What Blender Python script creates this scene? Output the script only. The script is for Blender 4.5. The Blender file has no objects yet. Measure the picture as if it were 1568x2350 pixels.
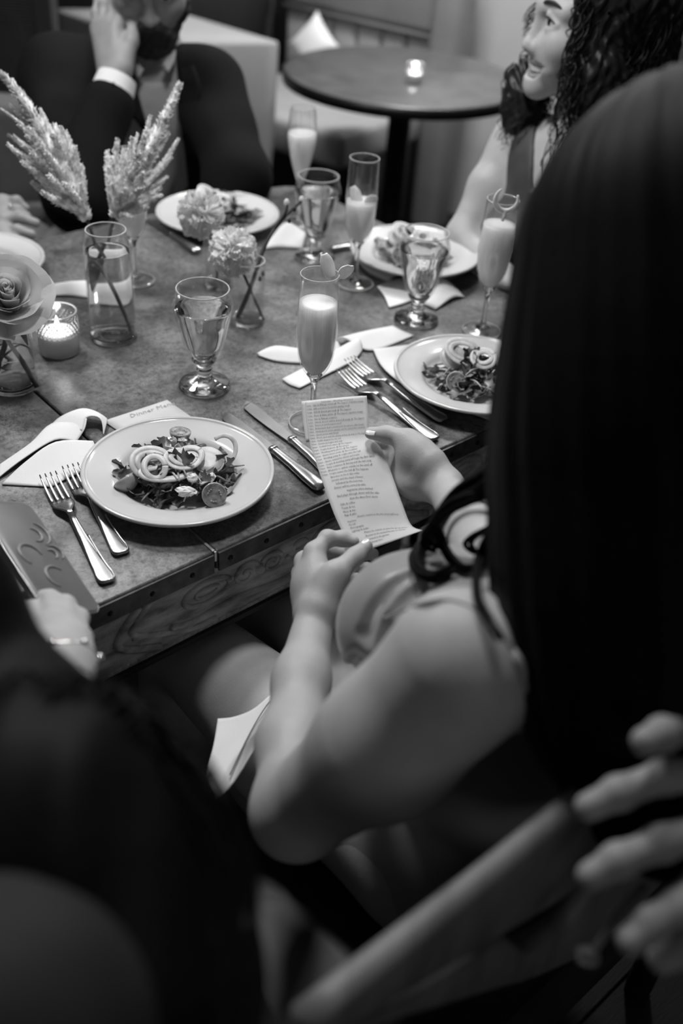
import bpy, bmesh, math, random
import numpy as np
from mathutils import Vector, Matrix

# ------------------------------------------------------------------ camera, world, lamps, exposure
SC = bpy.context.scene
COL = SC.collection
V3 = lambda *a: np.array(a, float)
RIGHT = V3(0.99673622, 0.04855255, 0.06449467)
UP = V3(-0.0807274, 0.5994754, 0.79631171)
FWD = V3(0.0, 0.7989192, -0.60143836)
cam_data = bpy.data.cameras.new('camera')
cam = bpy.data.objects.new('camera', cam_data)
COL.objects.link(cam)
m = Matrix(((RIGHT[0], UP[0], -FWD[0], 0), (RIGHT[1], UP[1], -FWD[1], 0), (RIGHT[2], UP[2], -FWD[2], 1.5), (0, 0, 0, 1)))
cam.matrix_world = m
cam_data.sensor_fit = 'VERTICAL'
cam_data.sensor_height = 36.0
cam_data.sensor_width = 24.0
cam_data.lens = 35.0
cam_data.clip_start = 0.02
cam_data.dof.use_dof = True
cam_data.dof.focus_distance = 1.25
cam_data.dof.aperture_fstop = 2.4
SC.camera = cam
SC.view_settings.view_transform = 'Standard'
SC.view_settings.look = 'None'
SC.view_settings.gamma = 1.0
SC.view_settings.use_curve_mapping = False
SC.view_settings.exposure = 0.0
SC.cycles.use_denoising = True
SC.cycles.sample_clamp_indirect = 3.0
SC.cycles.max_bounces = 10
SC.cycles.transmission_bounces = 10
SC.cycles.transparent_max_bounces = 12

world = bpy.data.worlds.new('world')
SC.world = world
world.use_nodes = True
world.node_tree.nodes['Background'].inputs[0].default_value = (1, 1, 1, 1)
world.node_tree.nodes['Background'].inputs[1].default_value = 0.032

def lamp(name, loc, target, size, power):
    d = bpy.data.lights.new(name, 'AREA')
    d.shape = 'DISK'
    d.size = size
    d.energy = power
    o = bpy.data.objects.new(name, d)
    COL.objects.link(o)
    o.location = loc
    o.rotation_euler = (Vector(target) - Vector(loc)).to_track_quat('-Z', 'Y').to_euler()
    return o
lamp('pendant_lamp_far_left', (-0.85, 1.85, 2.15), (-0.1, 1.15, 0.76), 0.28, 14)
lamp('pendant_lamp_table', (-0.14, 1.38, 2.35), (-0.08, 1.15, 0.76), 0.28, 13)
lamp('ceiling_lamp_far', (0.75, 3.0, 2.45), (0.2, 2.2, 0.8), 0.22, 8)
lamp('booth_fill', (0.15, 3.2, 2.6), (0.25, 4.2, 0.95), 0.5, 55)  # added fill that brightens the booth and the wall behind it
lamp('ceiling_fill', (-0.2, 3.9, 2.0), (-0.2, 3.4, 2.9), 0.4, 25)  # added to light the ceiling, for reflections in glass and steel
lamp('fill_behind', (0.65, -1.7, 1.75), (0.2, 0.4, 0.9), 0.8, 2.8)  # added soft fill from behind the camera, lifts the bench rail

# ------------------------------------------------------------------ materials (the photograph is black and white)
def mat(name, g, rough=0.5, metal=0.0, var=0.0, scale=20.0, bump=0.0, bscale=60.0, sheen=0.0, coat=0.0, trans=0.0, ior=1.45, emit=0.0, sss=0.0, spec=0.5, detail=6.0, stretch=None):
    mt = bpy.data.materials.new(name)
    mt.use_nodes = True
    nt = mt.node_tree
    b = nt.nodes['Principled BSDF']
    b.inputs['Base Color'].default_value = (g, g, g, 1)
    b.inputs['Roughness'].default_value = rough
    b.inputs['Metallic'].default_value = metal
    b.inputs['IOR'].default_value = ior
    b.inputs['Specular IOR Level'].default_value = spec
    b.inputs['Transmission Weight'].default_value = trans
    b.inputs['Sheen Weight'].default_value = sheen
    b.inputs['Coat Weight'].default_value = coat
    if sss:
        b.inputs['Subsurface Weight'].default_value = sss
        rad_ = 0.05 if name == 'cloudy_juice' else 0.012
        b.inputs['Subsurface Radius'].default_value = (rad_, rad_, rad_)
        b.inputs['Subsurface Scale'].default_value = 1.0
    if emit:
        b.inputs['Emission Color'].default_value = (1, 1, 1, 1)
        b.inputs['Emission Strength'].default_value = emit
    tc = nt.nodes.new('ShaderNodeTexCoord')
    src = tc.outputs['Object']
    if stretch:
        mp = nt.nodes.new('ShaderNodeMapping')
        mp.inputs['Scale'].default_value = stretch
        nt.links.new(src, mp.inputs['Vector'])
        src = mp.outputs['Vector']
    n = nt.nodes.new('ShaderNodeTexNoise')
    n.inputs['Scale'].default_value = scale
    n.inputs['Detail'].default_value = detail
    nt.links.new(src, n.inputs['Vector'])
    r = nt.nodes.new('ShaderNodeValToRGB')
    lo, hi = max(g * (1 - var), 0.0), min(g * (1 + var), 1.0)
    r.color_ramp.elements[0].position = 0.3
    r.color_ramp.elements[0].color = (lo, lo, lo, 1)
    r.color_ramp.elements[1].position = 0.7
    r.color_ramp.elements[1].color = (hi, hi, hi, 1)
    nt.links.new(n.outputs['Fac'], r.inputs['Fac'])
    nt.links.new(r.outputs['Color'], b.inputs['Base Color'])
    if bump:
        n2 = nt.nodes.new('ShaderNodeTexNoise')
        n2.inputs['Scale'].default_value = bscale
        n2.inputs['Detail'].default_value = 5
        nt.links.new(src, n2.inputs['Vector'])
        bp = nt.nodes.new('ShaderNodeBump')
        bp.inputs['Strength'].default_value = bump
        bp.inputs['Distance'].default_value = 0.002
        nt.links.new(n2.outputs['Fac'], bp.inputs['Height'])
        nt.links.new(bp.outputs['Normal'], b.inputs['Normal'])
    return mt

def mat_table():
    mt = bpy.data.materials.new('patina_sheet_metal')
    mt.use_nodes = True
    nt = mt.node_tree
    b = nt.nodes['Principled BSDF']
    tc = nt.nodes.new('ShaderNodeTexCoord')
    def noise(s, d, dist=0.0, rough=0.6):
        n = nt.nodes.new('ShaderNodeTexNoise')
        n.inputs['Scale'].default_value = s
        n.inputs['Detail'].default_value = d
        n.inputs['Roughness'].default_value = rough
        n.inputs['Distortion'].default_value = dist
        nt.links.new(tc.outputs['Object'], n.inputs['Vector'])
        return n
    def ramp(f, a, b_, p0, p1):
        r = nt.nodes.new('ShaderNodeValToRGB')
        r.color_ramp.elements[0].position = p0
        r.color_ramp.elements[0].color = (a, a, a, 1)
        r.color_ramp.elements[1].position = p1
        r.color_ramp.elements[1].color = (b_, b_, b_, 1)
        nt.links.new(f, r.inputs['Fac'])
        return r
    big = ramp(noise(9, 8, 0.6).outputs['Fac'], 0.075, 0.30, 0.34, 0.68)
    fine = ramp(noise(120, 6, 0.3, 0.7).outputs['Fac'], 0.35, 1.0, 0.36, 0.56)
    vo = nt.nodes.new('ShaderNodeTexVoronoi')
    vo.feature = 'DISTANCE_TO_EDGE'
    vo.inputs['Scale'].default_value = 34
    wn = noise(40, 3)
    mp = nt.nodes.new('ShaderNodeMixRGB')
    mp.inputs['Fac'].default_value = 0.06
    nt.links.new(tc.outputs['Object'], mp.inputs[1])
    nt.links.new(wn.outputs['Color'], mp.inputs[2])
    nt.links.new(mp.outputs['Color'], vo.inputs['Vector'])
    crack = ramp(vo.outputs['Distance'], 0.45, 1.0, 0.004, 0.03)
    mask = ramp(noise(14, 3).outputs['Fac'], 0.0, 1.0, 0.50, 0.62)
    mx = nt.nodes.new('ShaderNodeMixRGB')
    mx.blend_type = 'MULTIPLY'
    mx.inputs['Fac'].default_value = 0.75
    nt.links.new(big.outputs['Color'], mx.inputs[1])
    nt.links.new(fine.outputs['Color'], mx.inputs[2])
    mx2 = nt.nodes.new('ShaderNodeMixRGB')
    mx2.blend_type = 'MULTIPLY'
    nt.links.new(mask.outputs['Color'], mx2.inputs['Fac'])
    nt.links.new(mx.outputs['Color'], mx2.inputs[1])
    nt.links.new(crack.outputs['Color'], mx2.inputs[2])
    speck = ramp(noise(420, 4, 0.2, 0.75).outputs['Fac'], 0.30, 1.0, 0.38, 0.47)
    wear = ramp(noise(7, 4).outputs['Fac'], 0.25, 1.0, 0.40, 0.60)
    mx3 = nt.nodes.new('ShaderNodeMixRGB')
    mx3.blend_type = 'MULTIPLY'
    nt.links.new(wear.outputs['Color'], mx3.inputs['Fac'])
    nt.links.new(mx2.outputs['Color'], mx3.inputs[1])
    nt.links.new(speck.outputs['Color'], mx3.inputs[2])
    nt.links.new(mx3.outputs['Color'], b.inputs['Base Color'])
    b.inputs['Metallic'].default_value = 0.25
    rr = ramp(noise(30, 5).outputs['Fac'], 0.26, 0.46, 0.3, 0.7)
    nt.links.new(rr.outputs['Color'], b.inputs['Roughness'])
    bp = nt.nodes.new('ShaderNodeBump')
    bp.inputs['Strength'].default_value = 0.25
    bp.inputs['Distance'].default_value = 0.001
    nt.links.new(noise(70, 6).outputs['Fac'], bp.inputs['Height'])
    nt.links.new(bp.outputs['Normal'], b.inputs['Normal'])
    return mt

def mat_thin_glass():
    """thin blown glass: a straight-through wall with a reflection that grows towards the silhouette"""
    mt = bpy.data.materials.new('thin_clear_glass')
    mt.use_nodes = True
    nt = mt.node_tree
    nt.nodes.remove(nt.nodes['Principled BSDF'])
    out = nt.nodes['Material Output']
    t = nt.nodes.new('ShaderNodeBsdfTransparent')
    t.inputs[0].default_value = (0.975, 0.975, 0.975, 1)
    g = nt.nodes.new('ShaderNodeBsdfGlossy')
    g.inputs['Roughness'].default_value = 0.12
    g.inputs[0].default_value = (1, 1, 1, 1)
    lw = nt.nodes.new('ShaderNodeLayerWeight')
    lw.inputs['Blend'].default_value = 0.5
    n = nt.nodes.new('ShaderNodeTexNoise')
    n.inputs['Scale'].default_value = 30
    bp = nt.nodes.new('ShaderNodeBump')
    bp.inputs['Strength'].default_value = 0.04
    nt.links.new(n.outputs['Fac'], bp.inputs['Height'])
    nt.links.new(bp.outputs['Normal'], g.inputs['Normal'])
    pw = nt.nodes.new('ShaderNodeMath'); pw.operation = 'POWER'; pw.inputs[1].default_value = 3.5
    ml = nt.nodes.new('ShaderNodeMath'); ml.operation = 'MULTIPLY_ADD'; ml.inputs[1].default_value = 0.55; ml.inputs[2].default_value = 0.045
    nt.links.new(lw.outputs['Facing'], pw.inputs[0]); nt.links.new(pw.outputs[0], ml.inputs[0])
    mx = nt.nodes.new('ShaderNodeMixShader')
    nt.links.new(ml.outputs[0], mx.inputs[0])
    nt.links.new(t.outputs[0], mx.inputs[1])
    nt.links.new(g.outputs[0], mx.inputs[2])
    nt.links.new(mx.outputs[0], out.inputs['Surface'])
    return mt

def mat_translucent(name, g, t=0.5, rough=0.6):
    mt = mat(name, g, rough, var=0.05, scale=40, spec=0.3)
    nt = mt.node_tree
    b = nt.nodes['Principled BSDF']
    out = nt.nodes['Material Output']
    tr = nt.nodes.new('ShaderNodeBsdfTranslucent')
    tr.inputs[0].default_value = (g, g, g, 1)
    mx = nt.nodes.new('ShaderNodeMixShader')
    mx.inputs[0].default_value = t
    nt.links.new(b.outputs[0], mx.inputs[1])
    nt.links.new(tr.outputs[0], mx.inputs[2])
    nt.links.new(mx.outputs[0], out.inputs['Surface'])
    return mt

M = dict(
    table=mat_table(),
    apron=mat('carved_wood', 0.40, 0.6, var=0.55, scale=22, bump=0.9, bscale=180, stretch=(1, 1, 3), detail=9),
    strip=mat('dark_edge_metal', 0.075, 0.45, metal=0.3, var=0.5, scale=60, bump=0.4, bscale=90),
    nail=mat('black_nail', 0.012, 0.35, metal=0.5, var=0.2),
    seam=mat('worn_seam_metal', 0.55, 0.3, metal=0.8, var=0.3, scale=90),
    darkwood=mat('dark_wood', 0.018, 0.45, var=0.5, scale=12, bump=0.2, stretch=(1, 1, 8)),
    chairwood=mat('stained_chair_wood', 0.17, 0.5, var=0.3, scale=9, bump=0.15, stretch=(6, 1, 1)),
    steel=mat('polished_steel', 0.52, 0.25, metal=1.0, var=0.08, scale=40),
    porcelain=mat('glazed_porcelain', 0.60, 0.12, var=0.02, scale=8, coat=0.2),
    glass=mat('clear_glass', 1.0, 0.0, trans=1.0, ior=1.5),
    thin=mat_thin_glass(),
    rim=mat('whitened_glass_rim', 0.85, 0.15, var=0.02, trans=0.55, ior=1.3),  # whitened: the rim highlight is put into the colour
    frost=mat('frosted_glass', 0.85, 0.35, var=0.05, scale=60, trans=0.55, ior=1.2),
    water=mat('water', 1.0, 0.0, trans=1.0, ior=1.33),
    stillwater=mat('still_water', 1.0, 0.0, trans=1.0, ior=1.10),
    juice=mat('cloudy_juice', 0.80, 0.25, var=0.04, scale=30, sss=1.0),
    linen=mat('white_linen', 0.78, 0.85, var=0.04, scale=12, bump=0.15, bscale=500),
    linen_grey=mat('ivory_linen', 0.60, 0.85, var=0.05, scale=12, bump=0.15, bscale=500),
    paper=mat_translucent('white_paper', 0.88, 0.30),
    card=mat('ivory_card', 0.62, 0.75, var=0.03),
    ink=mat('grey_ink', 0.14, 0.8, var=0.05),
    ink_pale=mat('pale_ink', 0.36, 0.8, var=0.05),
    skin=mat('light_skin', 0.45, 0.48, var=0.06, scale=35, bump=0.12, bscale=350, sss=0.12, spec=0.4),
    skin_dark=mat('tanned_skin', 0.30, 0.5, var=0.08, scale=35, bump=0.12, bscale=350, sss=0.1, spec=0.4),
    nailpolish=mat('pale_nail_polish', 0.75, 0.2, var=0.03, coat=0.4),
    lip=mat('lips', 0.30, 0.4, var=0.1),
    teeth=mat('white_teeth', 0.82, 0.25, var=0.03),
    eye=mat('eyeball', 0.62, 0.08, var=0.03),
    iris=mat('dark_iris', 0.02, 0.08, var=0.3),
    brow=mat('dark_brow_hair', 0.03, 0.6, var=0.3),
    hair=mat('dark_brown_hair', 0.004, 0.55, var=0.6, scale=60, spec=0.08, stretch=(6, 6, 0.6)),
    curls=mat('dark_curly_hair', 0.014, 0.38, var=0.6, scale=60, spec=0.35),
    beard=mat('dark_beard_hair', 0.022, 0.75, var=0.6, scale=150, bump=0.8, bscale=300),
    satin=mat('grey_satin', 0.28, 0.34, var=0.04, scale=10, sheen=0.3, bump=0.05, bscale=30),
    darkdress=mat('charcoal_dress', 0.055, 0.6, var=0.2, scale=30),
    blackdress=mat('black_dress', 0.018, 0.7, var=0.2, scale=30, spec=0.2),
    suit=mat('black_suit_wool', 0.0065, 0.9, var=0.25, scale=250, spec=0.2, bump=0.2, bscale=800),
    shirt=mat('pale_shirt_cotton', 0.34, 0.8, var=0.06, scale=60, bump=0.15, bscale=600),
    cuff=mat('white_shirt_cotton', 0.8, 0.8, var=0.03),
    jewel=mat('sparkling_silver', 0.9, 0.12, metal=1.0, var=0.1),
    leaf=mat('dark_salad_leaf', 0.10, 0.32, var=0.9, scale=45, bump=0.5, bscale=120),
    leaf2=mat('pale_salad_leaf', 0.30, 0.35, var=0.6, scale=45, bump=0.4, bscale=120),
    onion=mat('white_onion', 0.62, 0.36, var=0.22, scale=90, sss=0.2),
    tomato=mat('tomato_skin', 0.42, 0.15, var=0.12, scale=30, sss=0.1),
    flesh=mat('tomato_flesh', 0.30, 0.25, var=0.6, scale=130, bump=0.6, bscale=200),
    cheese=mat('white_cheese', 0.78, 0.6, var=0.1, scale=120, bump=0.6, bscale=150),
    cucumber=mat('pale_cucumber', 0.55, 0.35, var=0.2, scale=60, sss=0.1),
    plume=mat('pale_celosia', 0.72, 0.7, var=0.4, scale=70),
    twig=mat('dark_bark', 0.018, 0.6, var=0.4, scale=60),
    stem=mat('dark_green_stem', 0.045, 0.5, var=0.4, scale=60),
    rose=mat_translucent('pale_rose_petal', 0.66, 0.40),
    rufflefl=mat_translucent('white_petal', 0.93, 0.42),
    lemon=mat('pale_lemon_peel', 0.70, 0.4, var=0.12, scale=60, sss=0.2),
    wax=mat('white_wax', 0.8, 0.5, var=0.03, sss=0.3),
    flame=mat('candle_flame', 1.0, 0.5, emit=25.0),
    phone=mat('grey_phone_case', 0.16, 0.22, var=0.08, scale=20),
    phone_rel=mat('embossed_scrolls', 0.26, 0.25, var=0.1),
    booth=mat('booth_vinyl', 0.23, 0.5, var=0.08, scale=8, bump=0.1),
    booth_pale=mat('booth_channel_vinyl', 0.36, 0.5, var=0.08, scale=8, bump=0.1),
    wall=mat('plaster_wall', 0.50, 0.85, var=0.05, scale=4, bump=0.1, bscale=80),
    walldark=mat('dark_panelling', 0.035, 0.6, var=0.2, scale=5),
    floor=mat('dark_floor_boards', 0.012, 0.5, var=0.5, scale=7, stretch=(1, 8, 1), bump=0.2),
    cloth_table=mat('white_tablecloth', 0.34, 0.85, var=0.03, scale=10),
    benchfab=mat('grey_bench_fabric', 0.13, 0.8, var=0.1, scale=20),
    blacktop=mat('dark_table_laminate', 0.10, 0.28, var=0.2, scale=15),
    black=mat('black_lacquer', 0.008, 0.35, var=0.2),
)
# ribbed panel: horizontal stripes
def mat_ribs():
    mt = mat('ribbed_panel', 0.05, 0.7, var=0.2)
    nt = mt.node_tree
    w = nt.nodes.new('ShaderNodeTexWave')
    w.bands_direction = 'Z'
    w.inputs['Scale'].default_value = 40
    tc = nt.nodes.new('ShaderNodeTexCoord')
    nt.links.new(tc.outputs['Object'], w.inputs['Vector'])
    bp = nt.nodes.new('ShaderNodeBump')
    bp.inputs['Strength'].default_value = 1.0
    bp.inputs['Distance'].default_value = 0.01
    nt.links.new(w.outputs['Fac'], bp.inputs['Height'])
    nt.links.new(bp.outputs['Normal'], nt.nodes['Principled BSDF'].inputs['Normal'])
    return mt
M['ribs'] = mat_ribs()

# ------------------------------------------------------------------ object helpers
def newmesh(name, verts, faces, smooth=True):
    me = bpy.data.meshes.new(name)
    me.from_pydata([tuple(map(float, v)) for v in verts], [], [tuple(int(i) for i in f) for f in faces])
    me.update()
    if smooth:
        me.polygons.foreach_set('use_smooth', np.ones(len(me.polygons), bool))
    return me

def obj(name, geo, m, parent=None, smooth=True, shift=True, world=True):
    """geo: (verts, faces) in world space (shifted to the parent's base) or a mesh in the parent's own space."""
    if isinstance(geo, tuple):
        v, f = geo
        v = np.asarray(v, float)
        if parent is not None and world:
            o_ = np.array(base_of(parent))
            v = v - o_
        me = newmesh(name, v, f, smooth)
    else:
        me = geo
    if len(me.materials) == 0:
        me.materials.append(M[m] if isinstance(m, str) else m)
    o = bpy.data.objects.new(name, me)
    COL.objects.link(o)
    if parent is not None:
        o.parent = parent
    return o

BASE = {}
def base_of(o):
    return BASE.get(o.name, (0, 0, 0))

def tag(o, label, cat, group=None, kind=None):
    if label: o['label'] = label
    if cat: o['category'] = cat
    if group: o['group'] = group
    if kind: o['kind'] = kind
    return o

def thing(name, label, cat, loc=(0, 0, 0), rotz=0.0, group=None):
    o = bpy.data.objects.new(name, None)
    o.empty_display_size = 0.03
    COL.objects.link(o)
    o.location = tuple(float(c) for c in loc)
    o.rotation_euler = (0, 0, rotz)
    BASE[o.name] = tuple(float(c) for c in loc)
    return tag(o, label, cat, group)

def sub(name, geo, m, parent, smooth=True):
    """a sub-part: world-space geometry hung below a part whose own top thing gives the base"""
    o = obj(name, geo, m, None, smooth)
    top = parent
    while top.parent is not None:
        top = top.parent
    b = np.array(base_of(top))
    if isinstance(geo, tuple):
        co = np.empty(len(o.data.vertices) * 3)
        o.data.vertices.foreach_get('co', co)
        co = co.reshape(-1, 3) - b
        o.data.vertices.foreach_set('co', co.ravel())
    o.parent = parent
    return o

def dup(root, loc, rotz=0.0, label=None, group=None):
    r = root.copy(); COL.objects.link(r)
    r.location = tuple(float(c) for c in loc); r.rotation_euler = (0, 0, rotz)
    BASE[r.name] = tuple(float(c) for c in loc)
    if label: r['label'] = label
    if group: r['group'] = group
    for ch in list(root.children):
        c = ch.copy(); COL.objects.link(c); c.parent = r
        for g in list(ch.children):
            d = g.copy(); COL.objects.link(d); d.parent = c
    return r

# ------------------------------------------------------------------ mesh pieces: each returns (verts, faces)
def join(*gs):
    v, f, n = [], [], 0
    for a, b in gs:
        v.extend([tuple(p) for p in a])
        f.extend([tuple(i + n for i in q) for q in b])
        n += len(a)
    return v, f

def box(c, s, rot=None):
    c = np.array(c, float); s = np.array(s, float) / 2
    vs = np.array([[x, y, z] for x in (-1, 1) for y in (-1, 1) for z in (-1, 1)]) * s
    if rot is not None: vs = vs @ np.array(rot).T
    vs = vs + c
    return list(vs), [(0, 1, 3, 2), (4, 6, 7, 5), (0, 4, 5, 1), (2, 3, 7, 6), (0, 2, 6, 4), (1, 5, 7, 3)]

def bevel(geo, r=0.004, seg=2):
    bm = bmesh.new()
    vs = [bm.verts.new(tuple(p)) for p in geo[0]]
    for f in geo[1]: bm.faces.new([vs[i] for i in f])
    bmesh.ops.recalc_face_normals(bm, faces=bm.faces)
    bmesh.ops.bevel(bm, geom=list(bm.edges), offset=r, segments=seg, profile=0.5, affect='EDGES')
    bm.verts.index_update()
    out = [tuple(v.co) for v in bm.verts], [tuple(v.index for v in f.verts) for f in bm.faces]
    bm.free()
    return out

def lathe(prof, seg=40, c=(0, 0, 0), close=False):
    """prof: list of (r, z); poles where r == 0"""
    vs, fs, rows = [], [], []
    for r, z in prof:
        if r <= 1e-7:
            rows.append([len(vs)]); vs.append((c[0], c[1], c[2] + z))
        else:
            row = []
            for i in range(seg):
                a = 2 * math.pi * i / seg
                row.append(len(vs)); vs.append((c[0] + r * math.cos(a), c[1] + r * math.sin(a), c[2] + z))
            rows.append(row)
    for a, b in zip(rows[:-1], rows[1:]):
        if len(a) == 1 and len(b) == 1: continue
        for i in range(seg):
            j = (i + 1) % seg
            if len(a) == 1: fs.append((a[0], b[j], b[i]))
            elif len(b) == 1: fs.append((a[i], a[j], b[0]))
            else: fs.append((a[i], a[j], b[j], b[i]))
    return vs, fs

def smooth_prof(pts, n=6):
    """Catmull-Rom through (r, z) points"""
    P = [np.array(p, float) for p in pts]
    out = []
    for i in range(len(P) - 1):
        p0, p1, p2, p3 = P[max(i - 1, 0)], P[i], P[i + 1], P[min(i + 2, len(P) - 1)]
        for k in range(n):
            t = k / n
            out.append(0.5 * ((2 * p1) + (p2 - p0) * t + (2 * p0 - 5 * p1 + 4 * p2 - p3) * t * t + (3 * p1 - p0 - 3 * p2 + p3) * t ** 3))
    out.append(P[-1])
    return out

def frame_of(d):
    d = np.array(d, float); d /= np.linalg.norm(d) + 1e-12
    a = V3(0, 0, 1) if abs(d[2]) < 0.9 else V3(1, 0, 0)
    x = np.cross(a, d); x /= np.linalg.norm(x)
    return x, np.cross(d, x), d

def tube(pts, rad, seg=8, caps=True, flat=None, up=None):
    """flat: (sx, sy) scale of the section; up: fixed reference direction"""
    P = [np.array(p, float) for p in pts]
    if not hasattr(rad, '__len__'): rad = [rad] * len(P)
    vs, fs = [], []
    px = None
    for i, p in enumerate(P):
        d = P[min(i + 1, len(P) - 1)] - P[max(i - 1, 0)]
        d /= np.linalg.norm(d) + 1e-12
        if up is not None: ref = np.array(up, float)
        elif px is None: ref = frame_of(d)[0]
        else: ref = px
        x = ref - d * ref.dot(d)
        if np.linalg.norm(x) < 1e-6: x = frame_of(d)[0]
        x /= np.linalg.norm(x)
        y = np.cross(d, x)
        px = x
        sx, sy = flat if flat else (1, 1)
        for k in range(seg):
            a = 2 * math.pi * k / seg
            vs.append(p + rad[i] * (math.cos(a) * sx * x + math.sin(a) * sy * y))
    n = len(P)
    for i in range(n - 1):
        for k in range(seg):
            j = (k + 1) % seg
            fs.append((i * seg + k, i * seg + j, (i + 1) * seg + j, (i + 1) * seg + k))
    if caps:
        fs.append(tuple(reversed(range(seg))))
        fs.append(tuple((n - 1) * seg + k for k in range(seg)))
    return vs, fs

def spline(pts, n=6):
    return smooth_prof(pts, n)

def sheet(rows, thick=0.0008, sub_=3, up=None):
    """rows of world points (equal length) -> smooth two-sided sheet with thickness"""
    R = [spline(r, sub_) for r in rows]
    C = list(zip(*R))
    C = [spline(list(c), sub_) for c in C]
    G = np.array(C)                       # cols x rows x 3
    nc, nr = G.shape[:2]
    du = np.gradient(G, axis=0); dv = np.gradient(G, axis=1)
    N = np.cross(du, dv); N /= np.linalg.norm(N, axis=2, keepdims=True) + 1e-12
    if up is not None and (N @ np.array(up, float)).mean() < 0: N = -N
    top, bot = G + N * thick / 2, G - N * thick / 2
    vs = list(top.reshape(-1, 3)) + list(bot.reshape(-1, 3))
    o = nc * nr
    fs = []
    I = lambda i, j: i * nr + j
    for i in range(nc - 1):
        for j in range(nr - 1):
            fs.append((I(i, j), I(i + 1, j), I(i + 1, j + 1), I(i, j + 1)))
            fs.append((o + I(i, j), o + I(i, j + 1), o + I(i + 1, j + 1), o + I(i + 1, j)))
    for i in range(nc - 1):
        fs.append((I(i, 0), o + I(i, 0), o + I(i + 1, 0), I(i + 1, 0)))
        fs.append((I(i, nr - 1), I(i + 1, nr - 1), o + I(i + 1, nr - 1), o + I(i, nr - 1)))
    for j in range(nr - 1):
        fs.append((I(0, j), I(0, j + 1), o + I(0, j + 1), o + I(0, j)))
        fs.append((I(nc - 1, j), o + I(nc - 1, j), o + I(nc - 1, j + 1), I(nc - 1, j + 1)))
    return vs, fs

def ball(c, r, seg=12, rings=8, R=None):
    c = np.array(c, float)
    r = np.array([r] * 3 if not hasattr(r, '__len__') else r, float)
    v, f = lathe([(math.sin(math.pi * i / rings), -math.cos(math.pi * i / rings)) if 0 < i < rings else (0, -1 if i == 0 else 1) for i in range(rings + 1)], seg)
    v = np.array(v) * r
    if R is not None: v = v @ np.array(R).T
    return list(v + c), f

def xf(geo, mtx):
    return [tuple(mtx @ Vector(tuple(p))) for p in geo[0]], geo[1]

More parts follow.
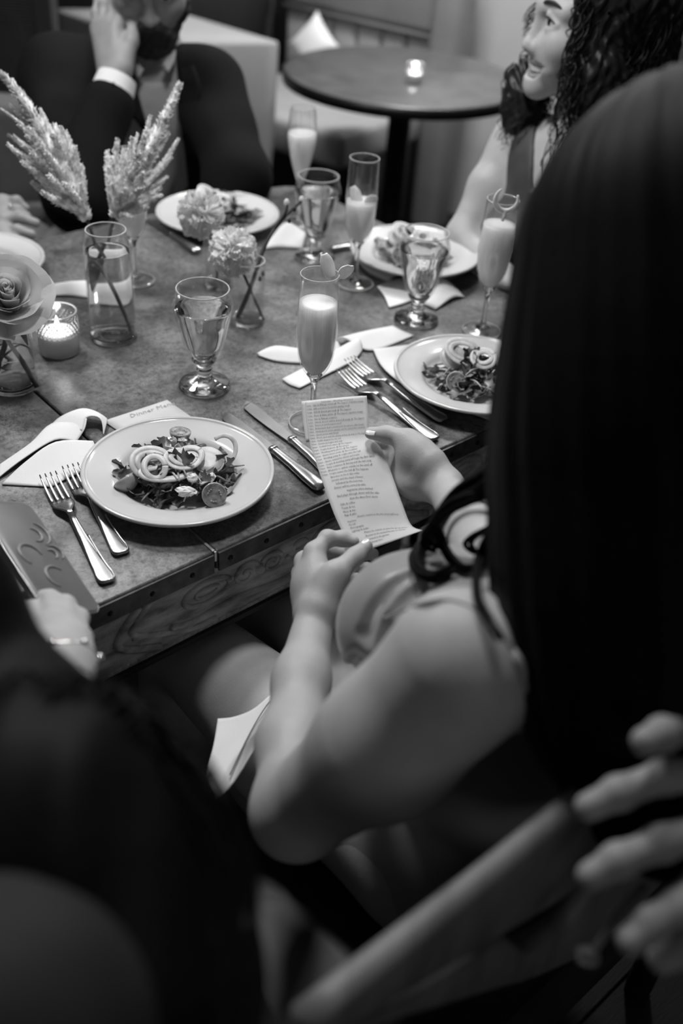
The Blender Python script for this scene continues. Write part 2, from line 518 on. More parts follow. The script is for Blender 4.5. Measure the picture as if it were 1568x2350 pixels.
# ------------------------------------------------------------------ organic shapes: smooth union of rounded bones, meshed by sparse surface nets
class SDF:
    def __init__(s): s.p = []
    def rc(s, a, b, ra, rb, k=0.012, op=1):
        a, b = np.array(a, float), np.array(b, float)
        c = (a + b) / 2
        s.p.append(('rc', op, k, c, np.linalg.norm(b - a) / 2 + max(ra, rb), (a, b, ra, rb))); return s
    def chain(s, pts, rads, k=0.012, k0=None):
        for i in range(len(pts) - 1):
            s.rc(pts[i], pts[i + 1], rads[i], rads[i + 1], k0 if (i == 0 and k0) else k)
        return s
    def el(s, c, r, R=None, k=0.012, op=1):
        c = np.array(c, float); r = np.array([r] * 3 if not hasattr(r, '__len__') else r, float)
        R = np.eye(3) if R is None else np.array(R, float)       # columns: own axes in world
        s.p.append(('el', op, k, c, r.max(), (c, r, R))); return s
    def tc(s, a, b, ra, rb, x, k=0.02, op=1):
        """elliptical limb from a to b, section radii ra=(rx, ry); x: direction of rx"""
        a, b, x = np.array(a, float), np.array(b, float), np.array(x, float)
        L = np.linalg.norm(b - a); d = (b - a) / L
        x = x - d * x.dot(d); x /= np.linalg.norm(x); y = np.cross(d, x)
        s.p.append(('tc', op, k, (a + b) / 2, L / 2 + max(*ra, *rb), (a, L, np.stack([x, y, d], 1), ra, rb))); return s
    def half(s, pt, n, k=0.004):
        """keep only the side that n points away from"""
        n = np.array(n, float); n /= np.linalg.norm(n)
        s.p.append(('hs', 0, k, np.array(pt, float), 1e9, (np.array(pt, float), n))); return s
    def copy(s):
        q = SDF(); q.p = list(s.p); return q
    def grow(s, r):
        s.p.append(('gr', 2, 0, V3(0, 0, 0), 1e9, r)); return s
    @staticmethod
    def dist(kind, q, P):
        if kind == 'rc':
            a, b, ra, rb = q
            ab = (b - a).astype(np.float32)
            w = P - a.astype(np.float32)
            t = np.clip((w @ ab) / float(ab @ ab + 1e-15), 0, 1)
            w -= t[:, None] * ab
            return np.sqrt(np.einsum('ij,ij->i', w, w)) - (np.float32(ra) + t * np.float32(rb - ra))
        if kind == 'el':
            c, r, R = q
            l = (P - c.astype(np.float32)) @ R.astype(np.float32)
            a = l / r.astype(np.float32); b = a / r.astype(np.float32)
            k0 = np.sqrt(np.einsum('ij,ij->i', a, a)); k1 = np.sqrt(np.einsum('ij,ij->i', b, b))
            return k0 * (k0 - 1) / (k1 + 1e-9)
        if kind == 'tc':
            a, L, R, ra, rb = q
            l = (P - a.astype(np.float32)) @ R.astype(np.float32)
            t = np.clip(l[:, 2] / np.float32(L), 0, 1)
            rx = np.float32(ra[0]) + t * np.float32(rb[0] - ra[0]); ry = np.float32(ra[1]) + t * np.float32(rb[1] - ra[1])
            e = l[:, 2] - t * np.float32(L)
            mn = np.minimum(rx, ry)
            x, y, z = l[:, 0] / rx, l[:, 1] / ry, e / mn
            k0 = np.sqrt(x * x + y * y + z * z)
            k1 = np.sqrt((x / rx) ** 2 + (y / ry) ** 2 + (z / mn) ** 2)
            return np.where(k0 < 1e-6, -mn, k0 * (k0 - 1) / (k1 + 1e-9))
        if kind == 'hs':
            return (P - q[0].astype(np.float32)) @ q[1].astype(np.float32)
    def __call__(s, P):
        P = np.asarray(P, np.float32)
        if len(P) < 4000 or len(s.p) < 6: return s.raw(P, s.p)
        B = 0.10
        q = np.floor(P / B).astype(np.int64) + 4096
        key = (q[:, 0] * 8192 + q[:, 1]) * 8192 + q[:, 2]
        order = np.argsort(key, kind='stable'); ks = key[order]
        cuts = np.nonzero(np.diff(ks))[0] + 1
        st = np.concatenate([[0], cuts]); en = np.concatenate([cuts, [len(ks)]])
        C = np.array([p[3] for p in s.p]); R = np.array([p[4] + p[2] for p in s.p])
        keep0 = np.array([p[1] in (0, 2) for p in s.p])
        out = np.empty(len(P), np.float32)
        for a, b in zip(st, en):
            idx = order[a:b]
            c = (q[idx[0]] - 4096 + 0.5) * B
            lb = np.sqrt(((C - c) ** 2).sum(1)) - R
            on = keep0 | (lb < B * 0.87 + 0.04)
            out[idx] = s.raw(P[idx], [p for p, o in zip(s.p, on) if o])
        return out
    def raw(s, P, prims):
        d = np.full(len(P), 1.0, np.float32)
        for kind, op, k, c, R, q in prims:
            if op == 2:
                d = d - q; continue
            e = s.dist(kind, q, P)
            if op == 0:
                h = np.maximum(k - np.abs(d - e), 0) / k
                d = np.maximum(d, e) + h * h * k * 0.25
            elif op == 1:
                h = np.maximum(k - np.abs(d - e), 0) / k
                d = np.minimum(d, e) - h * h * k * 0.25
            else:
                h = np.maximum(k - np.abs(d + e), 0) / k
                d = np.maximum(d, -e) + h * h * k * 0.25
        return d
    def bounds(s):
        lo = np.min([p[3] - p[4] for p in s.p if p[1] == 1], 0); hi = np.max([p[3] + p[4] for p in s.p if p[1] == 1], 0)
        return lo - 0.05, hi + 0.05
    def mesh(s, h=0.003, disp=None):
        f = s if disp is None else (lambda P: s(P) + disp(P))
        lo, hi = s.bounds()
        lev = 5
        H = h * 2 ** lev
        n = np.ceil((hi - lo) / H).astype(int) + 1
        ii = np.stack(np.meshgrid(*[np.arange(k) for k in n], indexing='ij'), -1).reshape(-1, 3)
        size = H
        for L in range(lev + 1):
            c = lo + (ii + 0.5) * size
            d = f(c)
            ii = ii[np.abs(d) < size * 0.87 * 1.35 + 0.002]
            if L < lev:
                off = np.array([[x, y, z] for x in (0, 1) for y in (0, 1) for z in (0, 1)])
                ii = (ii[:, None, :] * 2 + off[None]).reshape(-1, 3)
                size /= 2
        offs = np.array([[x, y, z] for x in (0, 1) for y in (0, 1) for z in (0, 1)])   # corner index = 4x+2y+z
        B = 1 << 20
        key = lambda a: ((a[..., 0] + 1) * B + (a[..., 1] + 1)) * B + (a[..., 2] + 1)
        ck = key(ii[:, None, :] + offs[None])
        uk, inv = np.unique(ck, return_inverse=True)
        inv = inv.reshape(ck.shape)
        up = np.stack([uk // (B * B) - 1, (uk // B) % B - 1, uk % B - 1], 1)
        D = f(lo + up * h)
        cd = D[inv]
        mixed = (cd < 0).any(1) & (cd >= 0).any(1)
        ii, cd = ii[mixed], cd[mixed]
        edges = [(0, 4), (2, 6), (1, 5), (3, 7), (0, 2), (4, 6), (1, 3), (5, 7), (0, 1), (4, 5), (2, 3), (6, 7)]
        acc = np.zeros((len(ii), 3)); cnt = np.zeros(len(ii))
        for a, b in edges:
            da, db = cd[:, a], cd[:, b]
            x = (da < 0) != (db < 0)
            t = np.where(x, da / np.where(x, da - db, 1), 0)
            acc[x] += (offs[a] + t[:, None] * (offs[b] - offs[a]))[x]; cnt[x] += 1
        V = lo + (ii + acc / cnt[:, None]) * h
        for _ in range(2):
            e = h * 0.3
            d0 = f(V)
            g = np.stack([f(V + np.eye(3)[k] * e) - d0 for k in range(3)], 1) / e
            gl = np.maximum((g * g).sum(1), 0.25)
            st = np.clip(d0 / gl, -h * 0.5, h * 0.5)
            V = V - g * st[:, None]
        k0 = key(ii)
        order = np.argsort(k0); sk = k0[order]
        def find(a):
            q = key(a); j = np.clip(np.searchsorted(sk, q), 0, len(sk) - 1)
            return np.where(sk[j] == q, order[j], -1)
        F = []
        for ax, (corner, o1, o2) in enumerate(((4, (0, 1, 0), (0, 0, 1)), (2, (0, 0, 1), (1, 0, 0)), (1, (1, 0, 0), (0, 1, 0)))):
            x = (cd[:, 0] < 0) != (cd[:, corner] < 0)
            idx = np.nonzero(x)[0]
            o1, o2 = np.array(o1), np.array(o2)
            q = np.stack([idx, find(ii[idx] - o1), find(ii[idx] - o1 - o2), find(ii[idx] - o2)], 1)
            ok = (q >= 0).all(1)
            q, pos = q[ok], (cd[idx, 0] < 0)[ok]
            q[~pos] = q[~pos][:, ::-1]
            F.append(q)
        F = np.concatenate(F)
        me = bpy.data.meshes.new('body')
        me.vertices.add(len(V)); me.vertices.foreach_set('co', V.ravel().astype(np.float32))
        me.loops.add(F.size); me.loops.foreach_set('vertex_index', F.ravel().astype(np.int32))
        me.polygons.add(len(F)); me.polygons.foreach_set('loop_start', np.arange(0, F.size, 4, dtype=np.int32))
        me.update(calc_edges=True); me.validate()
        me.polygons.foreach_set('use_smooth', np.ones(len(me.polygons), bool))
        return me

def body_part(name, sdf, m, parent, h=0.003, disp=None):
    me = sdf.mesh(h, disp)
    me.name = name
    top = parent
    while top.parent is not None: top = top.parent
    co = np.empty(len(me.vertices) * 3); me.vertices.foreach_get('co', co)
    me.vertices.foreach_set('co', (co.reshape(-1, 3) - np.array(base_of(top))).ravel())
    me.update()
    return obj(name, me, m, parent)

class Union(SDF):
    """several shapes read as one"""
    def __init__(s, *fs): s.fs = fs
    def __call__(s, P):
        d = s.fs[0](P)
        for f in s.fs[1:]: d = np.minimum(d, f(P))
        return d
    def bounds(s):
        b = [f.bounds() for f in s.fs]
        return np.min([x[0] for x in b], 0), np.max([x[1] for x in b], 0)

TU, TV = V3(0.725, 0.688, 0), V3(-0.688, 0.725, 0)
TZ = 0.76
def W(u, v, z=TZ):
    return u * TU + v * TV + V3(0, 0, z)
TROT = math.atan2(0.688, 0.725)
RT = np.stack([TU, TV, V3(0, 0, 1)], 1)

# ------------------------------------------------------------------ printed words (made first: the scene is still small)
def text_meshes(bodies):
    obs = {}
    for b_ in bodies:
        cu = bpy.data.curves.new('text', 'FONT')
        cu.body = b_; cu.size = 1.0; cu.resolution_u = 1; cu.shear = 0.25
        o = bpy.data.objects.new('text', cu); COL.objects.link(o); obs[b_] = o
    dg = bpy.context.evaluated_depsgraph_get()
    out = {}
    for b_, o in obs.items():
        me = bpy.data.meshes.new_from_object(o.evaluated_get(dg))
        co = np.empty(len(me.vertices) * 3); me.vertices.foreach_get('co', co)
        out[b_] = (co.reshape(-1, 3), [tuple(p.vertices) for p in me.polygons])
        bpy.data.meshes.remove(me)
    for o in obs.values():
        cu = o.data; bpy.data.objects.remove(o); bpy.data.curves.remove(cu)
    return out
LN = [('Saturday - Wedding Itinerary', .28, None, 1.15),
      ('Hair & Makeup arrives @ The Suppers (Upstairs lounge)', .16, '9:00am', 1), ('with a room to be used as getting ready', .16, '10:00am', 1), ('Girls & Groom get ready @ The Suppers', .16, '10:30am', 1), ('Photo & Video arrive @ The Suppers (upstairs lounge)', .16, '11:30am', 1), ('Hair & Makeup complete', .16, '12:15pm', 1), ('Girls & Groom will be dressed & ready @ The Suppers', .16, '12:30pm', 1), ('First look and bouquet reveal', .16, '1:00pm', 1), ('Bridesmaids & groomsmen join for photos (the lounge)', .16, '1:30pm', 1), ('Family guests arrive upstairs and be seated for ceremony', .16, '2:00pm', 1), ('Guests arrive with florals', .16, '2:30pm', 1), ('Doors open and the shuttle arrives & ends at The Suppers', .16, '3:00pm', 1), ('shuttle departs for the hall', .16, '3:30pm', 1),
      ('Ceremony begins and ends', .16, '4:00pm', 1), ('Cocktail hour starts @ The Suppers', .16, '4:30pm', 1), ('Couple & guests @ the terrace', .16, '5:00pm', 1), ('Wedding party photos @ The Suppers', .16, '5:30pm', 1), ('Guests move inside @ the reception', .16, '6:00pm', 1), ('Wedding party & couple enter the hall', .16, '6:15pm', 1), ('Guests seated for dinner and toasts', .16, '6:30pm', 1), ('Couple & wedding party will begin the first dance', .16, '7:00pm', 1), ('Party continues & dancing until the last song', .16, '7:30pm', 1), ('All guests to gather outside for the send off', .16, '8:00pm', 1), ('Couple leaves the hall @ The Suppers', .16, '10:00pm', 1),
      ('Speeches to be in this order', .16, None, 1), ('parents and the maid of honor', .16, None, 1), ('followed by the best man', .20, None, 1), ('Dinner will be served by table', .16, None, 1), ('vegetarian plates marked', .30, None, 1), ('Band plays through dinner until the cake', .16, None, 1), ('then the dance floor opens', .30, None, 1), ('Cake & coffee', .16, None, 1), ('Toasts & tea', .16, None, 1), ('Music & bar', .16, None, 1), ('Bags & gifts', .16, None, 1), ('Shuttle returns to the inn every half hour', .30, None, 1), ('Vendors', .16, None, 1), ('Florals', .16, None, 1), ('Photography', .16, None, 1), ('Lighting & audio', .16, None, 1), ('Please be outside on time for group photos', .30, None, 1), ('Rooms to be vacated by ten on Sunday', .30, None, 1), ('Breakfast is served in the garden', .16, None, 1), ('thank you for being here', .16, None, 1)]

TEXT = text_meshes({q for l in LN for q in (l[0], l[2]) if q} | {'Dinner Menu'})

CAMP = V3(0, 0, 1.5)
def hit(f, p, t0=0.35, t1=1.9):
    """first point of the shape f on the sight line from the camera through p"""
    d = np.array(p, float) - CAMP; d /= np.linalg.norm(d)
    t = np.linspace(t0, t1, 1600)
    v = f(CAMP + t[:, None] * d)
    i = int(np.argmax(v < 0)) if (v < 0).any() else 800
    return CAMP + d * t[i]

# ------------------------------------------------------------------ setting
BL, BN = V3(-0.829, 0.559, 0), V3(0.559, 0.829, 0)          # along the booth (leftwards), into the wall behind it
RB = np.stack([-BL, BN, V3(0, 0, 1)], 1)
def BW(s, n, z):                                             # s along booth to the right, n depth, z height
    return -BL * s + BN * n + V3(0, 0, z)

# floor boards: boards that can be told apart are a plank each, laid along the table
fl = obj('floor', box((0, 2.2, -0.02), (8, 9, 0.02)), 'floor', smooth=False)
fl['kind'] = 'structure'
plank_me = newmesh('plank', *bevel(box((0, 0, 0), (1.6, 0.116, 0.012)), 0.002, 1), smooth=False)
plank_me.materials.append(M['floor'])
rng = random.Random(3)
for r in range(-12, 18):
    for c in range(-1, 3):
        o = bpy.data.objects.new('plank', plank_me); COL.objects.link(o); o.parent = fl
        p = W(c * 1.604 + rng.uniform(-0.3, 0.3) * 0 + (r % 3) * 0.5 - 1.0, r * 0.118 + 0.2, -0.006)
        o.location = tuple(p); o.rotation_euler = (0, 0, TROT)

wb = obj('wall_back', box(BW(-1.84, 3.72, 1.5), (0.98, 0.1, 3.2), RB), 'wall', smooth=False); wb['kind'] = 'structure'
wl = obj('wall_left', box(BW(-4.2, 3.72, 1.5), (3.8, 0.1, 3.2), RB), 'walldark', smooth=False); wl['kind'] = 'structure'

wr_ = obj('wall_right', box(BW(0.15, 3.72, 1.5), (3.0, 0.1, 3.2), RB), 'walldark', smooth=False); wr_['kind'] = 'structure'
ce = obj('ceiling', box((0, 2.0, 2.95), (7, 9, 0.06)), 'wall', smooth=False); ce['kind'] = 'structure'

# ribbed partition behind the man
t = thing('ribbed_partition', 'dark ribbed partition panel behind the shoulder of the bearded person', 'partition', (-1.45, 3.0, 0))
obj('panel', box((-1.45, 3.0, 0.8), (1.0, 0.05, 1.6)), 'ribs', t, smooth=False)
obj('post', bevel(box((-0.93, 3.0, 0.8), (0.05, 0.07, 1.6)), 0.004), 'walldark', t, smooth=False)

# booth: seat, channelled back, smooth upper back, end panel
t = thing('booth', 'pale upholstered booth bench with a channelled back along the wall', 'booth', tuple(BW(-2.4, 3.2, 0)))
S0, S1 = -2.3, -0.52 + 1.02
# place the right end: image x about 1000 at the seam between channels and upper back
SE = float(V3(0.198, 3.98, 0) @ -BL)
S0 = SE - 0.70
obj('base', box(BW((S0 + SE) / 2, 3.17, 0.17), (SE - S0, 0.42, 0.34), RB), 'black', t, smooth=False)
obj('seat', bevel(box(BW((S0 + SE) / 2, 3.15, 0.40), (SE - S0, 0.55, 0.13), RB), 0.03, 4), 'booth_pale', t)
nch = 6
cw = (SE - S0) / nch
for i in range(nch):
    s = S0 + (i + 0.5) * cw
    obj('back_channel', bevel(box(BW(s, 3.44, 0.585), (cw * 0.97, 0.07, 0.24), RB), 0.02, 3), 'booth_pale', t)
obj('upper_back', bevel(box(BW((S0 + SE) / 2, 3.45, 0.90), (SE - S0, 0.12, 0.37), RB), 0.03, 4), 'booth', t)
obj('piping', tube([BW(S0, 3.395, 0.712), BW(SE, 3.395, 0.712)], 0.008, 8), 'benchfab', t)
obj('end_panel', bevel(box(BW(SE + 0.06, 3.43, 0.57), (0.13, 0.14, 1.14), RB), 0.04, 4), 'booth', t)

t = thing('throw_pillow', 'white pointed pillow leaning on the booth back', 'pillow', tuple(BW(SE - 0.48, 3.30, 0.47)))
pv = []
G = 14
for sgn in (1, -1):
    for i in range(G + 1):
        for j in range(G + 1):
            a, b = i / G * 2 - 1, j / G * 2 - 1
            pin = (1 - abs(a) ** 2.5) * (1 - abs(b) ** 2.5)
            pv.append((a * 0.085 * (1 - 0.10 * (1 - b * b)), sgn * 0.035 * max(pin, 0) ** 0.5, b * 0.085 * (1 - 0.10 * (1 - a * a))))
pf = []
for k in range(2):
    for i in range(G):
        for j in range(G):
            q = [k * (G + 1) ** 2 + i * (G + 1) + j, k * (G + 1) ** 2 + (i + 1) * (G + 1) + j, k * (G + 1) ** 2 + (i + 1) * (G + 1) + j + 1, k * (G + 1) ** 2 + i * (G + 1) + j + 1]
            pf.append(tuple(q if k == 0 else reversed(q)))
rp = Matrix.Rotation(math.radians(38), 3, 'Y')
pv = [np.array(Matrix.Rotation(math.radians(-18), 3, 'X') @ (rp @ Vector(p))) for p in pv]
pv = [RB @ p + BW(SE - 0.48, 3.31, 0.615) for p in pv]
obj('cover', (pv, pf), 'linen', t)

# round bistro table with its candle
cx, cy = (0.0829, 3.2346, 0.7500)[0], (0.0829, 3.2346, 0.7500)[1]
t = thing('round_table', 'round dark bistro table on a pedestal in front of the booth', 'table', (cx, cy, 0))
obj('tabletop', lathe(smooth_prof([(0, 0.722), (0.30, 0.722)], 1) + [(0.360, 0.724), (0.367, 0.735), (0.367, 0.745), (0.361, 0.75), (0, 0.75)], 64, (cx, cy, 0)), 'blacktop', t)
obj('edge_band', lathe([(0.364, 0.716), (0.371, 0.718), (0.372, 0.746), (0.365, 0.7485)], 64, (cx, cy, 0)), 'black', t)
obj('column', lathe([(0.036, 0.03), (0.036, 0.70), (0.09, 0.715), (0.09, 0.722)], 24, (cx, cy, 0)), 'black', t)
obj('foot', lathe([(0, 0.0), (0.22, 0.0), (0.22, 0.012), (0.06, 0.03), (0.036, 0.05), (0, 0.05)], 40, (cx, cy, 0)), 'black', t)

def votive(name, label, c, s=1.0, scale_flame=1.0, power=0.35, big=1.0):
    t = thing(name, label, 'candle', c)
    r, h = 0.030 * s, 0.066 * s
    prof = smooth_prof([(0, 0), (r * 0.9, 0), (r * 0.96, h * 0.04), (r, h * 0.5), (r * 1.03, h)], 4) + [(r * 0.95, h * 1.0)] + smooth_prof([(r * 0.95, h * 0.98), (r * 0.92, h * 0.5), (r * 0.88, h * 0.10), (0, h * 0.09)], 4)
    obj('holder', lathe(prof, 40, c), 'thin', t)
    obj('rim', lathe([(r * 0.99 + 0.0013 * s * math.cos(a), h + 0.0013 * s * math.sin(a)) for a in np.linspace(0, 2 * math.pi, 9)], 40, c), 'rim', t)
    obj('frosted_band', lathe([(r * 0.90, h * 0.005), (r * 0.985, h * 0.03), (r * 1.006, h * 0.26), (r * 1.012, h * 0.47)], 40, c), 'frost', t)
    obj('wax', lathe([(0, h * 0.10), (r * 0.85, h * 0.10), (r * 0.88, h * 0.46), (r * 0.86, h * 0.52), (r * 0.6, h * 0.50), (0, h * 0.49)], 32, c), 'wax', t)
    g = []
    rr = random.Random(5)
    for k in range(5):
        for i in range(26):
            a = (i + 0.5 * (k % 2)) * 2 * math.pi / 26
            g.append(ball((c[0] + r * 0.98 * math.cos(a), c[1] + r * 0.98 * math.sin(a), c[2] + h * (0.52 + 0.075 * k)), 0.0026 * s, 6, 4))
    o = obj('beaded_ring', join(*g), 'glass', t); o['kind'] = 'stuff'
    obj('wick', tube([(c[0], c[1], c[2] + h * 0.48), (c[0], c[1], c[2] + h * 0.6)], 0.0006 * s, 6), 'nail', t)
    fz = c[2] + h * 0.57
    obj('flame', lathe(smooth_prof([(0, 0), (0.0032 * s * scale_flame, 0.005), (0.0028 * s * scale_flame, 0.010), (0, 0.021 * s * scale_flame)], 4), 12, (c[0], c[1], fz)), 'flame', t)
    d = bpy.data.lights.new('candle_glow', 'POINT'); d.energy = power; d.shadow_soft_size = 0.008
    lo = bpy.data.objects.new('candle_glow', d); COL.objects.link(lo); lo.location = (0, 0, fz - c[2] + 0.014); lo.parent = t
    return t
votive('votive_candle', 'small lit candle on the round bistro table', ((0.1112, 3.1353, 0.7510)[0], (0.1112, 3.1353, 0.7510)[1], 0.751), 0.8, 1.5, 0.25)

# white clothed table behind the man
Q1 = V3(-0.330, 3.47, 0); Q2 = V3(-0.62, 3.40, 0); dq = V3(-0.28, 0.26, 0)
a_ = V3(-0.36, -0.14, 0); b_ = V3(-0.42, 0.36, 0)
t = thing('clothed_table', 'square table under a long white tablecloth behind the bearded person', 'table', tuple(Q1 + (a_ + b_) / 2))
top4 = [Q1, Q1 + a_, Q1 + a_ + b_, Q1 + b_]
ctr = sum(top4) / 4
ring = []
for i in range(4):
    for k in range(10):
        ring.append(top4[i] * (1 - k / 10) + top4[(i + 1) % 4] * (k / 10))
vs = [ctr + V3(0, 0, 0.764)]
lv = [(0.5, 0.764, 0), (1.0, 0.763, 0), (1.012, 0.75, 0), (0.99, 0.5, 0.012), (0.94, 0.25, 0.03), (0.90, 0.03, 0.045)]
for s, z, w in lv:
    for i, p in enumerate(ring):
        rad = (p - ctr)
        k = s + w * math.sin(i * 2 * math.pi / 5 + 0.6)
        vs.append(ctr + rad * k + V3(0, 0, z))
n_ = len(ring)
fs = [(0, 1 + i, 1 + (i + 1) % n_) for i in range(n_)]
for l in range(len(lv) - 1):
    for i in range(n_):
        j = (i + 1) % n_
        fs.append((1 + l * n_ + i, 1 + (l + 1) * n_ + i, 1 + (l + 1) * n_ + j, 1 + l * n_ + j))
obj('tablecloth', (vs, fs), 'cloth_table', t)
obj('tabletop', join(box(ctr + V3(0, 0, 0.74), (0.2, 0.2, 0.03))), 'darkwood', t, smooth=False)
for p in top4:
    q = ctr + (p - ctr) * 0.75
    obj('leg', box(q + V3(0, 0, 0.365), (0.04, 0.04, 0.73)), 'darkwood', t, smooth=False)
# glasses standing on it
gp = smooth_prof([(0, 0), (0.026, 0.001), (0.028, 0.01), (0.031, 0.05), (0.034, 0.095)], 4) + [(0.032, 0.095), (0.029, 0.05), (0.025, 0.008), (0, 0.007)]
gl_me = newmesh('tumbler', *lathe(gp, 28)); gl_me.materials.append(M['thin'])
tw_me = newmesh('tumbler_water', *lathe([(0, 0.008), (0.0245, 0.009), (0.0285, 0.06), (0, 0.06)], 24)); tw_me.materials.append(M['water'])
for i, (px, lab) in enumerate(((tuple(Q1 + a_ * 0.66 + b_ * 0.30), 'water tumbler on the white clothed table, nearer its front edge'), (tuple(Q1 + a_ * 0.58 + b_ * 0.62), 'water tumbler on the white clothed table, nearer its back edge'))):
    t = thing('tumbler', lab, 'glass', (px[0], px[1], 0.765), 0, 'tumblers on the white clothed table')
    obj('vessel', gl_me, 'thin', t); obj('water', tw_me, 'water', t)

# upholstered chairs
def chair(name, label, c, rot, fab, wood, group=None, backh=0.95):
    t = thing(name, label, 'chair', c, rot, group)
    def part(n, g, mm, smooth=True):
        v, f = g
        return obj(n, newmesh(n, v, f, smooth), mm, t)
    part('seat', bevel(box((0, 0, 0.435), (0.44, 0.44, 0.07)), 0.025, 3), fab)
    part('backrest', bevel(box((0, -0.20, 0.70), (0.42, 0.05, 0.44), Matrix.Rotation(-0.12, 3, 'X')), 0.02, 3), fab)
    for sx in (-1, 1):
        part('leg', tube([(sx * 0.19, 0.18, 0.0), (sx * 0.19, 0.18, 0.41)], [0.013, 0.018], 8), wood)
        part('leg', tube([(sx * 0.20, -0.25, 0.0), (sx * 0.20, -0.19, 0.42), (sx * 0.205, -0.215, 0.70), (sx * 0.205, -0.26, backh)], [0.013, 0.018, 0.015, 0.011], 8), wood)
    part('seat_rail', box((0, 0, 0.39), (0.40, 0.40, 0.03)), wood, False)
    return t
chair('upholstered_chair', 'dark upholstered chair behind the white clothed table', ((-0.6686, 4.5050, 0.5841)[0], (-0.6686, 4.5050, 0.5841)[1], 0), math.radians(185), 'walldark', 'benchfab', None, 0.86)

# ------------------------------------------------------------------ the metal-clad dining table
U0, U1, V0, V1 = -0.42, 1.38, 0.742, 1.68
SEAM = 0.508
tb = thing('dining_table', 'metal-clad dining table with nailed edge and carved wooden apron', 'table', tuple(W(0.5, 1.2, 0)))
def rounded(u0, u1, v0, v1, rad, z0, z1):
    """slab in table axes; rad: radii of corners (u0v0, u1v0, u1v1, u0v1)"""
    pts = []
    for (cu, cv, r, a0) in ((u0 + rad[0], v0 + rad[0], rad[0], 180), (u1 - rad[1], v0 + rad[1], rad[1], 270), (u1 - rad[2], v1 - rad[2], rad[2], 0), (u0 + rad[3], v1 - rad[3], rad[3], 90)):
        for k in range(7):
            a = math.radians(a0 + k * 15)
            pts.append((cu + r * math.cos(a), cv + r * math.sin(a)))
    b = 0.0022
    cu, cv = (u0 + u1) / 2, (v0 + v1) / 2
    lev = [(0, z0), (0, z1 - b), (0.4 * b, z1 - 0.35 * b), (b, z1)]
    vs, n = [], len(pts)
    for ins, z in lev:
        for (a, c) in pts:
            du, dv = a - cu, c - cv
            vs.append(W(a - math.copysign(ins, du), c - math.copysign(ins, dv), z))
    fs = [tuple(reversed(range(n))), tuple(range((len(lev) - 1) * n, len(lev) * n))]
    for l in range(len(lev) - 1):
        for i in range(n):
            j = (i + 1) % n
            fs.append((l * n + i, l * n + j, (l + 1) * n + j, (l + 1) * n + i))
    return vs, fs
obj('metal_sheet', rounded(U0, SEAM - 0.0018, V0, V1, (0.004, 0.002, 0.002, 0.05), 0.7320, 0.7600), 'table', tb, smooth=False)
obj('metal_sheet', rounded(SEAM + 0.0018, U1, V0 + 0.001, V1, (0.002, 0.02, 0.07, 0.002), 0.7320, 0.7592), 'table', tb, smooth=False)
obj('seam_strip', join(box(W(SEAM - 0.0016, (V0 + 0.012 + V0) / 2 + 0.09, 0.7606), (0.0030, 0.19, 0.0016), RT), box(W(SEAM - 0.0010, V0 - 0.0012, 0.7540), (0.0026, 0.002, 0.014), RT)), 'seam', tb, smooth=False)
obj('core', box(W((U0 + U1) / 2, (V0 + V1) / 2, 0.72), (U1 - U0 - 0.02, V1 - V0 - 0.02, 0.026), RT), 'darkwood', tb, smooth=False)
# nailed edge strips, one on each side of the seam
obj('edge_strip', box(W((U0 + SEAM) / 2 - 0.001, V0 - 0.0008, 0.7435), (SEAM - U0 - 0.004, 0.003, 0.027), RT), 'strip', tb, smooth=False)
obj('edge_strip', box(W((U1 + SEAM) / 2 + 0.001, V0 - 0.0006, 0.7430), (U1 - SEAM - 0.006, 0.003, 0.027), RT), 'strip', tb, smooth=False)
obj('edge_strip', box(W(U1 + 0.0006, (V0 + V1) / 2 - 0.03, 0.7430), (0.003, V1 - V0 - 0.10, 0.027), RT), 'strip', tb, smooth=False)
nail_me = newmesh('nail', *ball((0, 0, 0), (0.0036, 0.0022, 0.0036), 8, 6, RT)); nail_me.materials.append(M['nail'])
k = 0
u_ = 0.10
while u_ < 1.36:
    o = bpy.data.objects.new('nail', nail_me); COL.objects.link(o); o.parent = tb
    o.location = tuple(W(u_, V0 - 0.0022, 0.7425) - np.array(base_of(tb)))
    u_ += 0.0535 if abs(u_ - SEAM) > 0.06 else 0.0535
# carved apron
AV = V0 + 0.004
obj('apron', box(W(0.52, AV + 0.011, 0.6825), (1.70, 0.022, 0.0965), RT), 'apron', tb, smooth=False)
obj('apron', box(W(U1 - 0.016, (V0 + V1) / 2, 0.6825), (0.022, 0.85, 0.0965), RT), 'apron', tb, smooth=False)
obj('apron', box(W(0.52, V1 - 0.014, 0.6825), (1.70, 0.022, 0.0965), RT), 'apron', tb, smooth=False)
def ap(s, z, out=0.0): return W(s, AV - out, z)
def relief(pts, r, n=6): return tube([ap(a, b) for a, b in spline([V3(x, y, 0)[:2] for x, y in pts], n)], r, 8, flat=(1, 1))
def scroll(cs, cz, r0, turns, sgn, ph, r=0.0035):
    pts = []
    for i in range(26):
        t_ = i / 25
        a = ph + sgn * t_ * turns * 2 * math.pi
        rr = r0 * (1 - 0.85 * t_)
        pts.append((cs + rr * math.cos(a), cz + rr * 0.9 * math.sin(a)))
    return tube([ap(a, b) for a, b in pts], [r * (1.0 - 0.4 * i / 25) for i in range(26)], 8)
carv = []
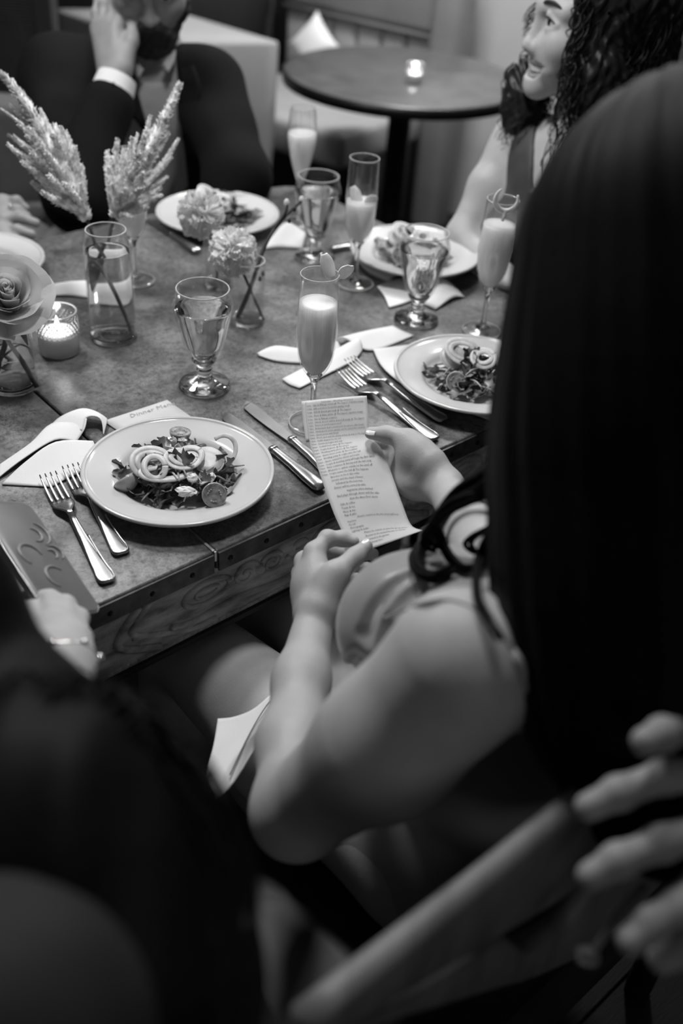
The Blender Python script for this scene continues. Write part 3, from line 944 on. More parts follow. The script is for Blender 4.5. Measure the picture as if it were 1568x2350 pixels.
for s0 in (0.115, 0.56, 1.005):                       # carved cartouche repeated along the apron
    carv.append([relief([(s0 - 0.155, 0.727), (s0 - 0.185, 0.682), (s0 - 0.13, 0.650)], 0.0055), relief([(s0 - 0.140, 0.727), (s0 - 0.165, 0.690), (s0 - 0.09, 0.655), (s0 - 0.05, 0.652)], 0.0045),
                 relief([(s0 - 0.165, 0.684), (s0 - 0.12, 0.667), (s0 - 0.075, 0.651)], 0.004)])
    carv.append([relief([(s0 - 0.115, 0.672), (s0 - 0.085, 0.664), (s0 - 0.02, 0.668), (s0 + 0.05, 0.660), (s0 + 0.12, 0.668), (s0 + 0.18, 0.664)], 0.005)])
    for d, sg in ((-0.062, 1), (0.135, -1)):
        pts = [(s0 + d + 0.033 * math.cos(a), 0.700 + 0.0165 * math.sin(a)) for a in np.linspace(0, 2 * math.pi, 22)]
        carv.append([tube([ap(a, b) for a, b in pts], 0.004, 8), tube([ap(s0 + d + (a - s0 - d) * 0.5, 0.7 + (b - 0.7) * 0.4) for a, b in pts], 0.0028, 8)])
    carv.append([scroll(s0 - 0.005, 0.699, 0.020, 1.4, 1, 0.4), scroll(s0 + 0.036, 0.697, 0.0195, 1.5, -1, 2.6), scroll(s0 + 0.078, 0.702, 0.021, 1.3, 1, 3.4), ball(ap(s0 + 0.0155, 0.697), (0.008, 0.005, 0.008), 10, 8)])
for g in carv:
    obj('carving', join(*g), 'apron', tb)
beads = []
s_ = -0.30
while s_ < 1.34:
    beads.append(ball(ap(s_, 0.6455, -0.001), (0.0075, 0.0034, 0.0042), 8, 6, RT)); s_ += 0.0105
o = obj('bead_moulding', join(*beads), 'apron', tb); o['kind'] = 'stuff'
obj('apron_rail', box(W(0.52, AV + 0.008, 0.6365), (1.70, 0.026, 0.008), RT), 'darkwood', tb, smooth=False)
for (a, b) in ((-0.33, 0.83), (1.29, 0.83), (-0.33, 1.59), (1.29, 1.59)):
    obj('leg', tube([W(a, b, 0), W(a, b, 0.45), W(a, b, 0.72)], [0.024, 0.032, 0.038], 4, up=TU), 'darkwood', tb, smooth=False)

# ------------------------------------------------------------------ plates
PR = 0.1195
def plate_prof(R=PR):
    return (smooth_prof([(0, 0.0035), (0.055, 0.0035)], 2) + smooth_prof([(0.062, 0.0025), (0.068, 0.006), (0.078, 0.0125), (0.095, 0.0165), (R - 0.004, 0.0215), (R - 0.0008, 0.0222), (R, 0.0240), (R - 0.0012, 0.0262), (R - 0.0045, 0.0262), (R - 0.008, 0.0240), (0.095, 0.0208), (0.079, 0.0170), (0.070, 0.0095), (0.058, 0.0070), (0.02, 0.0066)], 4) + [(0, 0.0066)])
pl_me = newmesh('plate', *lathe(plate_prof(), 72))
pl_me.materials.append(M['porcelain'])
def plate(c, label):
    o = obj('dinner_plate', pl_me, 'porcelain'); o.location = tuple(c)
    return tag(o, label, 'plate', 'white dinner plates')
P1 = np.array((-0.2067, 1.0144, 0.7750)); P1[2] = 0.7605
P2 = np.array((0.1791, 1.3145, 0.7900)); P2[2] = 0.765
P3 = np.array((0.0951, 1.7474, 0.7920)); P3[2] = 0.772
P4 = np.array((-0.2873, 1.8862, 0.7750)); P4[2] = 0.7605
P5 = np.array((-0.6608, 1.5794, 0.7750)); P5[2] = 0.7605
plate(P1, 'white wide-rimmed dinner plate in sharp focus between two forks and two knives')
plate(P2, 'white dinner plate on the napkin that hangs over the near table edge')
plate(P3, 'white dinner plate stacked on a napkin in front of the laughing person')
plate(P4, 'white dinner plate in front of the bearded person')
plate(P5, 'white dinner plate cut by the left frame edge above the rose')

# ------------------------------------------------------------------ salad pieces
def leaf_mesh(seed, L=0.05, Wd=0.016, frill=1.0, lobes=5):
    r = random.Random(seed)
    n = 15
    vs, fs = [], []
    ph = [r.uniform(0, 6.28) for _ in range(6)]
    bend = r.uniform(-0.5, 1.6)
    tw = r.uniform(-0.8, 0.8)
    x = z = 0.0; a = -bend * 0.4
    for i in range(n):
        t_ = i / (n - 1)
        w = Wd * (0.16 + 0.95 * math.sin(math.pi * min(t_ ** 0.85, 1)) ** 0.8) * (1 - 0.55 * abs(math.sin(math.pi * lobes * t_ + ph[0])) * frill * 0.9)
        if t_ < 0.22: w = Wd * 0.16
        rowz = [0.35 * w * math.sin(ph[1] + 9 * t_) * frill, 0, 0.35 * w * math.sin(ph[2] + 10 * t_) * frill]
        for j, s in enumerate((-1, -0.5, 0, 0.5, 1)):
            zz = {0: rowz[0] + 0.22 * w, 1: 0.05 * w, 2: -0.06 * w, 3: 0.05 * w, 4: rowz[2] + 0.22 * w}[j]
            y = s * w * (1 + 0.25 * math.sin(ph[3 + (j > 2)] + 23 * t_) * frill * abs(s))
            c_, s_ = math.cos(tw * t_), math.sin(tw * t_)
            vs.append((x - math.sin(a) * (y * s_ + zz * c_), y * c_ - zz * s_, z + math.cos(a) * (y * s_ + zz * c_)))
        a += bend / n + r.uniform(-0.08, 0.08)
        x += math.cos(a) * L / n; z += math.sin(a) * L / n
    for i in range(n - 1):
        for j in range(4):
            fs.append((i * 5 + j, i * 5 + j + 1, (i + 1) * 5 + j + 1, (i + 1) * 5 + j))
    # give it thickness
    m_ = len(vs)
    vs2 = vs + [(p[0], p[1], p[2] - 0.0006) for p in vs]
    fs2 = fs + [tuple(q + m_ for q in reversed(f)) for f in fs]
    return vs2, fs2
LEAVES = []
for s in range(10):
    me = newmesh('leaf', *leaf_mesh(s, 0.054 if s < 6 else 0.040, 0.019 if s < 6 else 0.014, 1.0 if s % 3 else 1.35, 4 + s % 3))
    me.materials.append(M['leaf'] if s % 5 not in (1, 3, 4) else M['leaf2'])
    LEAVES.append(me)
def greens(c, label, seed, n, rx, ry, hgt, rot=0.0):
    r = random.Random(seed)
    t = thing('salad_greens', label, 'salad', tuple(c))
    for i in range(n):
        o = bpy.data.objects.new('leaf', LEAVES[r.randrange(10)]); COL.objects.link(o); o.parent = t
        a = r.uniform(0, 2 * math.pi); q = math.sqrt(r.random()) * 0.92
        x, y = rx * q * math.cos(a), ry * q * math.sin(a)
        z = 0.010 + hgt * (1 - q * q) * r.uniform(0.15, 1.0)
        yaw = a + r.uniform(-1.0, 1.0) if q > 0.45 else r.uniform(0, 6.28)
        Mx = Matrix.Rotation(rot, 4, 'Z') @ Matrix.Translation((x, y, z)) @ Matrix.Rotation(yaw, 4, 'Z') @ Matrix.Rotation(r.uniform(-0.5, 0.15) * (0.6 if q > 0.6 else 1.0), 4, 'Y') @ Matrix.Rotation(r.uniform(-1.1, 1.1), 4, 'X') @ Matrix.Translation((-0.018, 0, 0))
        sc = r.uniform(0.65, 1.10)
        o.matrix_local = Mx @ Matrix.Diagonal((sc, sc, sc, 1))
    # shredded stalks
    for i in range(max(6, n // 3)):
        a = r.uniform(0, 6.28); q = math.sqrt(r.random()) * 0.95
        p = V3(rx * q * math.cos(a), ry * q * math.sin(a), 0.012 + hgt * (1 - q * q) * 0.9)
        d = V3(math.cos(a + r.uniform(-0.9, 0.9)), math.sin(a + r.uniform(-0.9, 0.9)), r.uniform(-0.15, 0.25)) * r.uniform(0.010, 0.020)
        g = tube(spline([p - d, p + V3(0, 0, 0.003), p + d]), [0.0013 * (0.6 + 0.5 * math.sin(math.pi * k_ / 12)) for k_ in range(13)], 6)
        obj('stalk', newmesh('stalk', [np.array(Matrix.Rotation(rot, 3, 'Z') @ Vector(tuple(v))) for v in g[0]], g[1]), 'leaf2' if i % 3 else 'onion', t)
    return t
def ring_geo(rx, ry, r, n=36, arc=1.0, wob=0.0, seed=0):
    q = random.Random(seed); ph = q.uniform(0, 6)
    pts = [V3(rx * math.cos(a), ry * math.sin(a), wob * math.sin(2 * a + ph)) for a in np.linspace(0, 2 * math.pi * arc, n)]
    return tube(pts, r, 8, flat=(0.42, 1.6), up=(0, 0, 1))
def place_geo(g, c, tilt=(0, 0, 0)):
    R_ = Matrix.Rotation(tilt[2], 3, 'Z') @ Matrix.Rotation(tilt[0], 3, 'X') @ Matrix.Rotation(tilt[1], 3, 'Y')
    return [np.array(R_ @ Vector(tuple(v))) + np.array(c) for v in g[0]], g[1]
def onion(c, label, rx, ry, tilt, rings=2, r=0.0021, arc=1.0, group='onion rings', seed=0):
    """each visible onion layer is a pair of thin bands lying side by side"""
    t = thing('onion_ring', label, 'onion ring', c, 0, group)
    for i in range(rings):
        q = i * r * 2.6
        obj('layer', place_geo(ring_geo(rx - q, ry - q, r, 44, arc, 0.0010, seed + i), np.array(c) + V3(0, 0, 0.0007 * i), tilt), 'onion', t)
    return t
def tomato(c, label, r, tilt, cut=True):
    t = thing('tomato_half', label, 'tomato', c, 0, 'cherry tomato halves')
    prof = [(0, -r)] + [(r * math.sin(a), -r * math.cos(a)) for a in np.linspace(0.2, math.pi / 2, 9)]
    obj('skin', place_geo(lathe(prof + [(r * 0.93, 0.0006)], 28), c, tilt), 'tomato', t)
    obj('flesh', place_geo(lathe([(r * 0.95, 0.0002), (r * 0.82, 0.0008), (r * 0.55, -0.0012), (r * 0.25, 0.0006), (0, 0.0008)], 28), c, tilt), 'flesh', t)
    sd = []
    for k in range(3):
        a0 = k * 2.09 + 0.4
        for q in (-0.35, 0.0, 0.35):
            sd.append(ball((r * 0.52 * math.cos(a0 + q), r * 0.52 * math.sin(a0 + q), 0.0002), (0.0013, 0.0010, 0.0007), 6, 4))
    obj('seeds', place_geo(join(*sd), c, tilt), 'onion', t)
    return t
def crumb(c, label, s, seed):
    r = random.Random(seed)
    v, f = ball((0, 0, 0), 1.0, 10, 7)
    v = [np.array(p) * (1 + r.uniform(-0.28, 0.22)) * np.array(s) for p in v]
    o = obj('cheese_crumble', ([p + np.array(c) for p in v], f), 'cheese', smooth=False)
    return tag(o, label, 'cheese', 'cheese crumbles')
def disc_slice(c, label, r, th, tilt, name='cucumber_slice'):
    t = thing(name, label, 'vegetable slice', c, 0, 'pale vegetable slices')
    obj('flesh', place_geo(lathe([(0, -th / 2), (r * 0.96, -th / 2), (r, -th * 0.2), (r, th * 0.2), (r * 0.96, th / 2), (r * 0.5, th * 0.42), (0, th / 2)], 32), c, tilt), 'cucumber', t)
    obj('rind', place_geo(ring_geo(r, r, th * 0.42, 36), c, tilt), 'onion', t)
    return t

greens(P1 + V3(0.002, -0.002, 0), 'mixed green salad heaped on the sharp plate in the foreground', 11, 120, 0.068, 0.057, 0.036, 0.1)
greens(P2, 'mixed green salad on the plate at the near table edge', 12, 60, 0.058, 0.058, 0.034)
greens(P3, 'mixed green salad on the plate of the laughing person', 13, 50, 0.058, 0.058, 0.032)
greens(P4 + V3(0.01, 0, 0), 'mixed green salad on the plate of the bearded person', 14, 50, 0.062, 0.058, 0.034)
greens(P5 + V3(-0.01, 0, 0), 'mixed green salad on the plate at the left frame edge', 15, 30, 0.05, 0.05, 0.030)

onion((-0.2369, 0.9970, 0.8010), 'large white onion slice of several layers leaning on the left of the focused salad', 0.0235, 0.0200, (0.55, 0.10, 0.4), 2, 0.0026, seed=3)
onion((-0.1985, 1.0017, 0.8080), 'white onion ring pair on top of the focused salad, centre', 0.0205, 0.0150, (0.25, 0.1, 0.2), 2, 0.0023, seed=7)
onion((-0.1898, 1.0073, 0.8090), 'small white onion ring overlapping the pair on top of the focused salad', 0.0140, 0.0125, (0.35, -0.15, 0.9), 1, 0.0026, seed=9)
onion((-0.2162, 0.9808, 0.8000), 'wide thin onion ring draped over the front of the focused salad', 0.0290, 0.0100, (0.30, 0.05, 0.30), 1, 0.0030, seed=4)
onion((-0.2292, 0.9814, 0.8060), 'narrow onion ring lying inside the large onion slice', 0.0125, 0.0150, (0.5, 0, 0.3), 1, 0.0025, seed=21)
onion((-0.1586, 1.0387, 0.7950), 'thin onion arc curving down the right side of the focused salad', 0.0200, 0.0240, (0.75, 0.1, -0.7), 1, 0.0019, 0.42, seed=5)
disc_slice((-0.2393, 1.0034, 0.7990), 'pale round slice under the large onion slice of the focused salad', 0.0195, 0.003, (0.55, 0.10, 0.4))
disc_slice((-0.1695, 1.0140, 0.8000), 'pale cucumber slice right of the onion rings of the focused salad', 0.0185, 0.0032, (0.35, 0.15, 0.0))
tomato((-0.2663, 0.9803, 0.7850), 'cherry tomato half lying on its side at the left of the focused salad', 0.0160, (-0.75, -0.5, 0.2))
tomato((-0.1529, 0.9537, 0.7920), 'cherry tomato half showing its seeded cut face at the front right of the focused salad', 0.0150, (0.95, 0.15, 0.15))
tomato((-0.2163, 1.0813, 0.7950), 'cherry tomato half on top at the back of the focused salad', 0.0140, (-0.1, 0.1, 0.3))
tomato((-0.1476, 1.0185, 0.7780), 'cherry tomato half tucked under the right side of the focused salad', 0.0150, (0.3, 0.6, 0.3))
crumb((-0.1867, 0.9561, 0.7920), 'largest cheese crumble at the front of the focused salad', (0.0130, 0.0075, 0.0055), 1)
crumb((-0.1815, 0.9728, 0.8000), 'cheese crumble in the middle of the focused salad', (0.0070, 0.0062, 0.0050), 2)
crumb((-0.1613, 0.9850, 0.7960), 'small cheese crumble above the cut tomato of the focused salad', (0.0055, 0.0045, 0.0050), 3)
crumb((-0.2176, 1.0413, 0.8060), 'small cheese crumble at the back of the focused salad by the top tomato', (0.0042, 0.0038, 0.0060), 4)
crumb((-0.2066, 1.0418, 0.8080), 'small cheese crumble on the dark leaf behind the onion rings', (0.0060, 0.0034, 0.0030), 5)
# the other salads: few pieces each, copies of the same kinds
for (c, who, k) in ((P2, 'plate at the near table edge', 1), (P3, 'plate of the laughing person', 2), (P4, 'plate of the bearded person', 3)):
    onion(tuple(c + V3(-0.018, 0.020, 0.046)), 'large white onion ring on the salad of the ' + who, 0.027, 0.022, (0.5, 0.2 * k, 0.3), 2, 0.0026, group='onion rings', seed=30 + k)
    onion(tuple(c + V3(0.012, 0.004, 0.047)), 'small white onion ring on the salad of the ' + who, 0.018, 0.016, (0.4, -0.2, 0.5 * k), 2, 0.0024, seed=40 + k)
    tomato(tuple(c + V3(-0.028, -0.036, 0.026)), 'cherry tomato half on the salad of the ' + who, 0.0150, (0.9, 0, 0.2 * k))
    disc_slice(tuple(c + V3(-0.032, 0.012, 0.040)), 'pale vegetable slice on the salad of the ' + who, 0.019, 0.003, (0.6, 0.2, 0))

# ------------------------------------------------------------------ glassware
def two_sided(outer, inner):
    return outer + list(reversed(inner))
# champagne flute, 0.222 high
fo = smooth_prof([(0.0, 0.0), (0.030, 0.0005), (0.0325, 0.0020), (0.028, 0.0042), (0.012, 0.0075), (0.0050, 0.014), (0.0038, 0.035), (0.0042, 0.062), (0.0075, 0.073), (0.0165, 0.086), (0.0235, 0.105), (0.0268, 0.135), (0.0272, 0.150), (0.0262, 0.185), (0.0250, 0.2215)], 5)
fi = smooth_prof([(0.0, 0.0775), (0.0070, 0.0800), (0.0150, 0.0890), (0.0222, 0.107), (0.0254, 0.135), (0.0258, 0.150), (0.0249, 0.185), (0.0240, 0.2215)], 5)
flute_rim = newmesh('flute_rim', *lathe([(0.0245 + 0.0007 * math.cos(a), 0.2217 + 0.0007 * math.sin(a)) for a in np.linspace(0, 2 * math.pi, 9)], 48)); flute_rim.materials.append(M['rim'])
kf = [i for i, p in enumerate(fo) if p[1] >= 0.0768][0]
flute_me = newmesh('flute_bowl', *lathe(two_sided(fo[kf:], fi[1:]), 48)); flute_me.materials.append(M['thin'])
k0 = [i for i, p in enumerate(fo) if p[1] >= 0.0072][0]
flute_st = newmesh('flute_stem', *lathe([(0, 0.0068)] + fo[k0:kf + 1] + [(0, 0.0772)], 40)); flute_st.materials.append(M['glass'])
flute_foot = newmesh('flute_foot', *lathe(fo[:k0 + 1], 40)); flute_foot.materials.append(M['thin'])
foot_rim = newmesh('flute_foot_rim', *lathe([(0.0318 + 0.0010 * math.cos(a), 0.0021 + 0.0010 * math.sin(a)) for a in np.linspace(0, 2 * math.pi, 9)], 48)); foot_rim.materials.append(M['rim'])
def liquid(inner, z1, shrink=0.9996):
    pts = [(r * shrink, z) for r, z in inner if z < z1]
    rr = float(np.interp(z1, [z for r, z in inner], [r for r, z in inner]))
    return pts + [(rr * shrink, z1), (rr * 0.8, z1 - 0.0006), (0, z1 - 0.0006)]
fl_liq = newmesh('drink', *lathe(liquid(fi, 0.183), 40)); fl_liq.materials.append(M['juice'])
fl_liq2 = newmesh('drink', *lathe(liquid(fi, 0.150), 40)); fl_liq2.materials.append(M['juice'])
# a second, tulip-shaped flute
to_ = smooth_prof([(0.0, 0.0), (0.030, 0.0005), (0.0325, 0.0020), (0.028, 0.0042), (0.012, 0.0075), (0.0050, 0.014), (0.0038, 0.035), (0.0042, 0.066), (0.0065, 0.078), (0.0125, 0.095), (0.0205, 0.122), (0.0268, 0.152), (0.0285, 0.170), (0.0265, 0.198), (0.0235, 0.2215)], 5)
ti_ = smooth_prof([(0.0, 0.0790), (0.0050, 0.0815), (0.0112, 0.0965), (0.0192, 0.123), (0.0255, 0.152), (0.0272, 0.170), (0.0253, 0.198), (0.0225, 0.2215)], 5)
kt = [i for i, p in enumerate(to_) if p[1] >= 0.0785][0]
tulip_me = newmesh('tulip_bowl', *lathe(two_sided(to_[kt:], ti_[1:]), 48)); tulip_me.materials.append(M['thin'])
tulip_st = newmesh('tulip_stem', *lathe([(0, 0.0068)] + to_[k0:kt + 1] + [(0, 0.0788)], 40)); tulip_st.materials.append(M['glass'])
tulip_rim = newmesh('tulip_rim', *lathe([(0.0230 + 0.0007 * math.cos(a), 0.2217 + 0.0007 * math.sin(a)) for a in np.linspace(0, 2 * math.pi, 9)], 48)); tulip_rim.materials.append(M['rim'])
tulip_liq = newmesh('drink', *lathe(liquid(ti_, 0.176), 40)); tulip_liq.materials.append(M['juice'])
def flute(c, label, liq):
    t = thing('champagne_flute', label, 'glass', (c[0], c[1], 0.7603), 0, 'champagne flutes with cloudy pale drink')
    tulip = liq is tulip_liq
    obj('bowl', tulip_me if tulip else flute_me, 'thin', t)
    obj('stem', tulip_st if tulip else flute_st, 'glass', t)
    obj('foot', flute_foot, 'thin', t)
    obj('foot_rim', foot_rim, 'rim', t)
    obj('rim', tulip_rim if tulip else flute_rim, 'rim', t)
    obj('drink', liq, 'juice', t)
    return t
F1 = (-0.0512, 1.1820, 0.7600); F2 = (-0.0088, 1.6574, 0.7600); F3 = (-0.1313, 1.9253, 0.7600); F4 = (0.2080, 1.5118, 0.7600); F5 = (-0.3866, 1.5968, 0.7600)
flute(F1, 'champagne flute standing behind the held paper, pale wedge on its rim', fl_liq)
flute(F2, 'champagne flute with a pale wedge sunk in the drink near the laughing person', fl_liq2)
flute(F3, 'tulip-shaped champagne flute farthest back, beside the bearded person', tulip_liq)
flute(F4, 'champagne flute with a peel curl on its rim, beside the long dark hair', fl_liq)
flute(F5, 'champagne flute mostly hidden behind the tall bottle of plumes', fl_liq2)
# garnish
def wedge(name, label, c, s, yaw, tilt, group):
    t = thing(name, label, 'garnish', c, 0, group)
    def petal(w, h, b):
        rows = []
        for i in range(5):
            q = i / 4
            ww = w * (0.65 + 0.5 * math.sin(math.pi * q) ** 0.7) * (1 if q < 0.9 else 0.7)
            rows.append([V3(-ww, b * q * q, h * q), V3(-ww * 0.3, b * q * q - 0.0016, h * q), V3(ww * 0.4, b * q * q - 0.001, h * q), V3(ww, b * q * q + 0.001, h * q)])
        return sheet(rows, 0.0022, 3)
    R1 = (0, tilt, yaw)
    obj('peel', place_geo(petal(0.0075 * s, 0.031 * s, 0.004), np.array(c) + V3(-0.006, 0, 0) * s, (-0.3, -0.30 + tilt, yaw)), 'lemon', t)
    obj('flesh', place_geo(petal(0.0090 * s, 0.022 * s, -0.003), np.array(c) + V3(0.007, 0.001, 0.001) * s, (0.25, 0.35 + tilt, yaw + 0.3)), 'lemon', t)
    return t
wedge('fruit_garnish', 'pale fruit wedge notched on the rim of the flute behind the held paper', (F1[0] + 0.0200, F1[1] + 0.0100, 0.7603 + 0.2130), 1.0, 0.2, 0.0, None)
wedge('fruit_garnish', 'pale fruit wedge standing in the drink of the flute beside the laughing person', (F2[0] + 0.004, F2[1], 0.7603 + 0.140), 1.1, 0.1, -0.1, None)
t = thing('peel_curl', 'pale peel curl looped on the rim of the flute by the dark hair', 'garnish', (F4[0], F4[1], 0.98))
pc = [V3(F4[0] + 0.002 + 0.017 * math.cos(a), F4[1] - 0.020, 0.7603 + 0.229 + 0.018 * math.sin(a)) for a in np.linspace(math.radians(125), math.radians(385), 30)]
obj('peel', tube(pc, [0.0028 * (0.35 + 0.75 * math.sin(math.pi * i / 29)) for i in range(30)], 8, flat=(1, 1.4)), 'lemon', t)
obj('tail', tube([V3(F4[0] + 0.002, F4[1] - 0.0205, 0.7603 + 0.2115), V3(F4[0] + 0.000, F4[1] - 0.0275, 0.7603 + 0.198)], [0.0030, 0.0020], 8), 'lemon', t)

# water goblet, 0.152 high
go = smooth_prof([(0.0, 0.0), (0.034, 0.0006), (0.0365, 0.003), (0.0355, 0.0065), (0.026, 0.0105), (0.0130, 0.0165), (0.0098, 0.0225), (0.0115, 0.0285), (0.0105, 0.0335), (0.0150, 0.0395), (0.0235, 0.054), (0.0310, 0.078), (0.0370, 0.102), (0.0412, 0.119), (0.0420, 0.128), (0.0402, 0.136), (0.0378, 0.143), (0.0370, 0.1525)], 5)
gi = smooth_prof([(0.0, 0.0435), (0.0115, 0.0450), (0.0208, 0.056), (0.0282, 0.079), (0.0342, 0.103), (0.0384, 0.119), (0.0392, 0.128), (0.0378, 0.136), (0.0358, 0.143), (0.0352, 0.1525)], 5)
gob_rim = newmesh('goblet_rim', *lathe([(0.0361 + 0.0010 * math.cos(a), 0.1526 + 0.0010 * math.sin(a)) for a in np.linspace(0, 2 * math.pi, 9)], 56)); gob_rim.materials.append(M['rim'])
kg = [i for i, p in enumerate(go) if p[1] >= 0.0425][0]
gob_me = newmesh('goblet_bowl', *lathe(two_sided(go[kg:], gi[1:]), 56)); gob_me.materials.append(M['thin'])
gob_st = newmesh('goblet_foot', *lathe(go[:kg + 1] + [(0, 0.0430)], 48)); gob_st.materials.append(M['glass'])
gw_me = newmesh('water', *lathe(liquid(gi, 0.1235), 48)); gw_me.materials.append(M['water'])
def goblet(c, label):
    t = thing('water_goblet', label, 'glass', (c[0], c[1], c[2] if len(c) > 3 else 0.7603), 0, 'footed water goblets')
    obj('bowl', gob_me, 'thin', t); obj('foot', gob_st, 'glass', t); obj('rim', gob_rim, 'rim', t); obj('water', gw_me, 'water', t)
goblet((-0.2138, 1.2606, 0.7600), 'footed water goblet in the middle of the table behind the focused plate')
goblet((-0.0882, 1.7586, 0.7600), 'footed water goblet at the far side between two champagne flutes')
goblet((0.0986, 1.5326, 0.7600), 'footed water goblet in front of the plate of the laughing person')

# ------------------------------------------------------------------ cutlery
def local_to(geo, p0, p1, z=0.7605, roll=0.0):
    """geometry along +x starting at the handle end -> laid on the table from p0 (handle end) to p1 (tip), stretched to fit"""
    p0, p1 = np.array(p0, float), np.array(p1, float)
    d = p1 - p0; d[2] = 0; d /= np.linalg.norm(d)
    y = V3(-d[1], d[0], 0)
    R_ = np.stack([d, y, V3(0, 0, 1)], 1)
    return [R_ @ np.array(v) + V3(p0[0], p0[1], z) for v in geo[0]], geo[1]
def loft(sec, seg=14):
    """sections (x, z, half width, half thickness)"""
    vs, fs = [], []
    for x, z, w, h in sec:
        for k in range(seg):
            a = 2 * math.pi * k / seg
            ca, sa = math.cos(a), math.sin(a)
            vs.append((x, w * math.copysign(abs(ca) ** 0.7, ca), z + h * math.copysign(abs(sa) ** 0.9, sa)))
    n = len(sec)
    for i in range(n - 1):
        for k in range(seg):
            j = (k + 1) % seg
            fs.append((i * seg + k, (i + 1) * seg + k, (i + 1) * seg + j, i * seg + j))
    fs.append(tuple(range(seg))); fs.append(tuple(reversed(range((n - 1) * seg, n * seg))))
    return vs, fs
def handle(L, wend, wneck, z0=0.0035):
    s = [(0.0, z0, wend * 0.55, 0.0012), (0.0015, z0, wend * 0.80, 0.0018), (0.005, z0, wend * 0.97, 0.0021), (0.012, z0, wend, 0.0021)]
    for i in range(1, 9):
        t_ = i / 8
        s.append((0.012 + (L - 0.012) * t_, z0 + 0.0075 * t_ ** 2, wend + (wneck - wend) * t_ ** 0.75, 0.0021 + 0.0006 * t_))
    return s
def beading(L, wend, wneck, z0=0.0035):
    h = handle(L * 0.62, wend, wneck + (wend - wneck) * 0.35, z0)
    b = []
    for sgn in (1, -1):
        for i in range(len(h) - 1):
            for q in range(4):
                t_ = q / 4
                x = h[i][0] * (1 - t_) + h[i + 1][0] * t_; w = (h[i][2] * (1 - t_) + h[i + 1][2] * t_); z = h[i][1] * (1 - t_) + h[i + 1][1] * t_
                b.append((x + 0.0012, sgn * (w - 0.0017), z + 0.0020))
    pts = sorted([p for p in b if p[1] > 0], key=lambda p: -p[0]) + sorted([p for p in b if p[1] < 0], key=lambda p: p[0])
    return tube(pts, [0.00095 + 0.0003 * (i_ % 2) for i_ in range(len(pts))], 6)
def fork(pe, pt, label):
    pe, pt = np.array(pe), np.array(pt)
    L = float(np.linalg.norm((pt - pe)[:2]))
    t = thing('table_fork', label, 'fork', (pe[0], pe[1], 0.7605), 0, 'beaded steel forks')
    s = L / 0.200
    hl = 0.118 * s
    obj('handle', local_to(loft(handle(hl, 0.0105, 0.0036)), pe, pt), 'steel', t)
    obj('beading', local_to(beading(hl, 0.0105, 0.0036), pe, pt), 'steel', t)
    zz = lambda x: 0.011 * (1 - ((x - 0.118 * s) / (0.032 * s)) ** 2 * 0.6) if x < 0.150 * s else 0.0050 + 0.010 * ((x - 0.150 * s) / (0.05 * s)) ** 2
    x0 = hl
    head = [(x0 - 0.002, 0.0110, 0.0036, 0.0020), (x0 + 0.006 * s, 0.0108, 0.0040, 0.0018), (x0 + 0.014 * s, 0.0090, 0.0085, 0.0014), (x0 + 0.021 * s, 0.0068, 0.0125, 0.0012), (x0 + 0.028 * s, 0.0052, 0.0136, 0.0011), (x0 + 0.034 * s, 0.0046, 0.0132, 0.0010)]
    obj('neck', local_to(loft(head), pe, pt), 'steel', t)
    xb = x0 + 0.0335 * s
    for k in range(4):
        yc = (k - 1.5) * 0.0070
        sec = []
        for i in range(7):
            q = i / 6
            sec.append((xb + (L - xb) * q, 0.0046 + 0.0085 * q * q, 0.0021 * (1 - 0.62 * q ** 2), 0.0010 * (1 - 0.4 * q)))
        g = loft(sec, 8)
        obj('tine', local_to(([(v[0], v[1] + yc * (1 - 0.06 * (v[0] - xb) / (L - xb)), v[2]) for v in g[0]], g[1]), pe, pt), 'steel', t)
    return t
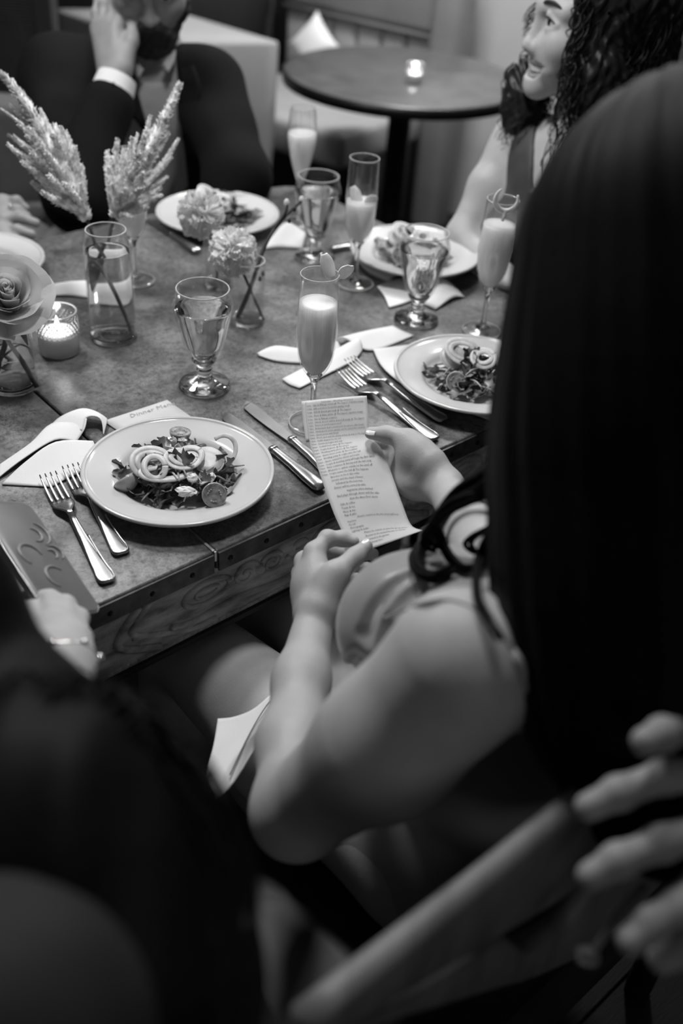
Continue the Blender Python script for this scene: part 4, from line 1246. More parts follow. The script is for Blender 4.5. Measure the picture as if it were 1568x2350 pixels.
def knife(pe, pt, label, blade_side=1):
    pe, pt = np.array(pe), np.array(pt)
    L = float(np.linalg.norm((pt - pe)[:2]))
    t = thing('table_knife', label, 'knife', (pe[0], pe[1], 0.7605), 0, 'steel table knives')
    hl = L * 0.46
    hs = [(0.0, 0.004, 0.006, 0.002), (0.002, 0.0045, 0.0085, 0.0038), (0.008, 0.005, 0.0100, 0.0046), (0.03, 0.0052, 0.0092, 0.0048), (hl * 0.6, 0.0054, 0.0066, 0.0046), (hl * 0.93, 0.0056, 0.0056, 0.0042), (hl, 0.0056, 0.0062, 0.0044), (hl + 0.004, 0.0056, 0.0050, 0.0034)]
    obj('handle', local_to(loft(hs, 16), pe, pt), 'steel', t)
    obj('bolster', local_to(loft([(hl - 0.001, 0.0056, 0.0062, 0.0046), (hl + 0.003, 0.0056, 0.0070, 0.0050), (hl + 0.007, 0.0056, 0.0058, 0.0036)], 16), pe, pt), 'steel', t)
    vs, fs = [], []
    n = 18
    for i in range(n):
        q = i / (n - 1)
        x = hl + 0.005 + (L - hl - 0.005) * q
        back = 0.0055 * (1 - 0.1 * q) if q < 0.8 else 0.0050 * (1 - ((q - 0.8) / 0.2) ** 2 * 1.0)
        edge = 0.0060 + 0.0065 * math.sin(math.pi * min(q * 0.62 + 0.02, 1)) if q < 0.85 else (0.0060 + 0.0065 * math.sin(math.pi * 0.547)) * (1 - ((q - 0.85) / 0.15) ** 2.2 * 0.95)
        z = 0.0052 - 0.0025 * q
        vs += [(x, blade_side * back, z + 0.0008), (x, blade_side * back, z - 0.0008), (x, -blade_side * edge, z - 0.0012), (x, -blade_side * edge, z - 0.0009)]
    for i in range(n - 1):
        for k in range(4):
            j = (k + 1) % 4
            fs.append((i * 4 + k, (i + 1) * 4 + k, (i + 1) * 4 + j, i * 4 + j))
    fs.append((0, 1, 2, 3)); fs.append(tuple((n - 1) * 4 + k for k in (3, 2, 1, 0)))
    obj('blade', local_to((vs, fs), pe, pt), 'steel', t, smooth=False)
    return t
fork((-0.2490, 0.8157, 0.7600), (-0.3668, 0.9961, 0.7600), 'outer fork left of the focused plate, tines on the white napkin')
fork((-0.2448, 0.8654, 0.7600), (-0.3449, 1.0183, 0.7600), 'inner fork tucked under the left rim of the focused plate')
knife((-0.0075, 1.0446, 0.7600), (-0.1478, 1.2226, 0.7600), 'longer knife behind the held paper, farther from the focused plate', -1)
knife((-0.0274, 1.0226, 0.7600), (-0.1742, 1.1886, 0.7600), 'knife whose blade slips under the right rim of the focused plate', -1)
fork((0.1353, 1.2128, 0.7600), (-0.0075, 1.3585, 0.7600), 'fork closest to the plate on the hanging napkin')
fork((0.1215, 1.1607, 0.7600), (-0.0173, 1.3241, 0.7600), 'fork between the held paper and the other fork of that setting')
knife((-0.3009, 1.7334, 0.7600), (-0.4269, 1.8766, 0.7600), 'knife lying left of the plate of the bearded person', 1)
knife((-0.0069, 1.8300, 0.7600), (-0.1061, 1.7590, 0.7600), 'knife lying between the far goblet and the plate of the laughing person', 1)
knife((0.2643, 1.8179, 0.7600), (0.1436, 1.6869, 0.7600), 'knife on the far right side behind the goblet of the laughing person', 1)

# ------------------------------------------------------------------ napkins and cards
def zup(p, dz): return V3(p[0], p[1], 0.7606 + dz)
def napkin(name, label, parts, m='linen', cat='napkin', group='white napkins'):
    c = np.mean([np.mean([np.array(p) for p in r], 0) for r in parts[0][1]], 0)
    t = thing(name, label, cat, (c[0], c[1], 0.7605), 0, group)
    for nm, rows, th in parts:
        obj(nm, sheet(rows, th, 5, up=(0, 0, 1)), m, t)
    return t
# near napkin: two folded layers pinched at a loop, deckled edge
napkin('knotted_napkin', 'white napkin knotted to a loop beside the outer fork and focused plate', [
    ('lower_fold', [[zup((-0.4208, 0.9810, 0.7600), 0.001), zup((-0.4040, 1.0255, 0.7600), 0.006), zup((-0.3775, 1.0697, 0.7600), 0.010), zup((-0.3327, 1.0847, 0.7600), 0.006)],
                    [zup((-0.3910, 0.9824, 0.7600), 0.001), zup((-0.3787, 1.0145, 0.7600), 0.004), zup((-0.3585, 1.0420, 0.7600), 0.006), zup((-0.3215, 1.0625, 0.7600), 0.004)],
                    [zup((-0.3601, 0.9839, 0.7600), 0.001), zup((-0.3474, 1.0007, 0.7600), 0.002), zup((-0.3344, 1.0140, 0.7600), 0.003), zup((-0.3101, 1.0390, 0.7600), 0.002)]], 0.0012),
    ('upper_fold', [[zup((-0.4284, 0.9893, 0.7600), 0.003), zup((-0.4079, 1.0289, 0.7600), 0.008), zup((-0.3794, 1.0726, 0.7600), 0.011), zup((-0.3540, 1.0805, 0.7600), 0.005)],
                    [zup((-0.4331, 1.0039, 0.7600), 0.003), zup((-0.4128, 1.0543, 0.7600), 0.006), zup((-0.3859, 1.1002, 0.7600), 0.012), zup((-0.3490, 1.1057, 0.7600), 0.010)],
                    [zup((-0.4379, 1.0187, 0.7600), 0.001), zup((-0.4122, 1.0750, 0.7600), 0.002), zup((-0.3968, 1.1181, 0.7600), 0.006), zup((-0.3496, 1.1220, 0.7600), 0.016)]], 0.0012),
    ('loop', [[zup((-0.4012, 1.1087, 0.7600), 0.002), zup((-0.3900, 1.1104, 0.7600), 0.006), zup((-0.3513, 1.1011, 0.7600), 0.010)],
              [zup((-0.3911, 1.1402, 0.7600), 0.004), zup((-0.3771, 1.1322, 0.7600), 0.014), zup((-0.3510, 1.1229, 0.7600), 0.016)],
              [zup((-0.3682, 1.1551, 0.7600), 0.006), zup((-0.3593, 1.1462, 0.7600), 0.016), zup((-0.3396, 1.1290, 0.7600), 0.016)],
              [zup((-0.3432, 1.1510, 0.7600), 0.008), zup((-0.3382, 1.1404, 0.7600), 0.014), zup((-0.3300, 1.1238, 0.7600), 0.012)],
              [zup((-0.3295, 1.1463, 0.7600), 0.003), zup((-0.3259, 1.1311, 0.7600), 0.006), zup((-0.3243, 1.1051, 0.7600), 0.003)]], 0.0012)])
napkin('menu_card', 'ivory menu card with faint script under the back rim of the focused plate', [
    ('card', [[zup((-0.3335, 1.1434, 0.7600), 0.0006), zup((-0.2880, 1.1041, 0.7600), 0.0006)], [zup((-0.2592, 1.2111, 0.7600), 0.0006), zup((-0.2090, 1.1625, 0.7600), 0.0006)]], 0.0010)], 'card', 'menu card', None)
# second setting's knotted napkin behind the flute
napkin('knotted_napkin', 'white knotted napkin with two tails behind the near champagne flute', [
    ('pointed_tail', [[zup((-0.1500, 1.3696, 0.7600), 0.001), zup((-0.1483, 1.3671, 0.7600), 0.002), zup((-0.1465, 1.3631, 0.7600), 0.001)],
                      [zup((-0.1239, 1.3928, 0.7600), 0.004), zup((-0.1204, 1.3718, 0.7600), 0.010), zup((-0.1141, 1.3490, 0.7600), 0.001)],
                      [zup((-0.0774, 1.3921, 0.7600), 0.004), zup((-0.0727, 1.3757, 0.7600), 0.010), zup((-0.0644, 1.3545, 0.7600), 0.001)],
                      [zup((-0.0312, 1.4236, 0.7600), 0.004), zup((-0.0270, 1.4095, 0.7600), 0.010), zup((-0.0193, 1.3934, 0.7600), 0.003)]], 0.0012),
    ('square_tail', [[zup((-0.1037, 1.2966, 0.7600), 0.001), zup((-0.0921, 1.2829, 0.7600), 0.001), zup((-0.0758, 1.2740, 0.7600), 0.001)],
                     [zup((-0.0633, 1.3492, 0.7600), 0.002), zup((-0.0530, 1.3344, 0.7600), 0.003), zup((-0.0419, 1.3174, 0.7600), 0.001)],
                     [zup((-0.0231, 1.4014, 0.7600), 0.006), zup((-0.0123, 1.3902, 0.7600), 0.010), zup((-0.0012, 1.3680, 0.7600), 0.002)],
                     [zup((-0.0004, 1.4349, 0.7600), 0.006), zup((0.0071, 1.4228, 0.7600), 0.012), zup((0.0125, 1.4046, 0.7600), 0.003)]], 0.0012),
    ('long_end', [[zup((-0.0315, 1.4295, 0.7600), 0.006), zup((-0.0173, 1.4230, 0.7600), 0.012), zup((0.0025, 1.4146, 0.7600), 0.004)],
                  [zup((0.0147, 1.4681, 0.7600), 0.004), zup((0.0236, 1.4543, 0.7600), 0.007), zup((0.0330, 1.4110, 0.7600), 0.001)],
                  [zup((0.0600, 1.5013, 0.7600), 0.001), zup((0.0730, 1.4878, 0.7600), 0.001), zup((0.0944, 1.4729, 0.7600), 0.001)]], 0.0012)])
for i, (x, y) in enumerate(((803, 799), (846, 794))):
    pass
# napkin under the near right plate, hanging over the table edge
c2 = P2
nk = [[zup((0.0289, 1.4103, 0.7600), 0.003), zup((0.0800, 1.4339, 0.7600), 0.002), zup((0.1441, 1.4693, 0.7600), 0.001)],
      [zup((0.0491, 1.3432, 0.7600), 0.004), zup((0.1101, 1.3615, 0.7600), 0.002), zup((0.1891, 1.3887, 0.7600), 0.001)],
      [zup((0.1041, 1.2761, 0.7600), 0.004), zup((0.1642, 1.2971, 0.7600), 0.002), zup((0.2329, 1.3410, 0.7600), 0.001)],
      [W(1.000 - 0.01, 0.752, 0.7625), W(1.06, 0.756, 0.7625), W(1.14, 0.756, 0.7625)],
      [W(0.996, 0.731, 0.7560), W(1.07, 0.731, 0.7560), W(1.15, 0.731, 0.7560)],
      [W(0.998, 0.727, 0.70), W(1.07, 0.725, 0.70), W(1.15, 0.727, 0.70)],
      [W(1.002, 0.728, 0.62), W(1.075, 0.722, 0.60), W(1.15, 0.728, 0.58)]]
napkin('hanging_napkin', 'white napkin under the near right plate, hanging down over the table edge', [('cloth', nk, 0.0016)])
napkin('folded_napkin', 'thick folded white napkin under the plate of the laughing person', [
    ('cloth', [[zup((-0.0156, 1.7734, 0.7600), 0.004), zup((0.0017, 1.8232, 0.7600), 0.006), zup((0.0554, 1.8895, 0.7600), 0.006)],
               [zup((0.0106, 1.7126, 0.7600), 0.004), zup((0.0404, 1.7481, 0.7600), 0.006), zup((0.1063, 1.8450, 0.7600), 0.006)],
               [zup((0.0493, 1.6761, 0.7600), 0.003), zup((0.0807, 1.7265, 0.7600), 0.006), zup((0.1474, 1.8109, 0.7600), 0.006)]], 0.0090)])
napkin('crumpled_napkin', 'crumpled white napkin behind the goblet of the laughing person', [
    ('flat_side', [[zup((0.0310, 1.6502, 0.7600), 0.001), zup((0.0493, 1.6761, 0.7600), 0.001), zup((0.0767, 1.6966, 0.7600), 0.001)], [zup((0.0440, 1.6094, 0.7600), 0.003), zup((0.0613, 1.6341, 0.7600), 0.004), zup((0.0884, 1.6613, 0.7600), 0.004)], [zup((0.0528, 1.5693, 0.7600), 0.001), zup((0.0766, 1.5875, 0.7600), 0.002), zup((0.1034, 1.6170, 0.7600), 0.002)]], 0.0012),
    ('crumpled_side', [[zup((0.0956, 1.6085, 0.7600), 0.001), zup((0.1235, 1.6643, 0.7600), 0.010), zup((0.1458, 1.7063, 0.7600), 0.002)], [zup((0.1217, 1.5855, 0.7600), 0.002), zup((0.1425, 1.6496, 0.7600), 0.022), zup((0.1632, 1.6850, 0.7600), 0.003)], [zup((0.1328, 1.5773, 0.7600), 0.001), zup((0.1646, 1.6215, 0.7600), 0.006), zup((0.1852, 1.6360, 0.7600), 0.001)]], 0.0012)])
napkin('crumpled_napkin', 'peaked white napkin behind the dark flower twig', [
    ('cloth', [[zup((-0.1891, 1.7751, 0.7600), 0.001), zup((-0.1755, 1.8163, 0.7600), 0.006), zup((-0.1642, 1.8539, 0.7600), 0.002)], [zup((-0.1579, 1.7900, 0.7600), 0.002), zup((-0.1508, 1.8456, 0.7600), 0.028), zup((-0.1430, 1.8810, 0.7600), 0.004)], [zup((-0.1138, 1.7949, 0.7600), 0.001), zup((-0.1106, 1.8387, 0.7600), 0.010), zup((-0.1101, 1.8655, 0.7600), 0.001)]], 0.0012)])
napkin('rolled_napkin', 'long white napkin lying behind the votive and the tall bottle', [
    ('cloth', [[zup((-0.5319, 1.4907, 0.7600), 0.001), zup((-0.5328, 1.5107, 0.7600), 0.010), zup((-0.5344, 1.5414, 0.7600), 0.001)], [zup((-0.4871, 1.5160, 0.7600), 0.001), zup((-0.4907, 1.5428, 0.7600), 0.012), zup((-0.4916, 1.5602, 0.7600), 0.001)], [zup((-0.4310, 1.5096, 0.7600), 0.001), zup((-0.4351, 1.5570, 0.7600), 0.010), zup((-0.4365, 1.5781, 0.7600), 0.001)], [zup((-0.3828, 1.4887, 0.7600), 0.001), zup((-0.3823, 1.5358, 0.7600), 0.008), zup((-0.3824, 1.5707, 0.7600), 0.001)]], 0.0012)])

# faint script on the menu card, laid flat
v, f = TEXT['Dinner Menu']
e0, e1 = np.array(zup((-0.2992, 1.1555, 0.7600), 0.0016)), np.array(zup((-0.2450, 1.2013, 0.7600), 0.0016))
d_ = (e1 - e0) / np.linalg.norm(e1 - e0); n_ = V3(-d_[1], d_[0], 0)
sc = np.linalg.norm(e1 - e0) / v[:, 0].max()
menu = [o for o in bpy.data.objects if o.name.startswith('menu_card')][0]
obj('script', ([e0 + d_ * p[0] * sc + n_ * p[1] * sc for p in v], f), 'ink_pale', menu, smooth=False)

# ------------------------------------------------------------------ near votive, flowers
vc = (-0.4443, 1.3291, 0.7600)
votive('votive_candle', 'lit candle in a beaded glass cup between the rose and the tall bottle', (vc[0], vc[1], 0.7605), 1.0, 1.0, 0.14)

def vase(name, label, c, r, h, waterh, neck=None, square=False):
    t = thing(name, label, 'vase', c)
    if neck:
        outer = smooth_prof([(0, 0.0), (r * 0.92, 0.0), (r, 0.004), (r * 0.99, h * 0.35), (r * 0.96, h * 0.72), (r * 0.93, h * 0.86), (neck, h * 0.95), (neck, h)], 5)
        inner = smooth_prof([(0, 0.007), (r * 0.88, 0.008), (r * 0.94, 0.016), (r * 0.93, h * 0.35), (r * 0.90, h * 0.72), (r * 0.87, h * 0.86), (neck - 0.002, h * 0.95), (neck - 0.002, h)], 5)
    else:
        outer = smooth_prof([(0, 0.0), (r * 0.94, 0.0), (r, 0.004), (r, h * 0.5), (r, h)], 5)
        inner = smooth_prof([(0, 0.008), (r * 0.90, 0.009), (r - 0.0022, 0.016), (r - 0.0022, h * 0.5), (r - 0.0022, h)], 5)
    g = lathe(two_sided(outer, inner), 48, c)
    obj('vessel', g, 'thin', t)
    rr_ = (neck if neck else r) - 0.001
    obj('rim', lathe([(rr_ + 0.0011 * math.cos(a), h + 0.0011 * math.sin(a)) for a in np.linspace(0, 2 * math.pi, 9)], 48, c), 'rim', t)
    obj('base', lathe(smooth_prof([(0, 0.0004), (r * 0.93, 0.0004), (r * 0.97, 0.004), (r * 0.9, 0.0078), (0, 0.0072)], 4), 40, c), 'glass', t)
    if waterh:
        obj('water', lathe(liquid(inner, waterh, 0.998), 40, c), 'stillwater', t)
    return t
bc = (-0.3764, 1.3900, 0.7600)
vase('tall_bottle', 'tall clear glass bottle of water holding two feathery plumes', (bc[0], bc[1], 0.7605), 0.0365, 0.172, 0.140, 0.030)
v2 = (-0.1783, 1.4776, 0.7600)
vase('bud_vase', 'small straight glass vase holding the white ruffled flowers', (v2[0], v2[1], 0.7605), 0.0275, 0.105, 0)
v2b = (-0.2441, 1.6045, 0.7600)
vase('bud_vase', 'small straight glass vase half hidden behind the water goblet, holding the greyer flower', (v2b[0], v2b[1], 0.7605), 0.0255, 0.095, 0)
v3 = (-0.4804, 1.2199, 0.7600)
vase('bud_vase', 'clear glass vase holding the pale rose at the left edge', (v3[0], v3[1], 0.7605), 0.034, 0.105, 0.05)

def plume(name, label, axis, rad, lobes, stem_pts, seed):
    """feathery flower: a main spike and side spikes, all set with short bristles; axis/lobes: world points"""
    t = thing(name, label, 'flower', tuple(stem_pts[-1]))
    r = random.Random(seed); nr = np.random.default_rng(seed)
    obj('stem', tube(spline(stem_pts, 5), 0.0027, 8), 'stem', t)
    cores, br_v, br_f = [], [], []
    def spike(pts, r0, dens):
        P = np.array(spline([np.array(p, float) for p in pts], 6))
        n = len(P)
        rad_ = [r0 * (0.55 + 0.75 * math.sin(math.pi * min(1, (i / (n - 1)) * 0.85 + 0.12)) if i < n - 1 else 0.15) * (1 - 0.5 * i / (n - 1)) for i in range(n)]
        cores.append(tube(P, [max(q * 0.72, 0.0006) * (1 + 0.18 * math.sin(1.9 * i_)) for i_, q in enumerate(rad_)], 8))
        L = float(np.linalg.norm(np.diff(P, axis=0), axis=1).sum())
        k = int(dens * L / 0.001)
        for _ in range(k):
            i = r.randrange(n - 1); tt = r.random()
            p = P[i] * (1 - tt) + P[i + 1] * tt; rr = rad_[i]
            d = P[i + 1] - P[i]; d = d / (np.linalg.norm(d) + 1e-9)
            x, y, _z = frame_of(d)
            a = r.uniform(0, 6.283)
            o = x * math.cos(a) + y * math.sin(a)
            q0 = p + o * rr * 0.60
            ln = rr * r.uniform(0.35, 0.8) + 0.0014
            q1 = q0 + (o * r.uniform(0.5, 1.0) + d * r.uniform(0.4, 1.3)) * ln * 0.8
            w = r.uniform(0.0007, 0.0014)
            s1, s2 = np.cross(o, d) * w, d * w
            b = len(br_v)
            br_v.extend([q0 - s1 - s2, q0 + s1 - s2, q0 + s2 * 1.4, q1])
            br_f.extend([(b, b + 1, b + 3), (b + 1, b + 2, b + 3), (b + 2, b, b + 3)])
    spike(axis, rad, 5.0)
    for pts, rr in lobes: spike(pts, rr, 4.2)
    obj('flower_head', join(*cores), 'plume', t)
    o = obj('bristles', (br_v, br_f), 'plume', t, smooth=False); o['kind'] = 'stuff'
    return t
def fill_lobes(base_line, tips, d0, r0, seed, nsub):
    """side spikes from points on the axis towards the outline, drawn in toward the neighbours"""
    return None

plume('celosia_plume', 'feathery pale plume leaning left out of the tall bottle', [(-0.4302, 1.4868, 0.9061), (-0.4549, 1.5062, 0.9485), (-0.4945, 1.5386, 1.0082), (-0.5360, 1.5644, 1.0591), (-0.5703, 1.5810, 1.0894)], 0.0135, [
    ([(-0.4378, 1.4925, 0.9137), (-0.4876, 1.5119, 0.9296), (-0.5246, 1.5277, 0.9438)], 0.0077),
    ([(-0.4417, 1.4964, 0.9189), (-0.4923, 1.5060, 0.9517), (-0.5317, 1.5167, 0.9791)], 0.0077),
    ([(-0.4472, 1.5023, 0.9267), (-0.5069, 1.5404, 0.9574), (-0.5573, 1.5662, 0.9784)], 0.0075),
    ([(-0.4534, 1.5081, 0.9344), (-0.5155, 1.5243, 0.9659), (-0.5595, 1.5417, 0.9956)], 0.0065),
    ([(-0.4613, 1.5159, 0.9447), (-0.5089, 1.5230, 0.9842), (-0.5445, 1.5291, 1.0123)], 0.0063),
    ([(-0.4691, 1.5236, 0.9551), (-0.5206, 1.5558, 0.9778), (-0.5695, 1.5801, 0.9968)], 0.0052),
    ([(-0.4842, 1.5351, 0.9704), (-0.5127, 1.5431, 1.0009), (-0.5416, 1.5504, 1.0239)], 0.0057),
    ([(-0.4926, 1.5470, 0.9861), (-0.5404, 1.5749, 1.0132), (-0.5813, 1.5939, 1.0318)], 0.0028),
    ([(-0.5004, 1.5548, 0.9964), (-0.5304, 1.5592, 1.0223), (-0.5573, 1.5678, 1.0470)], 0.0040),
    ([(-0.4696, 1.5277, 0.9605), (-0.4966, 1.5256, 0.9976), (-0.5198, 1.5288, 1.0285)], 0.0069),
    ([(-0.4775, 1.5355, 0.9708), (-0.5078, 1.5794, 0.9992), (-0.5341, 1.6087, 1.0182)], 0.0063),
    ([(-0.5010, 1.5588, 1.0018), (-0.5131, 1.5609, 1.0245), (-0.5275, 1.5652, 1.0436)], 0.0045),
    ([(-0.5122, 1.5664, 1.0119), (-0.5271, 1.5689, 1.0452), (-0.5367, 1.5695, 1.0659)], 0.0045),
    ([(-0.5234, 1.5740, 1.0220), (-0.5351, 1.6032, 1.0309), (-0.5486, 1.6238, 1.0383)], 0.0037),
    ([(-0.5385, 1.5855, 1.0373), (-0.5505, 1.5988, 1.0550), (-0.5639, 1.6129, 1.0736)], 0.0040),
    ([(-0.4702, 1.5317, 0.9658), (-0.4844, 1.5121, 0.9896), (-0.5005, 1.5036, 1.0116)], 0.0075),
    ([(-0.4422, 1.5005, 0.9243), (-0.4649, 1.4868, 0.9510), (-0.4821, 1.4819, 0.9745)], 0.0085),
    ([(-0.4417, 1.4964, 0.9189), (-0.4689, 1.4783, 0.9348), (-0.4915, 1.4706, 0.9511)], 0.0077),
    ([(-0.4341, 1.4907, 0.9113), (-0.4512, 1.4831, 0.9312), (-0.4708, 1.4755, 0.9410)], 0.0075),
    ([(-0.4383, 1.4966, 0.9191), (-0.4759, 1.5364, 0.9421), (-0.5005, 1.5646, 0.9596)], 0.0085),
    ([(-0.4506, 1.5123, 0.9400), (-0.4603, 1.5436, 0.9817), (-0.4751, 1.5682, 1.0143)], 0.0077),
    ([(-0.4467, 1.5084, 0.9348), (-0.4750, 1.5572, 0.9796), (-0.4991, 1.5939, 1.0151)], 0.0069),
    ([(-0.4517, 1.5204, 0.9508), (-0.4898, 1.5634, 0.9980), (-0.5203, 1.5969, 1.0357)], 0.0052),
    ([(-0.4428, 1.5045, 0.9297), (-0.4490, 1.5199, 0.9700), (-0.4524, 1.5346, 1.0029)], 0.0075),
    ([(-0.4389, 1.5006, 0.9245), (-0.4421, 1.5196, 0.9498), (-0.4467, 1.5390, 0.9755)], 0.0075),
    ([(-0.4370, 1.4966, 0.9192), (-0.4347, 1.4904, 0.9408), (-0.4363, 1.4912, 0.9619)], 0.0069),
    ([(-0.4629, 1.5280, 0.9609), (-0.4651, 1.5320, 0.9961), (-0.4730, 1.5414, 1.0286)], 0.0063),
    ([(-0.4702, 1.5317, 0.9658), (-0.4729, 1.5206, 1.0010), (-0.4788, 1.5126, 1.0235)], 0.0075),
    ([(-0.4341, 1.4907, 0.9113), (-0.4347, 1.4772, 0.9333), (-0.4422, 1.4730, 0.9543)], 0.0075),
    ([(-0.4786, 1.5436, 0.9816), (-0.4881, 1.5451, 1.0036), (-0.5025, 1.5483, 1.0211)], 0.0042),
    ([(-0.4420, 1.4984, 0.9216), (-0.4477, 1.4822, 0.9500), (-0.4566, 1.4702, 0.9673)], 0.0088),
    ([(-0.4573, 1.5120, 0.9396), (-0.4703, 1.5011, 0.9751), (-0.4864, 1.4964, 1.0021)], 0.0088),
    ([(-0.4683, 1.5176, 0.9470), (-0.4937, 1.5078, 0.9790), (-0.5110, 1.5003, 0.9989)], 0.0081),
    ([(-0.4915, 1.5389, 0.9753), (-0.5046, 1.5248, 0.9965), (-0.5214, 1.5208, 1.0178)], 0.0063)], [(-0.3465, 1.3769, 0.7768), (-0.4083, 1.4600, 0.8622), (-0.4216, 1.4777, 0.8858), (-0.4302, 1.4868, 0.9061), (-0.4585, 1.5081, 0.9510)], 21)
plume('celosia_plume', 'feathery pale plume leaning right out of the tall bottle', [(-0.3925, 1.5053, 0.9058), (-0.3770, 1.5328, 0.9424), (-0.3476, 1.5693, 0.9908), (-0.3205, 1.6118, 1.0473), (-0.3061, 1.6372, 1.0810)], 0.0125, [
    ([(-0.3930, 1.5094, 0.9112), (-0.4059, 1.5438, 0.9569), (-0.4119, 1.5682, 0.9894)], 0.0072),
    ([(-0.3933, 1.5114, 0.9139), (-0.3991, 1.5247, 0.9515), (-0.4020, 1.5341, 0.9773)], 0.0075),
    ([(-0.3908, 1.5136, 0.9168), (-0.3963, 1.5444, 0.9677), (-0.3945, 1.5699, 1.0083)], 0.0070),
    ([(-0.3914, 1.5177, 0.9223), (-0.3875, 1.5099, 0.9419), (-0.3919, 1.5083, 0.9597)], 0.0075),
    ([(-0.3892, 1.5219, 0.9279), (-0.3826, 1.5386, 0.9700), (-0.3807, 1.5514, 1.0003)], 0.0075),
    ([(-0.3864, 1.5262, 0.9335), (-0.3753, 1.5403, 0.9822), (-0.3669, 1.5520, 1.0177)], 0.0065),
    ([(-0.3835, 1.5305, 0.9392), (-0.3798, 1.5481, 0.9726), (-0.3714, 1.5600, 0.9951)], 0.0097),
    ([(-0.3773, 1.5349, 0.9451), (-0.3733, 1.5610, 0.9798), (-0.3664, 1.5865, 1.0136)], 0.0045),
    ([(-0.3739, 1.5350, 0.9453), (-0.3576, 1.5717, 0.9940), (-0.3489, 1.6042, 1.0372)], 0.0063),
    ([(-0.3710, 1.5393, 0.9510), (-0.3561, 1.5481, 0.9926), (-0.3485, 1.5549, 1.0215)], 0.0069),
    ([(-0.3705, 1.5352, 0.9455), (-0.3583, 1.5789, 0.9836), (-0.3451, 1.6148, 1.0180)], 0.0063),
    ([(-0.3637, 1.5355, 0.9460), (-0.3429, 1.5699, 0.9916), (-0.3300, 1.6010, 1.0330)], 0.0055),
    ([(-0.3642, 1.5396, 0.9514), (-0.3428, 1.5281, 0.9860), (-0.3312, 1.5192, 1.0074)], 0.0072),
    ([(-0.3762, 1.5267, 0.9342), (-0.3551, 1.5093, 0.9610), (-0.3407, 1.5008, 0.9830)], 0.0077),
    ([(-0.3785, 1.5183, 0.9231), (-0.3559, 1.5004, 0.9491), (-0.3388, 1.4870, 0.9646)], 0.0075),
    ([(-0.3574, 1.5400, 0.9518), (-0.3386, 1.5811, 0.9865), (-0.3215, 1.6097, 1.0112)], 0.0060),
    ([(-0.3568, 1.5359, 0.9464), (-0.3263, 1.5790, 0.9738), (-0.3076, 1.6152, 1.0019)], 0.0050),
    ([(-0.3500, 1.5362, 0.9468), (-0.3303, 1.5661, 0.9666), (-0.3136, 1.5871, 0.9812)], 0.0060),
    ([(-0.3563, 1.5318, 0.9410), (-0.3332, 1.5583, 0.9462), (-0.3200, 1.5780, 0.9525)], 0.0050),
    ([(-0.3688, 1.5229, 0.9292), (-0.3402, 1.5293, 0.9376), (-0.3228, 1.5375, 0.9486)], 0.0060),
    ([(-0.3745, 1.5144, 0.9179), (-0.3449, 1.5237, 0.9302), (-0.3205, 1.5302, 0.9389)], 0.0065),
    ([(-0.3774, 1.5102, 0.9122), (-0.3554, 1.5090, 0.9207), (-0.3386, 1.5084, 0.9265)], 0.0069),
    ([(-0.3839, 1.5078, 0.9091), (-0.3728, 1.4966, 0.9141), (-0.3585, 1.4874, 0.9153)], 0.0072),
    ([(-0.3847, 1.5139, 0.9172), (-0.3725, 1.5043, 0.9444), (-0.3676, 1.4955, 0.9593)], 0.0081),
    ([(-0.3796, 1.5265, 0.9340), (-0.3659, 1.5145, 0.9678), (-0.3499, 1.5104, 0.9956)], 0.0077),
    ([(-0.3910, 1.5095, 0.9113), (-0.3859, 1.5031, 0.9328), (-0.3795, 1.5009, 0.9498)], 0.0075),
    ([(-0.3522, 1.5526, 0.9686), (-0.3397, 1.5725, 0.9850), (-0.3288, 1.5866, 0.9971)], 0.0063),
    ([(-0.3517, 1.5485, 0.9631), (-0.3430, 1.5626, 0.9620), (-0.3424, 1.5690, 0.9572)], 0.0075),
    ([(-0.3626, 1.5274, 0.9351), (-0.3538, 1.5459, 0.9398), (-0.3442, 1.5564, 0.9404)], 0.0069),
    ([(-0.3927, 1.5073, 0.9085), (-0.3898, 1.5068, 0.9277), (-0.3902, 1.5062, 0.9402)], 0.0063),
    ([(-0.3841, 1.5345, 0.9446), (-0.3914, 1.5586, 0.9566), (-0.3958, 1.5789, 0.9703)], 0.0072),
    ([(-0.3750, 1.5432, 0.9562), (-0.3608, 1.5268, 0.9843), (-0.3484, 1.5184, 1.0063)], 0.0072)], [(-0.4122, 1.3972, 0.7622), (-0.4052, 1.4470, 0.8283), (-0.3971, 1.4886, 0.8836), (-0.3914, 1.5074, 0.9086), (-0.3770, 1.5328, 0.9424)], 22)

def petal_geo(wd, h, cup, roll, ruff, seed, nx=9, ny=8):
    """petal standing on the origin, opening along +z, its face turned to +x"""
    r = random.Random(seed); p1, p2 = r.uniform(0, 6), r.uniform(0, 6)
    vs, fs = [], []
    for j in range(ny):
        t_ = j / (ny - 1)
        w = wd * (0.30 + 0.95 * math.sin(math.pi * (0.12 + 0.62 * t_)) ** 1.2) * (1 if t_ < 0.85 else 1 - 0.35 * ((t_ - 0.85) / 0.15) ** 2)
        for i in range(nx):
            s = i / (nx - 1) * 2 - 1
            y = s * w
            x = -cup * (s * s) * w * 0.9 * (1 - 0.3 * t_) + roll * h * t_ ** 3 + 0.12 * h * math.sin(math.pi * t_)
            e = ruff * t_ ** 2
            x += e * wd * 0.35 * math.sin(7 * s + p1) + e * wd * 0.2 * math.sin(13 * s + p2)
            z = h * t_ * (1 - 0.18 * abs(roll) * t_) - 0.10 * h * s * s * t_ + e * wd * 0.2 * math.sin(9 * s + p2)
            vs.append((x, y, z))
    for j in range(ny - 1):
        for i in range(nx - 1):
            fs.append((j * nx + i, j * nx + i + 1, (j + 1) * nx + i + 1, (j + 1) * nx + i))
    return vs, fs
